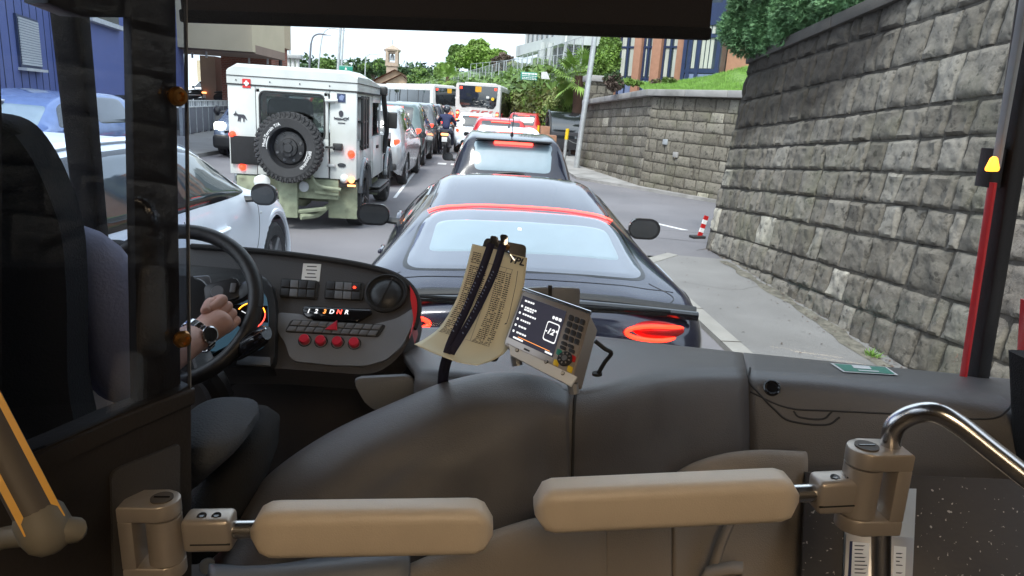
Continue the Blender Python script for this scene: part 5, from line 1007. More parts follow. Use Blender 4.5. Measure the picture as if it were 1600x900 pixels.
    for k in range(5): a = 2 * math.pi * k / 5; rm.cyl(sp @ Vector((r * .21 * math.cos(a), r * .21 * math.sin(a), .05)), sp @ Vector((r * .21 * math.cos(a), r * .21 * math.sin(a), .09)), .015, seg=8)
    rm.build('rim', 'rim_dark', t)
    h = MB()
    for k in range(8): a = 2 * math.pi * (k + .5) / 8; h.cyl(sp @ Vector((r * .385 * math.cos(a), r * .385 * math.sin(a), .02)), sp @ Vector((r * .385 * math.cos(a), r * .385 * math.sin(a), .034)), .020, seg=10)
    h.build('rim_holes', 'black_gloss', t)
    TT = sp @ Matrix.Translation((0, 0, .128)); TT = Matrix.Translation((0, -.336, 1.09)) @ YUP
    text('sidewall_lettering', 'Mud-Terrain T/A', .056, TT, 'paint_white', t, bend=(r * .70, R(143)), bold=.0012); text('sidewall_lettering', 'BFGoodrich', .056, TT, 'paint_white', t, bend=(r * .70, R(-30)), bold=.0012)
    for a0, a1, q in ((150, 185, .62), (-35, -5, .62)): MB().tube([TT @ Vector((r * q * math.cos(R(a)), r * q * math.sin(R(a)), 0)) for a in np.linspace(a0, a1, 10)], .006, 5).build('sidewall_stripe', 'paint_white', t)
    # decals
    T0 = XZ(-.006); MB().prism([(-.665, 1.795), (-.555, 1.795), (-.555, 1.905), (-.665, 1.905)], .003, T0).build('red_sticker', 'signal_red', root)
    c = MB(); c.bx(-.642, -.578, -.013, -.010, 1.838, 1.862); c.bx(-.622, -.598, -.0132, -.0102, 1.818, 1.882); c.build('white_cross', 'signal_white', root)
    moose = [(-.80, 1.455), (-.775, 1.475), (-.765, 1.505), (-.758, 1.475), (-.735, 1.462), (-.66, 1.462), (-.64, 1.445), (-.615, 1.39), (-.632, 1.40), (-.648, 1.42), (-.655, 1.37), (-.668, 1.37), (-.668, 1.415), (-.70, 1.42), (-.708, 1.37), (-.72, 1.37), (-.718, 1.415), (-.735, 1.37), (-.745, 1.375), (-.735, 1.43), (-.755, 1.445), (-.785, 1.44)]
    MB().prism(moose, .003, T0).build('animal_decal', 'ink', root)
    MB().prism([(.60, 1.69), (.715, 1.69), (.715, 1.80), (.60, 1.80)], .003, T0).build('blue_sticker', 'sign_green' if 0 else 'steel_blue', root); MB().prism([(.635, 1.72), (.68, 1.715), (.70, 1.77), (.66, 1.785), (.63, 1.76)], .004, T0).build('sticker_mark', 'panel_blue', root)
    sk = MB(); sk.prism([(.655 + .032 * math.cos(a), 1.555 + (.034 if math.sin(a) > 0 else .05) * math.sin(a)) for a in np.linspace(0, 6.28, 15)[:-1]], .003, T0); 
    sk.tube([(.56, -.009, 1.50), (.60, -.009, 1.475), (.66, -.009, 1.478), (.72, -.009, 1.50), (.76, -.009, 1.485)], .006, 5, k=4); sk.tube([(.56, -.009, 1.478), (.60, -.009, 1.492), (.66, -.009, 1.484), (.72, -.009, 1.472), (.76, -.009, 1.51)], .005, 5, k=4); sk.bx(.61, .71, -.009, -.006, 1.425, 1.437); sk.build('black_decal', 'ink', root)
    MB().prism([(.665 + .058 * math.cos(a), .89 + .028 * math.sin(a)) for a in np.linspace(0, 6.28, 21)[:-1]], .008, T0).build('oval_badge', 'black_gloss', root)
    B('number_plate', 'cloth_black', (-.84, -.46, -.045, -.02, .83, 1.19), bev=.004)
    # lamps
    def lamp(x, z, rr, m, nm): MB().lathe([(.005, .05), (rr * .6, .045), (rr, .02), (rr * 1.12, 0)][::1], Matrix.Translation((x, -.002, z)) @ Matrix.Rotation(R(90), 4, 'X'), 20).build(nm, m, root)
    lamp(.795, 1.04, .046, 'red_on', 'brake_light'); lamp(-.82, 1.20, .042, 'red_on', 'brake_light'); lamp(-.70, .79, .042, 'red_on', 'tail_light'); lamp(.70, .715, .055, 'blind', 'reversing_light'); lamp(.80, .705, .042, 'orange_on', 'indicator'); B('reflector', 'orange_on', (.745, .86, -.02, 0, .615, .64), bev=.005)
    # chassis, muddy
    B('cross_member', 'rover_dirt', (-.80, .62, .02, .14, .42, .69), bev=.02); B('tow_plate', 'rover_dirt', (-.20, .06, -.06, .02, .16, .66), bev=.015)
    c = MB(); c.tube([(.10, -.05, .18), (.30, .1, .20), (.42, .25, .30)], .04, 8, k=4); c.tube([(-.1, -.02, .22), (.45, .02, .30)], .03, 6); c.cyl((.0, .6, .34), (.0, .6, .35), .16, seg=16); c.tube([(-.7, .7, .36), (.7, .7, .36)], .06, 10); c.ball((-.05, .68, .36), .15, 2); c.tube([(.30, -.03, .52), (.62, .0, .50)], .025, 8); c.tube([(.22, -.05, .80), (.36, -.1, .62), (.66, -.04, .57)], .022, 8, k=4); c.build('axle_and_tow_gear', 'rover_dirt', root)
    MB().cyl((.14, .0, .58), (.14, -.02, .58), .07, seg=18).build('access_ring', 'galv', root); MB().ball((-.42, -.06, .62), .12, 2, (1, .25, .8)).build('tow_ball_cover', 'blind', root)
    for s in (-1, 1):
        MB().box((s * .64, .22, .40), (.42, .03, .52), Matrix.Rotation(R(6), 3, 'X') , .012).build('mud_flap', 'rover_dirt', root); MB().box((s * .60, 2.72, .42), (.40, .03, .46), None, .012).build('mud_flap', 'rover_dirt', root)
        for y in (.72, 3.55): wheel(root, s * (W_ - .11), y, .41, .26, s, True); arch(root, s * (W_ + .0), y, .46, .46, 'car_grey', 5, 175, .10)
        B('side_step', 'black_plastic', (s * (W_ - .02), s * (W_ + .16), 1.25, 2.5, .40, .44), (s * (W_ - .02), s * (W_ + .16), 1.25, 2.5, .47, .49), bev=.01)
    B('door_handle', 'black_plastic', (W_, W_ + .03, 1.95, 2.10, 1.02, 1.07), bev=.008); B('door_gap', 'rubber', (W_ - .002, W_ + .003, 1.56, 1.572, .60, zw), (W_ - .002, W_ + .003, 2.62, 2.632, .60, zw)); MB().tube([(W_ - .01, .05, zw), (W_ - .01, 2.7, zw)], .012, 6).build('waist_trim', 'galv', root)
    l = MB()
    for y in (.32, .56, .80): l.bx(W_ + .01, W_ + .05, y - .045, y + .045, 1.08, 1.79, .008)
    for z in (1.12, 1.44, 1.75): l.bx(W_ - .03, W_ + .04, .25, .87, z, z + .025, .005)
    l.build('side_ladder', 'black_plastic', root)
    MB().tube([(W_ + .04, 2.9, 1.15), (W_ + .06, 2.86, 1.3), (W_ + .03, 2.66, 1.75), (W_ + .03, 2.62, 1.84)], .045, 10, k=5).build('snorkel', 'black_plastic', root); MB().box((W_ + .03, 2.58, 1.90), (.13, .16, .15), None, .03, 3).build('snorkel_head', 'black_plastic', root)
    for s in (-1, 1):
        MB().tube([(s * W_, 2.6, 1.35), (s * (W_ + .16), 2.55, 1.40)], .012, 6).build('mirror_arm', 'black_plastic', root); MB().box((s * (W_ + .20), 2.53, 1.45 if s > 0 else 1.72), (.16, .05, .26), None, .02, 3).build('mirror', 'black_plastic', root)
    MB().tube([(W_ + .0, 2.9, .9), (W_ + .05, 2.88, 1.15)], .05, 8).build('snorkel_base', 'black_plastic', root)
    return root
offroader()

# ------------------------------------------------------------------ buses
def bus(name, p, rz, L_, label, group=None, artic=None, logo=True):
    root = empty(name, p, rz, label, 'bus', group); W_, H_ = 1.27, 3.06
    def bodyring(y, k=1.): return [(x * k, y, z + .25) for x, z in [(a, b + (H_ - .25) / 2) for a, b in rrect(2 * W_, H_ - .25, .16, 4)]]
    def section(y0, y1, nm='body'):
        m_ = MB(); m_.loft([[(x, y0, z) for x, _, z in bodyring(y0, .97)], bodyring(y0 + .08), bodyring(y1 - .08), [(x, y1, z) for x, _, z in bodyring(y1, .97)]]); m_.build(nm, 'white_trim', root)
        n = int((y1 - y0 - .8) / 1.55)
        for s in (-1, 1):
            MB().bx(s * (W_ + .004), s * (W_ - .02), y0 + .35, y1 - .35, 1.0, 2.72, .01).build('window_band', 'glass_dark', root)
            for k in range(1, n): MB().bx(s * (W_ + .008), s * (W_ - .01), y0 + .4 + 1.55 * k - .04, y0 + .4 + 1.55 * k + .04, 1.0, 2.72).build('window_divider', 'black_plastic', root)
        MB().bx(-.9, .9, y0 + .8, y1 - .8, 3.0, 3.14, .04).build('roof_unit', 'white_trim', root)
        for y in (y0 + 2.2, y1 - 2.4):
            for s in (-1, 1): wheel(root, s * (W_ - .16), y, .47, .28, s)
    if artic:
        section(0, artic); section(artic + .9, L_)
        b = MB()
        for k in range(7): y = artic + .1 + k * .13; b.bx(-W_ + .04 + .05 * (k % 2), W_ - .04 - .05 * (k % 2), y - .06, y + .06, .4, 2.95)
        b.build('bellows', 'fence_grey', root)
        for y in (2.2, 7, 13): MB().bx(W_ + .006, W_ + .02, y, y + .7, 2.25, 2.48).build('side_display', 'text_orange', root)
    else: section(0, L_)
    # tail: shaped window, displays, lamps, plate, logo
    MB().prism([(-1.08, 2.93), (1.08, 2.93), (1.02, 1.95), (.88, 1.76), (.55, 1.76), (.42, 1.82), (-.55, 1.82), (-.68, 1.76), (-.88, 1.76), (-1.02, 1.95)], .03, XZ(0), .008).build('rear_window', 'glass_dark', root)
    for s in (-1, 1):
        MB().bx(s * 1.02, s * .90, -.05, -.02, 2.74, 2.86, .01).build('high_brake_light', 'red_on', root)
        t = MB().bx(s * 1.20, s * 1.02, -.06, .02, .95, 1.6, .03).build('tail_light', 'signal_red', root)
        for k, m_ in enumerate(('orange_on', 'red_on', 'orange_on')): MB().cyl((s * 1.11, -.05, 1.07 + k * .19), (s * 1.11, -.085, 1.07 + k * .19), .07, seg=12).build('lamp', m_, t)
    text('route_number', '1', .26, XZ(-.036) @ Matrix.Translation((0, 2.76, 0)), 'amber_on', root, bold=.02); MB().prism(rrect(.34, .30, .05), .01, Matrix.Translation((0, -.032, 2.76)) @ YUP).build('route_display', 'amber_band', root)
    MB().bx(.46, .62, -.04, -.03, 2.30, 2.42).build('window_sticker', 'paper_white', root); MB().cyl((.82, -.03, 2.28), (.82, -.045, 2.28), .09, seg=12).build('window_sticker', 'yellow', root)
    if logo:
        b = MB()
        for k in range(5):
            z = 1.28 + k * .075; sh = (z - 1.28) * .9; w_ = (1.45, .5, 1.35, .55, 1.3)[k]
            segs = ((-.82, .62),) if k == 0 else ((-.62, -.15), (-.05, .30), (.40, .58)) if k % 2 == 0 else ((-.62, -.48), (-.28, -.14), (-.02, .12), (.42, .56))
            for a, c in segs: b.prism([(a + sh, z), (c + sh, z), (c + sh + .04, z + .045), (a + sh + .04, z + .045)], .012, XZ(-.001))
        b.build('red_striped_logo', 'signal_red', root)
    MB().bx(-1.2, 1.2, -.04, .1, .28, .55, .03).build('bumper', 'black_plastic', root)
    mirror(root, W_, L_ - .1, 2.2, 1, 'black_plastic', (.2, .14, .42), .12)
    return root
bus('city_bus', (.22, 39.8, 0), R(-8), 12, 'white city bus with dark rear window and red striped logo in the right lane')
pA_, pB_ = PY(703, 205, 47), PY(560, 195, 66)
an = math.atan2(-(pB_.x - pA_.x), pB_.y - pA_.y)
bus('articulated_bus', (pA_.x - .2, 48.5, 0), R(33), 18, 'white articulated bus turning across the street beyond the queue on the left', None, 8.5, False)

# ------------------------------------------------------------------ people and scooters
def skin_body(name, joints, edges, m, parent=None, sub=2, root_i=0, T=None):
    me = bpy.data.meshes.new(name); me.from_pydata([j[:3] for j in joints], edges, []); o = bpy.data.objects.new(name, me); col.objects.link(o)
    md = o.modifiers.new('s', 'SKIN'); sv = me.skin_vertices[0].data if me.skin_vertices else None
    if sv is None:
        bpy.context.view_layer.objects.active = o; me.attributes.get('skin_vertex'); 
    for i, j in enumerate(joints):
        v = me.skin_vertices[0].data[i]; q = j[3] if isinstance(j[3], tuple) else (j[3], j[3]); v.radius = q; v.use_root = (i == root_i)
    md.use_smooth_shade = True; sb = o.modifiers.new('u', 'SUBSURF'); sb.levels = sub; sb.render_levels = sub
    dg = bpy.context.evaluated_depsgraph_get(); m2 = bpy.data.meshes.new_from_object(o.evaluated_get(dg)); bpy.data.objects.remove(o); m2.name = name
    m2.materials.clear(); m2.materials.append(M[m]); 
    if T is not None: m2.transform(T)
    o = bpy.data.objects.new(name, m2); col.objects.link(o); o.parent = parent; m2.polygons.foreach_set('use_smooth', [True] * len(m2.polygons)); return o
def scooter(loc, rz, label, m, group=None):
    root = empty('scooter', loc, rz, label, 'scooter', group)
    for y, r in ((0, .24), (1.28, .24)): wheel(root, 0, y, r, .12, 1, True, 20)
    b = MB(); b.loft([[(x * k, y, zc + z * h) for x, z in rrect(1, 1, .35, 3)] for y, k, zc, h in ((-.42, .16, .66, .08), (-.25, .30, .68, .26), (.1, .36, .62, .36), (.45, .30, .52, .34), (.62, .20, .36, .20), (.9, .30, .30, .12))]); b.build('body', m, root, 50)
    b = MB(); b.loft([[(x * k, y, z_ + z * h) for x, z in rrect(1, 1, .3, 3)] for y, k, z_, h in ((.95, .34, .45, .4), (1.08, .40, .72, .5), (1.16, .26, .98, .22))]); b.build('leg_shield', m, root, 50)
    MB().loft([[(x * k, y, z_ + z * h) for x, z in rrect(1, 1, .35, 3)] for y, k, z_, h in ((-.32, .16, .80, .06), (-.15, .28, .84, .10), (.25, .32, .80, .10), (.55, .22, .76, .06))]).build('seat', 'rubber', root, 60)
    MB().tube([(-.36, .98, 1.02), (-.15, 1.08, 1.0), (.15, 1.08, 1.0), (.36, .98, 1.02)], .018, 8, k=4).build('handlebar', 'rubber', root); MB().tube([(0, 1.28, .24), (0, 1.1, .95)], .04, 8).build('fork', 'dark_metal', root)
    for s in (-1, 1): MB().tube([(s * .26, 1.03, 1.0), (s * .34, 1.0, 1.2)], .008, 6).build('mirror_stalk', 'rubber', root); MB().ball((s * .36, 1.0, 1.23), .06, 2, (1.2, .35, .8)).build('mirror', 'black_plastic', root)
    MB().box((0, -.42, .74), (.26, .08, .08), None, .02, 3).build('tail_light', 'orange_on', root); MB().box((0, -.42, .56), (.20, .02, .17), None, .004).build('number_plate', 'blind', root)
    MB().box((0, -.36, .40), (.14, .1, .12), None, .03).build('mudguard', 'rubber', root); MB().cyl((.17, .35, .26), (.19, -.25, .34), .05, .065, 12).build('exhaust', 'dark_metal', root); MB().tube([(-.05, .3, .28), (-.22, .2, .0)], .012, 6).build('stand', 'dark_metal', root)
    return root
def rider(loc, rz, label, jacket, legm):
    root = empty('person', loc, rz, label, 'person')
    J = [(0, 0, .92, (.15, .12)), (0, .03, 1.10, (.15, .115)), (0, .08, 1.28, (.19, .13)), (0, .11, 1.40, (.17, .11)), (0, .13, 1.48, .06),
         (-.19, .10, 1.40, .075), (-.30, .26, 1.18, .06), (-.30, .56, 1.10, .05), (.19, .10, 1.40, .075), (.30, .26, 1.18, .06), (.30, .56, 1.10, .05)]
    skin_body('jacket', J, [(0, 1), (1, 2), (2, 3), (3, 4), (3, 5), (5, 6), (6, 7), (3, 8), (8, 9), (9, 10)], jacket, root)
    J = [(0, 0, .90, (.15, .13)), (-.12, .05, .86, .10), (-.20, .42, .82, .075), (-.26, .50, .45, .055), (-.28, .46, .12, .045), (-.28, .60, .05, .04), (.12, .05, .86, .10), (.20, .42, .82, .075), (.22, .55, .55, .055), (.20, .58, .38, .05), (.20, .72, .36, .04)]
    skin_body('trousers', J, [(0, 1), (1, 2), (2, 3), (3, 4), (4, 5), (0, 6), (6, 7), (7, 8), (8, 9), (9, 10)], legm, root)
    for s in (-1, 1): skin_body('hand', [(s * .30, .55, 1.10, .04), (s * .29, .62, 1.09, .045), (s * .27, .66, 1.06, .03), (s * .24, .60, 1.05, .02)], [(0, 1), (1, 2), (2, 3)], 'skin', root, 1)
    skin_body('head', [(0, .13, 1.48, .055), (0, .15, 1.56, .07), (0, .18, 1.62, .08), (0, .26, 1.60, .02)], [(0, 1), (1, 2), (2, 3)], 'skin', root)
    h = MB().ball((0, .15, 1.66), .15, 3, (.92, 1.05, 1.0)); h.build('helmet', 'helmet', root); MB().box((0, .29, 1.64), (.2, .04, .1), None, .03).build('visor', 'glass_dark', root)
    return root
SC = (-.98, 26.1, 0)
scooter(SC, R(-3), 'dark scooter with glowing orange tail between the two lanes', 'car_grey', 'scooters in the traffic'); rider((SC[0], SC[1] + .05, -.03), R(-3), 'scooter rider in navy jacket and dark helmet seen from behind between the lanes', 'navy', 'trousers')
p = PY(833, 215, 36); scooter((p.x, 36, 0), R(-20), 'red scooter beside the ivy wall on the right', 'car_red', 'scooters in the traffic'); rider((p.x, 36.05, -.03), R(-20), 'small distant rider in black on the red scooter by the ivy wall', 'cloth_black', 'trousers')
p = PY(785, 210, 33); 
# parked dark mopeds behind the hoarding
for px, lb in ((309, 'dark parked moped above the hoarding, left one of two'), (348, 'dark parked moped above the hoarding next to a white box')):
    q = PY(px, 162, 37); s_ = scooter((q.x, 37, .9), R(70), lb, 'cloth_black', 'parked mopeds')
car('parked_car', (PY(385, 150, 41).x, 41, .95), R(75), 'white car parked on the porch behind the hoarding', 'car', None, 'car_white', HATCH, (4, 1.7, 1.45), 3, brake=False)
# ------------------------------------------------------------------ the cab of the bus we stand in
from mathutils.bvhtree import BVHTree
class Plane:
    """a flat face in the cab; points of it are found where sight lines meet it"""
    def __init__(s, a, b, c, flip=False):
        s.p = Vector(a); s.n = (Vector(b) - s.p).cross(Vector(c) - s.p).normalized()
        if s.n.dot(EYE - s.p) < 0: s.n = -s.n
    def hit(s, px, py, h=0.): d = ray(px, py); return EYE + d * ((s.p - EYE).dot(s.n) / d.dot(s.n)) + s.n * h
    def poly(s, name, pts, h0, h1, m, parent=None, bev=0., seg=2, mb=None):
        b = mb or MB(); P = [s.hit(*q) for q in pts]; a = [b.bm.verts.new(q + s.n * h0) for q in P]; c = [b.bm.verts.new(q + s.n * h1) for q in P]; n = len(P)
        f = [b.bm.faces.new(c), b.bm.faces.new(a[::-1])] + [b.bm.faces.new((a[i], a[(i + 1) % n], c[(i + 1) % n], c[i])) for i in range(n)]
        if bev: bmesh.ops.bevel(b.bm, geom=list(f[0].edges), offset=bev, segments=seg, affect='EDGES', profile=.5)
        return b.build(name, m, parent) if mb is None else None
    def frame(s, px, py, px2=None, py2=None, h=0.):
        o = s.hit(px, py, h); u = s.hit(px2 if px2 is not None else px + 1, py2 if py2 is not None else py) - s.hit(px, py); return basis(o, u, s.n.cross(u))
def rounded(pts, r, n=4):
    out = []; N = len(pts)
    for i in range(N):
        a, b, c = Vector(pts[i - 1]), Vector(pts[i]), Vector(pts[(i + 1) % N]); d1 = (a - b); d2 = (c - b); q = min(r, d1.length * .45, d2.length * .45); p0 = b + d1.normalized() * q; p1 = b + d2.normalized() * q
        for k in range(n + 1): t = k / n; p = p0 * (1 - t) ** 2 + b * 2 * t * (1 - t) + p1 * t * t; out.append((p.x, p.y))
    return out
def circ(cx, cy, rx, ry=None, n=28): ry = ry or rx; return [(cx + rx * math.cos(a), cy + ry * math.sin(a)) for a in [2 * math.pi * k / n for k in range(n)]]
def frame_px(px, py, Y, k=0., yaw=0.):
    """local axes: x right, y up, z towards the eye, in units of one photo pixel at that distance; k turns it in its plane, yaw about its upright"""
    o = PY(px, py, Y); u = (PY(px + 1, py, Y) - o); s = u.length; u.normalize(); v = Vector((0, 0, 1)); B = basis(o, u, v)
    if (B.to_3x3() @ Vector((0, 0, 1))).dot(EYE - o) < 0: raise RuntimeError
    return B @ Matrix.Rotation(R(yaw), 4, 'Y') @ Matrix.Rotation(R(k), 4, 'Z') @ Matrix.Scale(s, 4), s
def bvh(o):
    dg = bpy.context.evaluated_depsgraph_get(); return BVHTree.FromObject(o, dg)
def on_surf(tree_, px, py, h=.001, default=None):
    d = ray(px, py).normalized(); q = tree_.ray_cast(EYE, d)
    if q[0] is None: return default
    n = q[1] if q[1].dot(d) < 0 else -q[1]; return q[0] + n * h

# shell of the bus around and behind the eye
cab = empty('bus_shell', (0, 0, .35), 0, 'dark body of the bus around the cab with its roof, floor and windscreen', 'bus')
def cb(name, m, *boxes, bev=0.): 
    b = MB()
    for q in boxes: b.bx(*q, bev)
    return b.build(name, m, cab, T=Matrix.Translation((0, 0, -.35)))
cb('floor', 'dash_dark', (-1.3, 1.5, -7, 1.95, .25, .35)); cb('roof', 'cabin_wall', (-1.3, 1.5, -7, 1.75, 2.72, 2.80)); cb('rear_wall', 'cabin_wall', (-1.3, 1.5, -7.1, -7, .25, 2.8))
cb('left_side', 'wall_dark', (-1.34, -1.28, -7, .55, .25, 2.8), (-1.34, -1.28, .55, 1.62, .25, 1.26), (-1.34, -1.28, .55, 1.7, 2.45, 2.8)); cb('right_side', 'wall_dark', (1.46, 1.52, -7, .2, .25, 2.8), (1.46, 1.52, .2, 1.6, 2.45, 2.8), (1.46, 1.52, .2, 1.6, .25, .9))
cb('front_bulkhead', 'wall_dark', (-1.25, 1.45, 1.95, 2.02, .25, .95)); cb('header', 'wall_dark', (-1.3, 1.5, 1.50, 1.78, 2.52, 2.8))
# windscreen: one curved pane in a black gasket
ws = []
for z, o_ in ((.98, 0.), (1.5, -.03), (2.0, -.09), (2.56, -.22)):
    ws.append([Vector((x, y + o_, z - .35)) for x, y in ((-1.22, 1.70), (-1.05, 1.90), (-.6, 2.03), (.1, 2.08), (.8, 2.02), (1.2, 1.90), (1.40, 1.74))])
sheet('windscreen', ws, 'windscreen', cab, 5, .006)
MB().tube(ws[0], .016, 8, k=5).build('windscreen_gasket', 'rubber', cab)
wp = MB(); a, b = PY(648, 462, 2.13), PY(1047, 487, 2.13); a2 = PY(840, 476, 2.14); wp.tube([a, a2, b], .0065, 6); wp.tube([a - Vector((0, 0, .012)), a2 - Vector((0, 0, .012)), b - Vector((.01, 0, .012))], .005, 6)
o = wp.build('windscreen_wiper', 'rubber', None); tag(o, 'long black wiper lying along the bottom of the windscreen', 'wiper')
# pillars
def bar(name, m, a, b, w0, w1, d, parent, T=None, bev=.006, ext=1.):
    a, b = Vector(a), Vector(b); b = a + (b - a) * ext; mb = MB(); rings = []
    for p, w_ in ((a, w0), (b, w1)): rings.append([p + Vector((x, y, 0)) for x, y in rrect(w_, d, min(w_, d) * .2, 2)])
    mb.loft(rings); return mb.build(name, m, parent, T=T)
TC = Matrix.Translation((0, 0, -.35))
bar('left_pillar', 'cloth_black', PY(148, 400, 1.60), PY(98, -90, 1.42), .052, .058, .05, cab, TC, ext=1.4); bar('left_side_post', 'cloth_black', PY(150, 520, 1.60), PY(148, 380, 1.60), .2, .1, .10, cab, TC)
rp = bar('right_pillar', 'black_plastic', PY(1522, 606, 1.70), PY(1626, -60, 1.44), .036, .044, .06, cab, TC, ext=1.45)
bar('pillar_edge_red', 'trim_reflection_red', PY(1504, 596, 1.655), PY(1551, 285, 1.53), .008, .009, .02, cab, TC); bar('pillar_edge_grey', 'galv', PY(1556, 262, 1.52), PY(1612, -60, 1.39), .010, .014, .02, cab, TC, ext=2.0)
bar('door_edge_red', 'trim_reflection_red', PY(1594, 640, 1.40), PY(1606, 470, 1.36), .01, .012, .03, cab, TC)
bar('door_post', 'cloth_black', PY(1640, 1000, 1.25), PY(1625, 560, 1.25), .07, .07, .1, cab, TC)
T, s = frame_px(1549, 258, 1.475); wl = MB(T); MB().prism(rounded([(-11, -9), (11, -9), (3, 13), (-3, 13)], 5), 6, T, 1.5).build('warning_lamp', 'amber_on', None); bpy.data.objects['warning_lamp'].name = 'warning_lamp'; tag(bpy.data.objects['warning_lamp'], 'glowing amber triangular warning lamp on the right windscreen pillar', 'warning lamp')
bar('lamp_bezel', 'black_plastic', PY(1542, 292, 1.56), PY(1553, 232, 1.54), .032, .028, .05, cab, TC)
# cab lamps in the passenger room behind
for y in (-1.2, -3.4, -5.6):
    l = empty('ceiling_lamp', (.1, y, 2.66), 0, 'warm ceiling lamp of the passenger room, ' + {-1.2: 'nearest the cab', -3.4: 'middle one', -5.6: 'rearmost one'}[y], 'lamp', 'ceiling lamps'); MB().bx(-.35, .35, -.5, .5, -.03, .02, .01).build('diffuser', 'lamp_warm', l); MB().bx(-.38, .38, -.53, .53, .02, .055, .01).build('housing', 'galv', l)
# roller blind
A, B = PY(286, 30, 1.50), PY(1107, 58, 1.50); bl = empty('roller_blind', (0, 1.5, 2.1), 0, 'black pulled down roller blind across the top of the windscreen', 'roller blind')
U = (B - A); Tb = basis(A - bl.location, U, Vector((0, 0, 1))); W_ = U.length
MB().bx(0, W_, .0, .55, -.004, .004).build('cloth', 'blind_cloth', bl, T=Tb); MB().bx(-.004, W_ + .003, -.006, .018, -.010, .010, .004, 3).build('bottom_bar', 'cloth_black', bl, T=Tb); MB().cyl((0, .56, 0), (W_, .56, 0), .03, seg=14).build('roller', 'cloth_black', bl, T=Tb)

# ------------------------------------------------------------------ dashboard
db = empty('dashboard', (.8, 1.5, .5), 0, 'wide dark moulded dashboard under the windscreen reaching to the right door', 'dashboard'); TD = Matrix.Translation(-db.location)
def sh(name, rows, m, k=6, thick=.02, parent=db, T=TD): return sheet(name, [[T @ PY(*q) for q in r] for r in rows], m, parent, k, thick)
mid = sh('middle_section', [
    [(600, 515, 2.00), (700, 517, 2.01), (800, 519, 2.03), (940, 531, 2.02), (1060, 545, 1.98), (1160, 556, 1.93)],
    [(610, 530, 1.85), (700, 535, 1.82), (800, 540, 1.80), (940, 550, 1.80), (1060, 557, 1.80), (1161, 564, 1.78)],
    [(640, 572, 1.50), (720, 580, 1.42), (800, 588, 1.38), (915, 603, 1.38), (1040, 574, 1.58), (1163, 574, 1.62)],
    [(650, 590, 1.42), (740, 598, 1.36), (820, 606, 1.32), (908, 622, 1.31), (1042, 590, 1.48), (1165, 586, 1.53)],
    [(650, 620, 1.40), (740, 640, 1.34), (820, 655, 1.30), (905, 664, 1.275), (1045, 625, 1.43), (1166, 612, 1.48)],
    [(650, 720, 1.38), (740, 740, 1.32), (820, 750, 1.28), (900, 760, 1.26), (1048, 745, 1.38), (1168, 735, 1.42)],
    [(650, 1000, 1.30), (740, 1000, 1.25), (820, 1000, 1.22), (900, 1000, 1.20), (1048, 1000, 1.27), (1170, 1000, 1.30)]], 'dash')
rgt = sh('right_section', [
    [(1161, 556, 1.93), (1280, 568, 1.88), (1400, 580, 1.82), (1500, 590, 1.76), (1580, 598, 1.70), (1660, 606, 1.60)],
    [(1162, 564, 1.78), (1280, 575, 1.70), (1400, 587, 1.64), (1500, 597, 1.58), (1580, 606, 1.53), (1660, 616, 1.46)],
    [(1164, 576, 1.62), (1280, 585, 1.56), (1400, 597, 1.50), (1500, 608, 1.46), (1580, 620, 1.42), (1660, 632, 1.37)],
    [(1166, 588, 1.53), (1280, 597, 1.47), (1400, 610, 1.42), (1500, 622, 1.38), (1580, 634, 1.35), (1660, 645, 1.31)],
    [(1167, 620, 1.48), (1280, 628, 1.43), (1400, 640, 1.38), (1500, 650, 1.34), (1580, 660, 1.31), (1660, 670, 1.28)],
    [(1170, 735, 1.42), (1280, 738, 1.38), (1400, 742, 1.34), (1500, 746, 1.31), (1580, 752, 1.28), (1660, 758, 1.25)],
    [(1172, 1000, 1.30), (1280, 1000, 1.27), (1400, 1000, 1.25), (1500, 1000, 1.22), (1580, 1000, 1.2), (1660, 1000, 1.18)]], 'dash')
BM, BR = bvh(mid), bvh(rgt)
def seam(name, tr, pts, r=.003, m='rubber', h=.0, k=5, parent=db, T=TD):
    P = [on_surf(tr, x, y, 0) for x, y in []]; q = []
    d0 = T.inverted()
    for p in cr_path([(x, y, 0) for x, y in pts], k):
        d = ray(p.x, p.y).normalized(); o0 = T @ EYE; w_ = tr.ray_cast(o0, d)
        if w_[0] is not None: q.append(w_[0] - d * h)
    if len(q) > 1: return MB().tube(q, r, 6).build(name, m, parent)
seam('seam', BR, [(1172, 575), (1170, 596), (1185, 614), (1210, 640), (1235, 658), (1290, 664), (1312, 652)], .0026)
seam('seam', BR, [(1172, 612), (1230, 637), (1300, 642), (1360, 645), (1420, 648), (1540, 655), (1575, 640), (1584, 620)], .0022)
seam('seam', BR, [(1240, 642), (1250, 652), (1285, 655), (1300, 643)], .0022)
dd = on_surf(BR, 1206, 606) ; 
def put(tr, px, py, T=TD): 
    o0 = T @ EYE; d = ray(px, py).normalized(); w_ = tr.ray_cast(o0, d); n = w_[1] if w_[1].dot(d) < 0 else -w_[1]; return w_[0], n
p, n = put(BR, 1206, 606); MB().lathe([(.006, .002), (.012, .002), (.016, .006), (.019, .004), (.020, -.004)], basis(p, n.orthogonal(), n.cross(n.orthogonal())), 24).build('lock_knob', 'black_gloss', db)
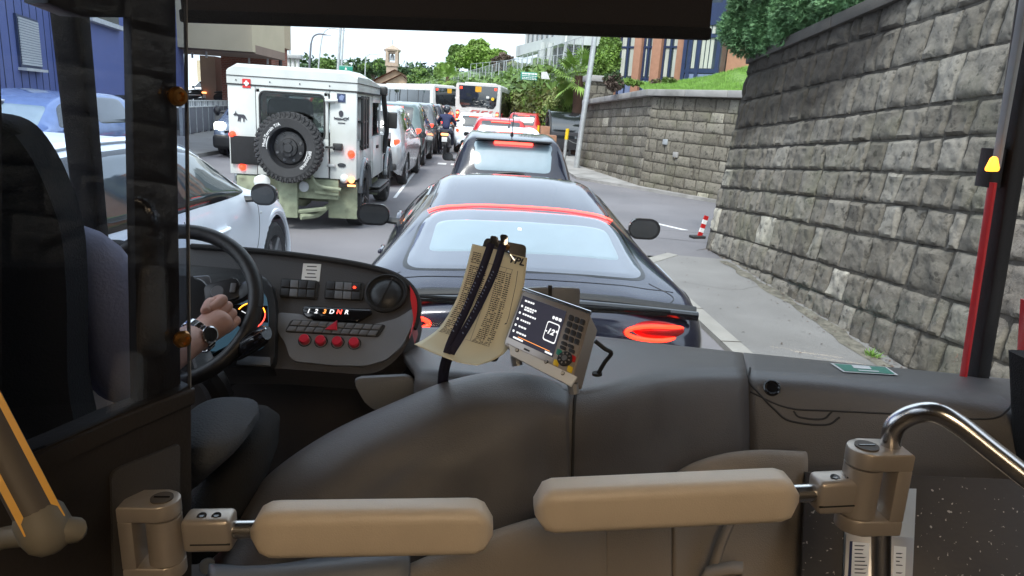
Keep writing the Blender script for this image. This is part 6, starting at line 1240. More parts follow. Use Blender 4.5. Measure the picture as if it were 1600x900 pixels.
# beige lower panels
lo = sh('lower_panel', [[(560, 935, .99), (640, 898, 1.02), (720, 866, 1.05), (800, 838, 1.09), (860, 824, 1.13), (925, 822, 1.18), (938, 826, 1.19)], [(566, 945, .96), (645, 908, .99), (724, 878, 1.02), (802, 850, 1.06), (862, 836, 1.10), (924, 832, 1.15), (940, 832, 1.16)],
    [(560, 1050, .90), (640, 1050, .92), (720, 1050, .95), (800, 1050, .99), (860, 1050, 1.03), (925, 1050, 1.08), (942, 1050, 1.09)]], 'dash_beige', thick=.03)
sh('lower_panel', [[(942, 815, 1.25), (980, 800, 1.26), (1020, 790, 1.27), (1044, 786, 1.28)], [(943, 830, 1.23), (980, 815, 1.24), (1020, 805, 1.25), (1045, 800, 1.26)], [(944, 1050, 1.14), (980, 1050, 1.15), (1020, 1050, 1.16), (1046, 1050, 1.17)]], 'dash_beige', thick=.02)
sh('arched_panel', [[(1047, 752, 1.35), (1080, 732, 1.355), (1130, 717, 1.36), (1190, 712, 1.355), (1258, 715, 1.34)], [(1048, 768, 1.32), (1082, 748, 1.33), (1132, 733, 1.335), (1190, 727, 1.33), (1260, 729, 1.32)], [(1050, 900, 1.24), (1080, 900, 1.25), (1130, 900, 1.25), (1190, 900, 1.25), (1256, 900, 1.24)], [(1050, 1050, 1.18), (1080, 1050, 1.18), (1130, 1050, 1.19), (1190, 1050, 1.19), (1252, 1050, 1.18)]], 'dash_beige', thick=.02)
sh('recess_edge', [[(1138, 812, 1.262), (1120, 850, 1.24), (1104, 900, 1.215), (1090, 960, 1.19)], [(1150, 808, 1.255), (1133, 850, 1.23), (1118, 900, 1.205), (1104, 960, 1.18)]], 'dash_beige', thick=.012)
sh('foot_ledge', [[(1104, 888, 1.215), (1140, 880, 1.21), (1160, 880, 1.21)], [(1096, 905, 1.19), (1138, 898, 1.185), (1160, 898, 1.185)]], 'dash_beige', thick=.012)
seam('seam', BM, [(900, 612), (897, 640), (895, 720), (894, 800)], .0035, 'rubber')
# green exit-hammer sticker on the dash
stp = [(1297, 569), (1385, 575), (1404, 588), (1318, 583)]
def decal(name, tr, pts, m, h, T=TD, parent=None, n=6):
    o0 = T @ EYE; inv = T.inverted(); V = []; a, b, c, d = [Vector((*p, 0)) for p in pts]
    for j in range(n + 1):
        for i in range(n + 1):
            q = a.lerp(b, i / n).lerp(d.lerp(c, i / n), j / n); r_ = ray(q.x, q.y).normalized(); w_ = tr.ray_cast(o0, r_); nn = w_[1] if w_[1].dot(r_) < 0 else -w_[1]; V.append(inv @ (w_[0] + nn * h))
    F = [(j * (n + 1) + i, j * (n + 1) + i + 1, (j + 1) * (n + 1) + i + 1, (j + 1) * (n + 1) + i) for j in range(n) for i in range(n)]; return raw(name, V, F, m, parent)
o = decal('green_sticker', BR, stp, 'signal_white', .003); gs = o; tag(o, 'green and white information sticker lying on the right of the dashboard top', 'sticker')
decal('green_field', BR, [(1303, 570.5), (1383, 575.8), (1398, 587), (1320, 582)], 'sign_green', .0040, parent=gs); decal('white_pictogram', BR, [(1330, 573), (1358, 575), (1362, 580), (1334, 578)], 'signal_white', .0050, parent=gs); decal('white_pictogram', BR, [(1340, 580.5), (1372, 582.5), (1374, 584.3), (1342, 582.3)], 'signal_white', .0050, parent=gs)

# console curving round the driver
cs = empty('driver_console', (-.1, 1.2, .5), 0, 'curved grey moulded console sweeping up from lower left to the middle of the dashboard', 'console'); TS = Matrix.Translation(-cs.location)
cn = sh('moulded_cover', [
    [(300, 960, 1.16), (345, 868, 1.20), (395, 782, 1.24), (440, 735, 1.27), (520, 684, 1.30), (610, 645, 1.33), (700, 612, 1.36), (775, 600, 1.38), (840, 603, 1.38), (893, 622, 1.36)],
    [(303, 960, 1.10), (350, 870, 1.13), (402, 782, 1.17), (447, 734, 1.20), (525, 682, 1.24), (612, 640, 1.27), (700, 604, 1.30), (775, 589, 1.32), (838, 593, 1.33), (891, 617, 1.32)],
    [(330, 960, 1.03), (375, 885, 1.06), (425, 812, 1.10), (472, 765, 1.13), (548, 712, 1.17), (630, 668, 1.205), (712, 634, 1.235), (782, 618, 1.26), (838, 616, 1.275), (888, 630, 1.275)],
    [(385, 960, 1.01), (430, 900, 1.035), (480, 840, 1.065), (530, 795, 1.10), (600, 745, 1.14), (670, 700, 1.17), (740, 665, 1.205), (800, 645, 1.23), (845, 640, 1.245), (886, 648, 1.25)],
    [(440, 1000, .99), (480, 940, 1.015), (530, 880, 1.045), (580, 840, 1.075), (640, 790, 1.11), (705, 745, 1.145), (765, 710, 1.18), (815, 690, 1.205), (850, 680, 1.225), (886, 684, 1.235)],
    [(560, 1040, .98), (600, 1020, 1.0), (640, 1000, 1.02), (680, 960, 1.05), (720, 930, 1.08), (765, 890, 1.11), (805, 850, 1.14), (840, 830, 1.16), (862, 820, 1.18), (887, 820, 1.19)],
    [(560, 1200, .92), (600, 1200, .93), (640, 1200, .94), (680, 1200, .95), (720, 1200, .97), (765, 1200, .98), (805, 1200, 1.0), (840, 1200, 1.01), (862, 1200, 1.02), (888, 1200, 1.03)]], 'dash', 6, .02, cs, TS)
sh('base_skirt', [[(325, 890, 1.06), (400, 892, 1.055), (500, 880, 1.03), (640, 860, 1.02)], [(330, 905, .99), (400, 905, .985), (500, 900, .98), (640, 890, .98)], [(335, 1000, .95), (400, 1000, .95), (500, 1000, .95), (640, 1000, .95)]], 'dash_grey', 6, .02, cs, TS)
MB().cyl(PY(322, 875, 1.12), PY(324, 885, 1.08), .013, seg=16).build('screw_head', 'galv', cs, T=TS)
MB().prism(rounded([(0, 0), (95, -5), (98, 40), (60, 62), (25, 52), (10, 25)], 14), 10, frame_px(552, 588, 1.50)[0].copy() @ Matrix.Scale(-1, 4, (0, 1, 0)), 3).build('knee_panel', 'dash_grey', cs, T=TS)

# ------------------------------------------------------------------ instrument panel
IP = Plane(PY(330, 388, 1.80), PY(640, 440, 1.72), PY(450, 575, 1.56))
ip = empty('driver_controls', IP.hit(520, 580, -.2), 0, 'dark instrument panel with switches, gear keys, four red buttons and round air vent', 'instrument panel'); TI = Matrix.Translation(-ip.location)
class _PP:
    def __call__(s, name, pts, h0, h1, m, bev=0., parent=None):
        b = MB(); IP.poly(name, pts, h0, h1, m, None, bev, 2, b); return b.build(name, m, parent or ip, T=TI)
pq = _PP()
outline = [(150, 395), (230, 388), (300, 386), (376, 391), (450, 398), (530, 409), (585, 420), (620, 432), (643, 450), (654, 475), (650, 505), (632, 545), (606, 572), (575, 584), (520, 582), (440, 576), (380, 574), (300, 576), (150, 576)]
sp_ = [(p.x, p.y) for p in cr_path([(x, y, 0) for x, y in outline[2:15]], 4)]
pq('panel_body', [(150, 395)] + sp_ + outline[15:], -.10, 0, 'dash_dark', .012)
rim_ = MB().tube([IP.hit(x, y, .003) for x, y in sp_[:34]], .008, 8); rim_.build('top_edge', 'rubber', ip, T=TI)
pq('red_lit_cheek', [(p.x, p.y) for p in cr_path([(x, y, 0) for x, y in [(641, 449), (652, 473), (650, 505), (640, 530)]], 4)] + [(648, 500), (642, 470)][::1], -.06, .014, 'trim_reflection_red', .002)  # the tail light's red reflection is painted on as the cheek's own colour
g_ = [(434, 490), (476, 494), (486, 504), (560, 514), (592, 508), (622, 500), (648, 482), (650, 500), (630, 542), (604, 565), (572, 574), (520, 573), (456, 566), (446, 535), (434, 520)]
pq('lower_fascia', rounded(g_, 8, 3), .0, .010, 'dash_grey', .003)
# rows of rocker switches
def grid(x0, y0, dx, dy, ex, ey, nc, nr, name, mats, h=.009, lift=.004):
    """buttons at corners (x0,y0)+(i*dx + j*ex, i*dy + j*ey)"""
    for j in range(nr):
        for i in range(nc):
            x, y = x0 + i * dx + j * ex, y0 + i * dy + j * ey; k = .9; m_ = mats[(j * nc + i) % len(mats)]
            pq(name, [(x, y), (x + dx * k, y + dy * k), (x + dx * k + ex * .82, y + dy * k + ey * .82), (x + ex * .82, y + ey * .82)], lift, h, m_, .0012)
pq('switch_frame', rounded([(440, 436), (498, 440), (496, 469), (437, 465)], 4), .0, .005, 'rubber', .001); grid(442, 439, 13.4, .8, -1.2, 14, 4, 2, 'rocker_switch', ['button_dark', 'button_grey', 'button_dark', 'button_dark', 'button_dark', 'button_grey', 'button_dark', 'button_dark'])
pq('switch_frame', rounded([(510, 440), (570, 443), (567, 471), (506, 467)], 4), .0, .005, 'rubber', .001); grid(512, 442, 13.4, .8, -1.2, 14, 4, 2, 'rocker_switch', ['button_dark', 'button_grey', 'button_grey', 'button_dark', 'button_dark', 'button_grey', 'button_grey', 'button_dark'])
pq('indicator_dot', circ(555, 452, 2.2, 1.6, 10), .009, .011, 'red_on')
st = pq('paper_sticker', [(474, 412), (502, 413), (499, 440), (471, 438)], .0, .0015, 'paper_white')
for k, (x0, x1) in enumerate(((480, 495), (479, 496), (481, 494), (478, 496))): pq('sticker_writing', [(x0 - k * .5, 416 + k * 5.6), (x1 - k * .5, 416.6 + k * 5.6), (x1 - k * .5, 418 + k * 5.6), (x0 - k * .5, 417.4 + k * 5.6)], .0015, .002, 'ink', parent=st)
# air vent
C = IP.frame(604, 460, 615, 462); Cm = TI @ C
MB().lathe([(.052, -.005), (.054, .010), (.049, .014), (.046, .006), (.042, .004)], Cm, 40).build('vent_ring', 'rubber', ip)
v = MB(); v.lathe([(.0425, .004), (.034, .012), (.018, .017), (.002, .018)], Cm, 36); v.build('vent_disc', 'black_plastic', ip); MB().box((0, 0, .018), (.082, .003, .004)).build('vent_vane', 'rubber', ip, T=Cm @ Matrix.Rotation(R(80), 4, 'Z'))
# gear keys
pq('gear_key_bar', rounded([(476, 482), (580, 487), (583, 492), (560, 506), (482, 501), (474, 492)], 4), .004, .014, 'black_gloss', .002)
for ch, x, m_ in zip('123DNR', (484, 496, 509, 520, 531.5, 543), ('text_on', 'text_on', 'text_orange', 'text_on', 'red_soft', 'text_on')):
    text('gear_key', ch, .016, TI @ IP.frame(x, 490.5 + (x - 484) * .03, x + 10, 491.2 + (x - 484) * .03, .0148), m_, ip, bold=.0004, shear=.12)
# two long rows and the hazard key
pq('key_row_frame', rounded([(457, 503), (604, 511), (592, 530), (447, 522)], 4), .010, .013, 'rubber', .001); grid(461, 505, 13.9, .75, -6.2, 9, 10, 2, 'flat_key', ['button_grey'], .017, .013)
pq('hazard_key', [(529, 506), (529, 521), (510, 520)], .017, .0205, 'button_red', .001)
for i, x in enumerate((478, 503, 529, 555)):
    y = 535 + i * 1.6; F = TI @ IP.frame(x, y, x + 10, y + .6); MB().lathe([(.0125, .008), (.0145, .012), (.016, .011), (.0165, .006)], F, 28).build('button_bezel', 'rubber', ip)
    b = MB().lathe([(.012, .010), (.012, .022), (.010, .0245), (.001, .025)], F, 28).build('red_button', 'button_red', ip)
# cluster with lcd behind the wheel
CL = Plane(PY(300, 420, 1.72), PY(430, 440, 1.70), PY(420, 570, 1.56)); cl = empty('instrument_cluster', CL.hit(370, 560, -.1), 0, 'black binnacle with blue lcd and round dial behind the steering wheel', 'instrument cluster'); TL = Matrix.Translation(-cl.location)
def cq(name, pts, h0, h1, m, bev=0., parent=None): b = MB(); CL.poly(name, pts, h0, h1, m, None, bev, 2, b); return b.build(name, m, parent or cl, T=TL)
cq('hood', rounded([(255, 415), (395, 428), (425, 440), (434, 480), (432, 578), (250, 578)], 16), -.05, .02, 'black_plastic', .008); cq('lcd_screen', rounded([(300, 448), (398, 452), (420, 466), (424, 500), (420, 545), (400, 556), (300, 552)], 10), .02, .023, 'lcd', .001)
cq('screen_band', [(300, 478), (422, 484), (423, 510), (300, 505)], .0232, .0240, 'black_gloss'); MB().lathe([(.002, .0245), (.036, .0245), (.036, .024)], TL @ CL.frame(396, 500), 32).build('dial', 'black_gloss', cl)
for a0, a1, m_ in ((150, 15, 'amber_on'), (12, -60, 'red_soft')): MB().tube([TL @ CL.frame(396, 500) @ Vector((.034 * math.cos(R(a)), .034 * math.sin(R(a)), .026)) for a in np.linspace(a0, a1, 18)], .0013, 5).build('dial_scale', m_, cl)
MB().tube([TL @ CL.frame(396, 500) @ Vector((0, 0, .027)), TL @ CL.frame(396, 500) @ Vector((-.022, .012, .027))], .001, 5).build('needle', 'text_on', cl)
cq('lower_trim', [(378, 562), (426, 564), (426, 577), (374, 576)], .02, .028, 'dash_grey', .002)

# ------------------------------------------------------------------ steering wheel
wc = PY(268, 476, 1.47); wn = Vector((.02, -.80, .60)).normalized(); WT = basis(wc, Vector((1, 0, 0)), wn.cross(Vector((1, 0, 0)))); 
if (WT.to_3x3() @ Vector((0, 0, 1))).dot(wn) < 0: WT = basis(wc, Vector((1, 0, 0)), Vector((1, 0, 0)).cross(wn) * -1)
RW = .176
sw = empty('steering_wheel', wc - Vector((0, 0, .001)), 0, 'large black bus steering wheel held by the driver', 'steering wheel'); TW = Matrix.Translation(-sw.location) @ WT
MB().tube([TW @ Vector((RW * math.cos(a), RW * math.sin(a), 0)) for a in np.linspace(0, 2 * math.pi, 65)], .0165, 14, cap=False).build('rim', 'black_plastic', sw)
hb = MB(); hb.prism(rrect(.13, .15, .04), .03, TW @ Matrix.Translation((0, 0, -.045)), .01); hb.build('hub', 'black_plastic', sw)
for a in (18, 162, 235, 305):
    d = Vector((math.cos(R(a)), math.sin(R(a)), 0)); MB().tube([TW @ (d * .05 - Vector((0, 0, .035))), TW @ (d * .13 - Vector((0, 0, .03))), TW @ (d * RW * .99)], .013, 10, k=4, sx=1.7).build('spoke', 'black_plastic', sw)
for s_ in (-1, 1):
    k = MB().prism(rrect(.075, .05, .012), .012, TW @ Matrix.Translation((s_ * .095, .042, -.025)) @ Matrix.Rotation(R(s_ * 18), 4, 'Z'), .003).build('button_pod', 'button_dark', sw)
    MB().lathe([(.002, .013), (.013, .013), (.017, .010)], TW @ Matrix.Translation((s_ * .085, .04, -.025)), 20).build('thumb_pad', 'button_grey', k); MB().box((s_ * .118, .050, -.011), (.012, .022, .004), None, .001).build('thumb_key', 'button_grey', k, T=TW)
MB().cyl(wc - wn * .04, wc - wn * .35 - Vector((0, 0, .05)), .045, .06, 16).build('column', 'black_plastic', sw, T=Matrix.Translation(-sw.location))
MB().prism(rounded([(0, 0), (32, 2), (36, -28), (2, -30)], 4), 4, frame_px(296, 432, 1.60)[0], 1).build('column_plate', 'dash_grey', sw, T=Matrix.Translation(-sw.location))
st_ = empty('control_stalk', PY(350, 560, 1.45), 0, 'black control stalk with silver edge below the right hand', 'control lever'); TT_ = Matrix.Translation(-st_.location)
MB().tube([PY(335, 560, 1.50), PY(370, 548, 1.44), PY(405, 528, 1.40), PY(417, 520, 1.39)], lambda t: .011 + .008 * math.sin(t * 3.0), 12, k=5, sx=1.4).build('lever', 'black_gloss', st_, T=TT_); MB().tube([PY(372, 539, 1.41), PY(400, 524, 1.38), PY(415, 513, 1.375)], .0022, 6, k=4).build('silver_edge', 'chrome', st_, T=TT_)
MB().tube([PY(300, 570, 1.5), PY(330, 590, 1.48), PY(345, 620, 1.5)], .03, 10, k=4).build('stalk_mount', 'black_plastic', st_, T=TT_)

# ------------------------------------------------------------------ driver
dr = empty('person', (-.88, .98, .35), 0, 'bus driver in a grey lilac shirt and steel wristwatch with his hand on the wheel', 'person'); TP = Matrix.Translation(-dr.location)
sh_r, el, wr_ = PY(135, 405, 1.06), PY(200, 588, 1.13), PY(318, 520, 1.34)
J = [(-.88, .98, .92, (.17, .13)), (-.90, .99, 1.10, (.16, .13)), (-.91, 1.0, 1.28, (.18, .13)), (-.92, 1.0, 1.40, (.17, .11)), (-.93, 1.01, 1.49, .06), (-.77, 1.0, 1.40, .085), (*sh_r, .085), (*sh_r.lerp(el, .5), .080), (*sh_r.lerp(el, .95), .072), (*el.lerp(wr_, .14), .064), (-1.10, 1.0, 1.42, .07), (-1.16, 1.08, 1.26, .06), (-1.14, 1.22, 1.16, .05)]
skin_body('shirt', J, [(0, 1), (1, 2), (2, 3), (3, 4), (3, 5), (5, 6), (6, 7), (7, 8), (8, 9), (3, 10), (10, 11), (11, 12)], 'shirt', dr, 2, 0, TP)
skin_body('head', [(-.93, 1.01, 1.46, .055), (-.935, 1.02, 1.55, .055), (-.94, 1.03, 1.63, .078), (-.94, 1.02, 1.72, .082), (-.94, 1.12, 1.62, .03)], [(0, 1), (1, 2), (2, 3), (2, 4)], 'skin', dr, 2, 1, TP)
f = MB().ball((-.94, 1.0, 1.72), .10, 3, (.92, 1.05, .9)); f.build('hair', 'hair', dr, T=TP)
for s_ in (-1, 1): MB().ball((-.94 + s_ * .085, 1.02, 1.655), .02, 2, (.4, 1, 1.5)).build('ear', 'skin', dr, T=TP); MB().ball((-.94 + s_ * .03, 1.105, 1.69), .011, 2).build('eye', 'signal_white', dr, T=TP)
MB().tube([(-.965, 1.118, 1.625), (-.94, 1.124, 1.622), (-.915, 1.118, 1.625)], .005, 6).build('mouth', 'nail', dr, T=TP); MB().tube([(-.94, 1.105, 1.69), (-.94, 1.13, 1.655)], .010, 8).build('nose', 'skin', dr, T=TP)
skin_body('hand', [(-1.14, 1.20, 1.16, .03), (-1.13, 1.28, 1.15, .04), (-1.12, 1.34, 1.14, .03), (-1.10, 1.38, 1.12, .012), (-1.14, 1.39, 1.11, .012), (-1.08, 1.30, 1.15, .012)], [(0, 1), (1, 2), (2, 3), (2, 4), (1, 5)], 'skin', dr, 2, 1, TP)
skin_body('trousers', [(-.88, .98, .86, (.17, .13)), (-.78, 1.05, .84, .09), (-.74, 1.35, .86, .075), (-.72, 1.48, .60, .055), (-.72, 1.50, .44, .045), (-.72, 1.62, .40, .04), (-.98, 1.05, .84, .09), (-1.0, 1.35, .86, .075), (-.98, 1.48, .60, .055), (-.98, 1.50, .44, .045), (-.98, 1.62, .40, .04)], [(0, 1), (1, 2), (2, 3), (3, 4), (4, 5), (0, 6), (6, 7), (7, 8), (8, 9), (9, 10)], 'trousers', dr, 2, 0, TP)
# right forearm and hand, closing over the rim
kn = PY(358, 487, 1.40)                          # knuckles
fa = [(*el, .046), (*el.lerp(wr_, .35), .043), (*el.lerp(wr_, .7), .034), (*wr_, .029), (*wr_.lerp(kn, .4), (.039, .030)), (*wr_.lerp(kn, .85), (.040, .027))]
skin_body('forearm', fa, [(i, i + 1) for i in range(5)], 'skin', dr, 2, 0, TP)
ax = (kn - wr_).normalized(); side = Vector((.35, .05, -.9)); side = (side - ax * side.dot(ax)).normalized(); outn = ax.cross(side); outn = outn if outn.dot(EYE - kn) > 0 else -outn
for i, (ln, o_) in enumerate(((.88, -1.45), (1., -.5), (.95, .45), (.76, 1.35))):
    b0 = kn + side * o_ * .0185 - ax * .006; J = [(*(b0 - ax * .03 - outn * .004), .0115), (*b0, .0115), (*(b0 + ax * .016 * ln - outn * .004), .0100), (*(b0 + ax * .024 * ln - outn * .026), .0090), (*(b0 + ax * .008 * ln - outn * .042), .0080)]
    skin_body('finger', J, [(0, 1), (1, 2), (2, 3), (3, 4)], 'skin', dr, 2, 1, TP)
b0 = wr_.lerp(kn, .35) - side * .028; skin_body('thumb', [(*b0, .011), (*(b0 + ax * .02 - side * .008 - outn * .010), .0105), (*(b0 + ax * .040 - side * .006 - outn * .022), .0095), (*(b0 + ax * .052 + side * .004 - outn * .034), .0085)], [(0, 1), (1, 2), (2, 3)], 'skin', dr, 2, 1, TP)
wt = wr_.lerp(el, .08); WA = basis(TP @ wt, side, ax.cross(side)); WA = basis(TP @ wt, side, outn)     # z along the arm
wb = MB()
for k in range(22): a = 2 * math.pi * k / 22; r_ = Vector((.034 * math.cos(a), .031 * math.sin(a), 0)); wb.box(WA @ r_, (.0088, .0045, .017), (WA @ Matrix.Rotation(a + R(90), 4, 'Z')).to_3x3(), .001, 1)
wt_ = wb.build('watch_strap', 'chrome', dr); MB().lathe([(.016, .031), (.0175, .034), (.017, .040), (.014, .041)], WA @ Matrix.Rotation(R(-90), 4, 'X') @ Matrix.Scale(1, 4), 24).build('watch_case', 'chrome', dr); MB().lathe([(.001, .0412), (.0138, .0412), (.0138, .0405)], WA @ Matrix.Rotation(R(-90), 4, 'X'), 24).build('watch_dial', 'black_gloss', dr)
# seat
se = empty('bus_chair', (-.9, .86, .35), 0, 'large black driver seat back filling the left edge of the picture', 'seat'); Ts = Matrix.Translation(-se.location)
SP = Plane(PY(-300, 200, .84), PY(100, 200, .885), PY(100, 700, .885))
b = MB(); SP.poly('x', [(p.x, p.y) for p in cr_path([(x, y, 0) for x, y in [(-360, 300), (-320, 215), (-210, 175), (-70, 178), (0, 192), (42, 236), (74, 300), (96, 370), (104, 470), (106, 600), (124, 700)]], 4)] + [(120, 900), (-360, 900)], -.08, 0, '', None, .03, 4, b); b.build('backrest', 'cloth_black', se, T=Ts)
MB().bx(-1.12, -.66, .84, 1.28, .72, .84, .04, 4).build('seat_cushion', 'seat_cloth', se, T=Ts); MB().bx(-1.0, -.78, .9, 1.15, .35, .74, .03).build('pedestal', 'black_plastic', se, T=Ts)
def cushion(name, m, rows):
    b = MB(); rings = []
    for x, y, Y, hw_, hd in rows:
        c = Ts @ PY(x, y, Y); u = (PY(x + 1, y, Y) - PY(x, y, Y)).length * hw_; rings.append([c + Vector((math.copysign(abs(math.cos(t)) ** .7, math.cos(t)) * u, math.copysign(abs(math.sin(t)) ** .7, math.sin(t)) * hd, 0)) for t in np.linspace(0, 2 * math.pi, 25)[:-1]])
    b.loft(rings); return b.build(name, m, se, 70)
cushion('armrest', 'seat_cloth', [(330, 646, 1.12, 4, .01), (332, 650, 1.12, 36, .07), (338, 657, 1.12, 54, .10), (338, 672, 1.12, 55, .11), (330, 690, 1.12, 48, .10), (315, 715, 1.12, 36, .08), (300, 745, 1.12, 20, .05)])
cushion('seat_side', 'cloth_black', [(385, 646, 1.26, 6, .01), (385, 652, 1.26, 32, .06), (384, 670, 1.26, 46, .09), (378, 710, 1.24, 48, .10), (362, 750, 1.22, 50, .10), (340, 790, 1.2, 50, .10), (320, 830, 1.18, 46, .1)])
# ------------------------------------------------------------------ partition between cab and passengers
PP = Plane(PY(296, 400, .95), PY(0, 400, .76), PY(296, 800, .95)); pa = empty('cab_partition', PP.hit(200, 900), 0, 'dark cab partition with a clear pane, black post and solid lower door on the left', 'partition'); TA = Matrix.Translation(-pa.location)
def aq(name, pts, h0, h1, m, bev=0.): b = MB(); PP.poly(name, pts, h0, h1, m, None, bev, 2, b); return b.build(name, m, pa, T=TA)
aq('glass_pane', [(-160, -160), (287, -160), (295, 606), (-160, 790)], -.003, .003, 'screen_glass'); aq('glass_edge', [(287.5, -160), (289, -160), (297, 604), (295.5, 606)], -.003, .003, 'dash_grey')
aq('post', [(210, -160), (282, -160), (291, 604), (222, 640)], -.026, -.010, 'partition', .004); aq('left_post', [(-160, -160), (2, -160), (12, 176), (14, 716), (-160, 790)], -.05, -.012, 'partition', .004)
aq('header', [(-160, -160), (284, -160), (284, 28), (140, 28), (84, 6), (84, -10), (-160, -40)], -.06, -.012, 'partition', .004)
aq('lower_door', [(-160, 792), (70, 697), (180, 648), (298, 602), (300, 1100), (-160, 1100)], -.03, .004, 'partition', .005); aq('door_top_rail', [(-160, 796), (70, 700), (180, 651), (299, 604), (299, 628), (180, 677), (70, 728), (-160, 826)], .004, .010, 'partition', .003)
aq('inset_panel', rounded([(168, 738), (180, 728), (276, 690), (276, 1100), (178, 1100)], 8), .004, .009, 'dash_dark', .002)
for x, y in ((272, 150), (280, 528)):
    F = TA @ PP.frame(x, y, x + 10, y, .0); MB().lathe([(.0115, .003), (.0125, .008), (.010, .013), (.006, .014), (.004, .010), (.001, .010)], F, 28).build('glass_knob', 'brass', pa)
# ------------------------------------------------------------------ padded safety gates
def pad(T, length, hh, hw, n=14):
    b = MB(); rings = []
    for q in range(n * 2 + 1):
        t = q / n - 1; x = t * length / 2; e = max(0., (abs(x) - (length / 2 - hh * .95)) / (hh * .95)); k = max(.06, (1 - e ** 2.6)) ** .5
        rings.append([T @ Vector((x, y * k, z * (.35 + .65 * k))) for y, z in rrect(hh * 2, hw * 2, hh * .48, 5)])
    b.loft(rings); return b
def gate(name, label, T, L0, hh, side_, bracket_T, T0, k):
    """side_ -1: hinge on the left, +1: on the right. units: photo pixels at that distance"""
    g = empty(name, T0, 0, label, 'safety gate', 'padded safety gates'); TG = Matrix.Translation(-Vector(T0)); s_ = side_
    pad(TG @ T, L0, hh, 30).build('padded_arm', 'pad', g, 50); e = s_ * L0 / 2
    MB().cyl(TG @ T @ Vector((e - s_ * 8, 0, 0)), TG @ T @ Vector((e + s_ * 55, 0, 0)), 14 * k, seg=20).build('rod', 'steel_brushed', g)
    b = MB(TG); b.box((e + s_ * 66, 0, 0), (74, 56, 42), None, 8, 3); o = b.build('clamp', 'bracket', g, T=TG @ T)
    MB().box((e + s_ * 60, -12, 21), (60, 2.2, 2)).build('slot', 'rubber', o, T=TG @ T)
    for dx in (-8, 14): MB().cyl((e + s_ * 66 + dx, 26, 6), (e + s_ * 66 + dx, 29, 7), 7.5, seg=16).build('screw', 'chrome', o, T=TG @ T); MB().cyl((e + s_ * 66 + dx, 29, 7), (e + s_ * 66 + dx, 29.6, 7), 4, seg=6).build('screw_socket', 'black_gloss', o, T=TG @ T)
    # barrel between the two lugs of the bracket
    BT = TG @ bracket_T
    MB().cyl((0, -39, 0), (0, 39, 0), 27, seg=32).build('barrel', 'bracket', g, 50, T=BT)
    for y0, y1 in ((41, 68), (-66, -41)):
        out = [(27.5 * math.cos(a), 27.5 * math.sin(a)) for a in np.linspace(R(-90), R(90), 14)]; out = [(x * (-s_) * -1 if s_ < 0 else -x, z) for x, z in out]
        lug = [(q[0], q[1]) for q in out] + [(s_ * 62, 30), (s_ * 62, -30)] if False else [((-s_) * abs(q[0]), q[1]) for q in out] + [(s_ * 58, 27.5), (s_ * 58, -27.5)]
        MB().prism(lug, y1 - y0, Matrix.Translation((0, y1, 0)) @ Matrix.Rotation(R(90), 4, 'X'), 3).build('lug', 'bracket', g, 40, T=BT)
    MB().box((s_ * 48, 0, 0), (22, 84, 55), None, 2).build('bracket_web', 'bracket', g, T=BT)
    MB().cyl((0, 68, 0), (0, 70.5, 0), 17, seg=24).build('pivot_cap', 'pole_grey', g, T=BT); MB().box((0, 71, 0), (24, 1.5, 3)).build('pivot_slot', 'black_gloss', g, T=BT)
    return g
T1, s1 = frame_px(585, 824, .86, 1.0); B1, _ = frame_px(259, 838, .86, 0, 0); gate('safety_gate', 'beige padded safety gate hinged on the cab partition at the left', T1, 374, 41, -1, B1, PY(259, 905, .86), s1)
T2, s2 = frame_px(1040, 781, .90, 3.0); B2, _ = frame_px(1343, 762, .90, 0, 0); gate('safety_gate', 'beige padded safety gate hinged on the steel grab rail at the right', T2, 406, 37, 1, B2, PY(1343, 830, .90), s2)
# grab rail
gr = empty('grab_rail', PY(1377, 1000, .90), 0, 'polished steel grab rail that bends over beside the right safety gate', 'grab rail'); Tg = Matrix.Translation(-gr.location)
MB().tube([PY(1378, 1400, .93), PY(1377, 900, .905), PY(1377, 800, .90)], .0138, 20).build('lower_post', 'steel_brushed', gr, T=Tg, ang=60)
MB().tube([PY(1391, 712, .905), PY(1392, 690, .905), PY(1400, 664, .90), (PY(1428, 647, .89)), PY(1462, 645, .87), PY(1500, 665, .85), PY(1560, 712, .82), PY(1640, 775, .78), PY(1760, 870, .72), PY(2100, 1100, .60)], .0145, 20, k=8).build('bent_tube', 'steel_brushed', gr, T=Tg, ang=60)
# yellow striped handle lower left
yh = empty('yellow_handle', PY(60, 830, .62), 0, 'yellow and grey striped handrail ending in a grey cap at the lower left edge', 'handrail'); Ty = Matrix.Translation(-yh.location); a, b = PY(-80, 540, .66), PY(68, 822, .62); u = (b - a).normalized(); e_ = (EYE - b).normalized(); sd = u.cross(e_).normalized(); e_ = sd.cross(u)
MB().tube([a, b], .0195, 20).build('tube', 'pole_grey', yh, T=Ty, ang=60)
for q in (-.72, .62):
    n_ = (e_ * math.sqrt(1 - q * q) + sd * q); b_ = MB(); r_ = .0200; w_ = .004
    b_.loft([[p + n_ * r_ + sd * w_ * 1.1 * q2 * (1 - abs(q) * .2) + n_ * z_ for q2, z_ in ((-1, -.001), (1, -.001), (1, .0008), (-1, .0008))] for p in (a, b)]); b_.build('stripe', 'amber_band', yh, T=Ty)
skin_like = MB(); skin_like.loft([[b - u * .012 + (sd * x + e_ * z) * k_ + u * d_ for x, z in circ(0, 0, .0215, .0205, 18)] for k_, d_ in ((.9, -.006), (1.06, 0), (1.1, .018), (.95, .03), (.6, .038), (.15, .041))]); skin_like.build('end_cap', 'cap_grey', yh, 60, T=Ty)
MB().tube([b + u * .004, b - sd * .02 + u * .018, PY(20, 838, .66), PY(-10, 846, .68)], lambda t: .013 - .002 * t, 14, k=5).build('bracket_arm', 'cap_grey', yh, T=Ty)

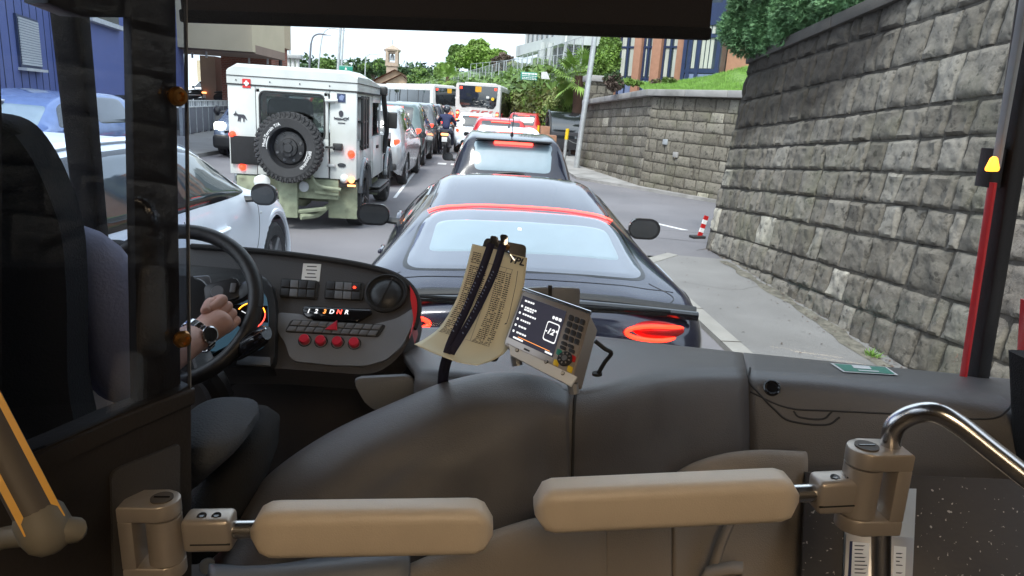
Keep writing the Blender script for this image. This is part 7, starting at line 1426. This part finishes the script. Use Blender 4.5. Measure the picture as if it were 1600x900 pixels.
# ------------------------------------------------------------------ door-side panel, metal document box
dp = Plane(PY(1255, 735, 1.30), PY(1640, 748, 1.16), PY(1255, 900, 1.185)); dpo = empty('speckled_panel', dp.hit(1420, 990), 0, 'dark speckled side panel below the right end of the dashboard', 'panel')
b = MB(); dp.poly('x', [(1258, 737), (1560, 748), (1640, 752), (1760, 756), (1760, 1500), (1230, 1500)], -.02, 0, '', None, .003, 2, b); b.build('board', 'speckle', dpo, T=Matrix.Translation(-dpo.location))
bx_ = empty('document_box', dp.hit(1370, 980), 0, 'flat metal holder with printed papers fixed behind the steel rail', 'document holder'); Tx = Matrix.Translation(-bx_.location)
def dq(name, pts, h0, h1, m, bev=0., parent=None): b = MB(); dp.poly(name, pts, h0, h1, m, None, bev, 2, b); return b.build(name, m, parent or bx_, T=Tx)
dq('back_plate', [(1322, 762), (1431, 764), (1416, 1100), (1308, 1100)], .002, .006, 'galv', .001); dq('front_plate', [(1320, 834), (1425, 841), (1415, 1100), (1308, 1100)], .010, .015, 'steel', .001)
for i, (x0, x1) in enumerate(((1330, 1356), (1394, 1413))):
    pp = dq('paper', [(x0, 847 + i * 6), (x1, 849 + i * 6), (x1 - 6, 1000), (x0 - 6, 1000)], .0155, .017, 'paper_white'); g = random.Random(i)
    for k in range(11):
        y = 852 + i * 6 + k * 6; 
        if g.random() < .2: continue
        dq('print_line', [(x0 + 3, y), (x0 + 3 + (x1 - x0 - 6) * g.uniform(.4, 1), y + .5), (x0 + 3 + (x1 - x0 - 6) * g.uniform(.4, 1), y + 2.2), (x0 + 3, y + 1.6)], .017, .0175, 'ink', parent=pp)
dq('blue_strip', [(1326, 846), (1330, 846), (1322, 1000), (1318, 1000)], .0155, .018, 'navy')

# ------------------------------------------------------------------ ticket device
DT = [PY(817, 453.5, 1.26), PY(923, 491, 1.17), PY(895, 590, 1.10), PY(787, 538, 1.19)]
U = (DT[1] - DT[0]).normalized(); dn = U.cross(DT[3] - DT[0]).normalized(); dn = dn if dn.dot(EYE - DT[0]) > 0 else -dn
DP = Plane(DT[0], DT[1], DT[3]); td = empty('ticket_device', DP.hit(850, 600, -.03), 0, 'grey on-board computer with a lit dark screen and keypad tilted on the dashboard', 'on-board computer'); Tt = Matrix.Translation(-td.location)
def tq(name, pts, h0, h1, m, bev=0., parent=None): b = MB(); DP.poly(name, pts, h0, h1, m, None, bev, 2, b); return b.build(name, m, parent or td, T=Tt)
tq('case', rounded([(817, 453.5), (923, 491), (896, 590), (787, 538)], 5), -.055, 0, 'device_case', .002); tq('front_bezel', rounded([(819, 456), (921, 493), (894, 587), (789, 537)], 5), .0, .003, 'device_case', .001); MB().tube([DP.hit(818, 453, .001), DP.hit(923, 490, .001)], .0045, 10).build('top_rim', 'chrome', td, T=Tt)
def at_(u, v): # bilinear position on the face: u 0..1 right, v 0..1 down
    A_, B_, C_, D_ = [Vector(q) for q in ((817, 453.5), (923, 491), (895, 590), (787, 538))]; p = A_.lerp(B_, u).lerp(D_.lerp(C_, u), v); return (p.x, p.y)
def rect(u0, u1, v0, v1): return [at_(u0, v0), at_(u1, v0), at_(u1, v1), at_(u0, v1)]
tq('screen', rect(.04, .68, .10, .86), .003, .0042, 'screen')
F = lambda u, v, h=.0046: Tt @ DP.frame(*at_(u, v), *at_(u + .1, v), h)
tq('box_on_screen', rounded(rect(.475, .655, .34, .66), 4), .0042, .0046, 'text_on'); tq('box_fill', rounded(rect(.485, .645, .36, .64), 3.4), .0046, .0049, 'screen'); text('screen_number', '-12°', .0150, F(.565, .50, .0053), 'text_on', td, bold=.0004)
for k, (w_, v) in enumerate(((.10, .155), (.14, .26), (.12, .30), (.18, .38), (.12, .49), (.10, .60), (.12, .71))):
    g = random.Random(k); u = .12 if k else .09
    while u < .12 + w_: l = g.uniform(.018, .035); tq('screen_text', rect(u, u + l, v, v + .028), .0042, .0047, 'text_on'); u += l + .008
    if k not in (0, 2): tq('screen_icon', rounded(rect(.065, .090, v - .006, v + .034), 1.5), .0042, .0047, 'text_on')
for u0, u1 in ((.52, .55), (.56, .60), (.61, .65)): tq('screen_icon', rounded(rect(u0, u1, .24, .29), 1.5), .0042, .0047, 'text_on')
tq('screen_rule', rect(.16, .62, .785, .793), .0042, .0046, 'text_orange'); tq('screen_text', rect(.10, .24, .81, .838), .0042, .0047, 'text_on'); tq('screen_text', rect(.56, .66, .81, .838), .0042, .0047, 'text_on'); tq('brand_mark', rect(.28, .36, .91, .94), .003, .0034, 'button_dark')
for j in range(4):
    for i in range(3): tq('key', rounded(rect(.735 + i * .083, .735 + i * .083 + .066, .13 + j * .105, .13 + j * .105 + .08), 1.6), .003, .006, 'button_dark', .0006)
for u, v in ((.735, .56), (.83, .56), (.735, .63), (.86, .62)): tq('key', rounded(rect(u, u + .085, v, v + .05), 1.6), .003, .006, 'button_dark', .0006)
for (u, v), m_ in (((.71, .70), 'sign_green'), ((.91, .70), 'signal_red'), ((.71, .87), 'yellow'), ((.91, .87), 'yellow')): tq('colour_key', rounded(rect(u, u + .07, v, v + .09), 1.6), .003, .0055, m_, .0006)
MB().lathe([(.0135, .003), (.0135, .007), (.012, .008), (.001, .008)], F(.845, .80, 0), 24).build('dial_pad', 'rubber', td); MB().lathe([(.005, .008), (.005, .010), (.001, .010)], F(.845, .80, 0), 16).build('dial_button', 'button_grey', td)
for k in range(8): a = k * math.pi / 4; MB().box((.0092 * math.cos(a), .0092 * math.sin(a), .0085), (.003, .002, .0015), Matrix.Rotation(a, 3, 'Z')).build('dial_mark', 'device_case', td, T=F(.845, .80, 0))
# foot bracket
tq('mounting_strip', [(797, 541), (799, 557), (893, 606), (903, 591)], .002, .007, 'paper_white', .001)
for x, y in ((812, 556), (857, 574), (883, 592)): MB().lathe([(.003, .009), (.004, .006)], Tt @ DP.frame(x - 2, y - 6, x + 8, y - 3), 12).build('screw', 'rubber', td)
MB().tube([DP.hit(800, 548, -.02), DP.hit(800, 560, -.03)], .010, 10).build('foot', 'steel', td, T=Tt); MB().tube([DP.hit(890, 592, -.02), DP.hit(890, 604, -.03)], .010, 10).build('foot', 'steel', td, T=Tt)
MB().tube([PY(930, 533, 1.22), PY(945, 545, 1.22), PY(955, 552, 1.23), PY(945, 566, 1.25), PY(935, 583, 1.28)], .0042, 8, k=5).build('cable', 'rubber', td, T=Tt); MB().cyl(PY(933, 582, 1.28), PY(933, 586, 1.28), .010, seg=14).build('cable_foot', 'rubber', td, T=Tt)
hb_ = empty('holder_plate', PY(860, 530, 1.42), 0, 'pair of grey plastic plates standing behind the on-board computer', 'holder'); Th = Matrix.Translation(-hb_.location)
Fh = frame_px(860, 486, 1.40)[0]; MB().prism(rounded([(-45, 38), (-5, 40), (-5, -40), (-45, -42)], 4), 7, Fh, 1.5).build('plate', 'dash_grey', hb_, T=Th); MB().prism(rounded([(1, 40), (44, 38), (44, -44), (1, -42)], 4), 7, Fh, 1.5).build('plate', 'dash_grey', hb_, T=Th); MB().prism([(-5, 42), (1, 42), (1, -60), (-5, -60)], 4, Fh).build('joint', 'black_plastic', hb_, T=Th)

# ------------------------------------------------------------------ clipboard with timetable
cbd = empty('clipboard', PY(780, 565, 1.28), 0, 'black clipboard standing on the dashboard with a metal clip', 'clipboard'); Tc = Matrix.Translation(-cbd.location)
CP = Plane(PY(757, 372, 1.36), PY(822, 384, 1.34), PY(770, 560, 1.28)); b = MB(); CP.poly('x', rounded([(758, 371), (822, 383), (818, 440), (776, 566), (700, 556)], 6), -.008, -.002, '', None, .001, 2, b); b.build('board', 'black_plastic', cbd, T=Tc)
b = MB(); CP.poly('x', rounded([(768, 370), (779, 371), (783, 392), (768, 388)], 2), .010, .016, '', None, .002, 2, b); CP.poly('x', rounded([(783, 368), (795, 369), (796, 386), (786, 392)], 3), .012, .018, '', None, .002, 2, b); b.build('clip', 'chrome', cbd, T=Tc)
MB().tube([CP.hit(788, 390, .02), CP.hit(798, 398, .024), CP.hit(806, 409, .022)], .0022, 8, k=4).build('clip_wire', 'chrome', cbd, T=Tc); MB().ball(CP.hit(795, 388, .022), .0055, 2).build('brass_ring', 'brass', cbd, T=Tc)
tt = empty('timetable_sheets', PY(720, 565, 1.2), 0, 'yellowish printed timetable sheets curling down from the clipboard', 'paper'); Tq = Matrix.Translation(-tt.location)
def paper(name, rows, m='paper'): return sheet(name, [[Tq @ PY(*q) for q in r] for r in rows], m, tt, 6, .0006)
pp1 = paper('front_sheet', [[(738, 381, 1.345), (768, 388, 1.34), (797, 396, 1.335), (824, 403, 1.33)], [(727, 425, 1.325), (757, 434, 1.32), (788, 443, 1.315), (818, 450, 1.31)], [(712, 470, 1.30), (744, 482, 1.295), (777, 492, 1.29), (808, 499, 1.285)], [(688, 510, 1.26), (724, 523, 1.25), (760, 535, 1.245), (795, 543, 1.24)], [(664, 529, 1.22), (700, 545, 1.21), (736, 557, 1.205), (772, 562, 1.20)], [(647, 538, 1.19), (683, 554, 1.18), (716, 566, 1.175), (745, 571, 1.17)]])
PT = bvh(pp1)
def marks(name, items, m, h=.0012):
    V, F = [], []; o0 = Tq @ EYE
    for q in items:
        P = []
        for x, y in q:
            d = ray(x, y).normalized(); w_ = PT.ray_cast(o0, d)
            if w_[0] is None: P = None; break
            P.append(w_[0] - d * h)
        if P: k = len(V); V += P; F.append((k, k + 1, k + 2, k + 3))
    raw(name, V, F, m, pp1, False)
def wq(u, v):   # position on the sheet, u across, v down
    L_ = [(738, 381), (727, 425), (712, 470), (688, 510), (664, 529), (647, 538)]; R_ = [(824, 403), (818, 450), (808, 499), (795, 543), (772, 562), (745, 571)]; i = min(int(v * 5), 4); t = v * 5 - i; a = Vector(L_[i]).lerp(Vector(L_[i + 1]), t); b = Vector(R_[i]).lerp(Vector(R_[i + 1]), t); p = a.lerp(b, u); return (p.x, p.y)
it, g = [], random.Random(3)
for j in range(46):
    v = .05 + j * .0135
    for u0, u1 in ((.05, .20), (.24, .27), (.30, .34), (.52, .66), (.68, .72), (.73, .76)):
        if v < .12 and u0 > .2: continue
        u = u0
        while u < u1:
            l = g.uniform(.02, .05); l = min(l, u1 - u)
            if g.random() < .9: it.append([wq(u, v), wq(u + l, v), wq(u + l, v + .006), wq(u, v + .006)])
            u += l + .008
marks('printed_table', it, 'ink'); it = [[wq(u, .10), wq(u + .004, .10), wq(u + .004, .66), wq(u, .66)] for u in (.21, .29, .36, .50, .67, .77)] + [[wq(.03, v), wq(.78, v), wq(.78, v + .002), wq(.03, v + .002)] for v in (.10, .66)]; marks('table_rules', it, 'ink')
marks('pen_line', [[wq(.86, v), wq(.868, v), wq(.868, v + .02), wq(.86, v + .02)] for v in np.arange(.10, .44, .02)] + [[wq(.84, .45), wq(.868, .44), wq(.868, .45), wq(.84, .46)]], 'ink')
pc = Plane(PY(797, 396, 1.333), PY(824, 403, 1.328), PY(790, 440, 1.313)); text('heading', 'TPL', .020, Tq @ pc.frame(807, 408, 818, 411, .004), 'ink', pp1, bold=.0006, shear=.2)
# lanyard
ly = empty('lanyard', PY(690, 600, 1.2), 0, 'dark navy printed lanyard hanging in two strands from the clip over the paper', 'lanyard'); Tl = Matrix.Translation(-ly.location)
def strand(pts, w_): 
    P = cr_path([Vector(p) for p in pts], 6); rows = []
    for i in range(len(P)):
        t = (P[min(i + 1, len(P) - 1)] - P[max(0, i - 1)]); t.z = 0; n = Vector((-t.y, t.x, 0)).normalized(); rows.append([PY(*(P[i].xy + n.xy * w_ * q), P[i].z) for q in (-.5, .5)])
    V = [Tl @ p for r in rows for p in r]; F = [(2 * i, 2 * i + 1, 2 * i + 3, 2 * i + 2) for i in range(len(rows) - 1)]; o = raw('strand', V, F, 'lanyard', ly); md = o.modifiers.new('t', 'SOLIDIFY'); md.thickness = .0012; return o
strand([(768, 380, 1.30), (752, 425, 1.285), (730, 480, 1.255), (706, 530, 1.21), (696, 560, 1.20), (690, 590, 1.30), (690, 640, 1.42)], 12); strand([(786, 382, 1.30), (770, 430, 1.28), (744, 485, 1.25), (718, 530, 1.205), (703, 556, 1.20), (695, 588, 1.29), (693, 640, 1.41)], 12)
lq = MB(); it = []
for k in range(22):
    t = k / 22; a = Vector((756 - 50 * t, 412 + 110 * t, 0)); b = Vector((773 - 52 * t, 420 + 105 * t, 0))
    for p, Yd in ((a, 1.285 - .075 * t), (b, 1.28 - .075 * t)):
        if (k * 7) % 5 == 0: continue
        q = PY(p.x, p.y, Yd); lq.box(Tl @ (q + (EYE - q).normalized() * .004), (.0035, .0006, .0022), Matrix.Rotation(R(60), 3, 'Y'))
lq.build('printed_letters', 'panel_blue', ly)
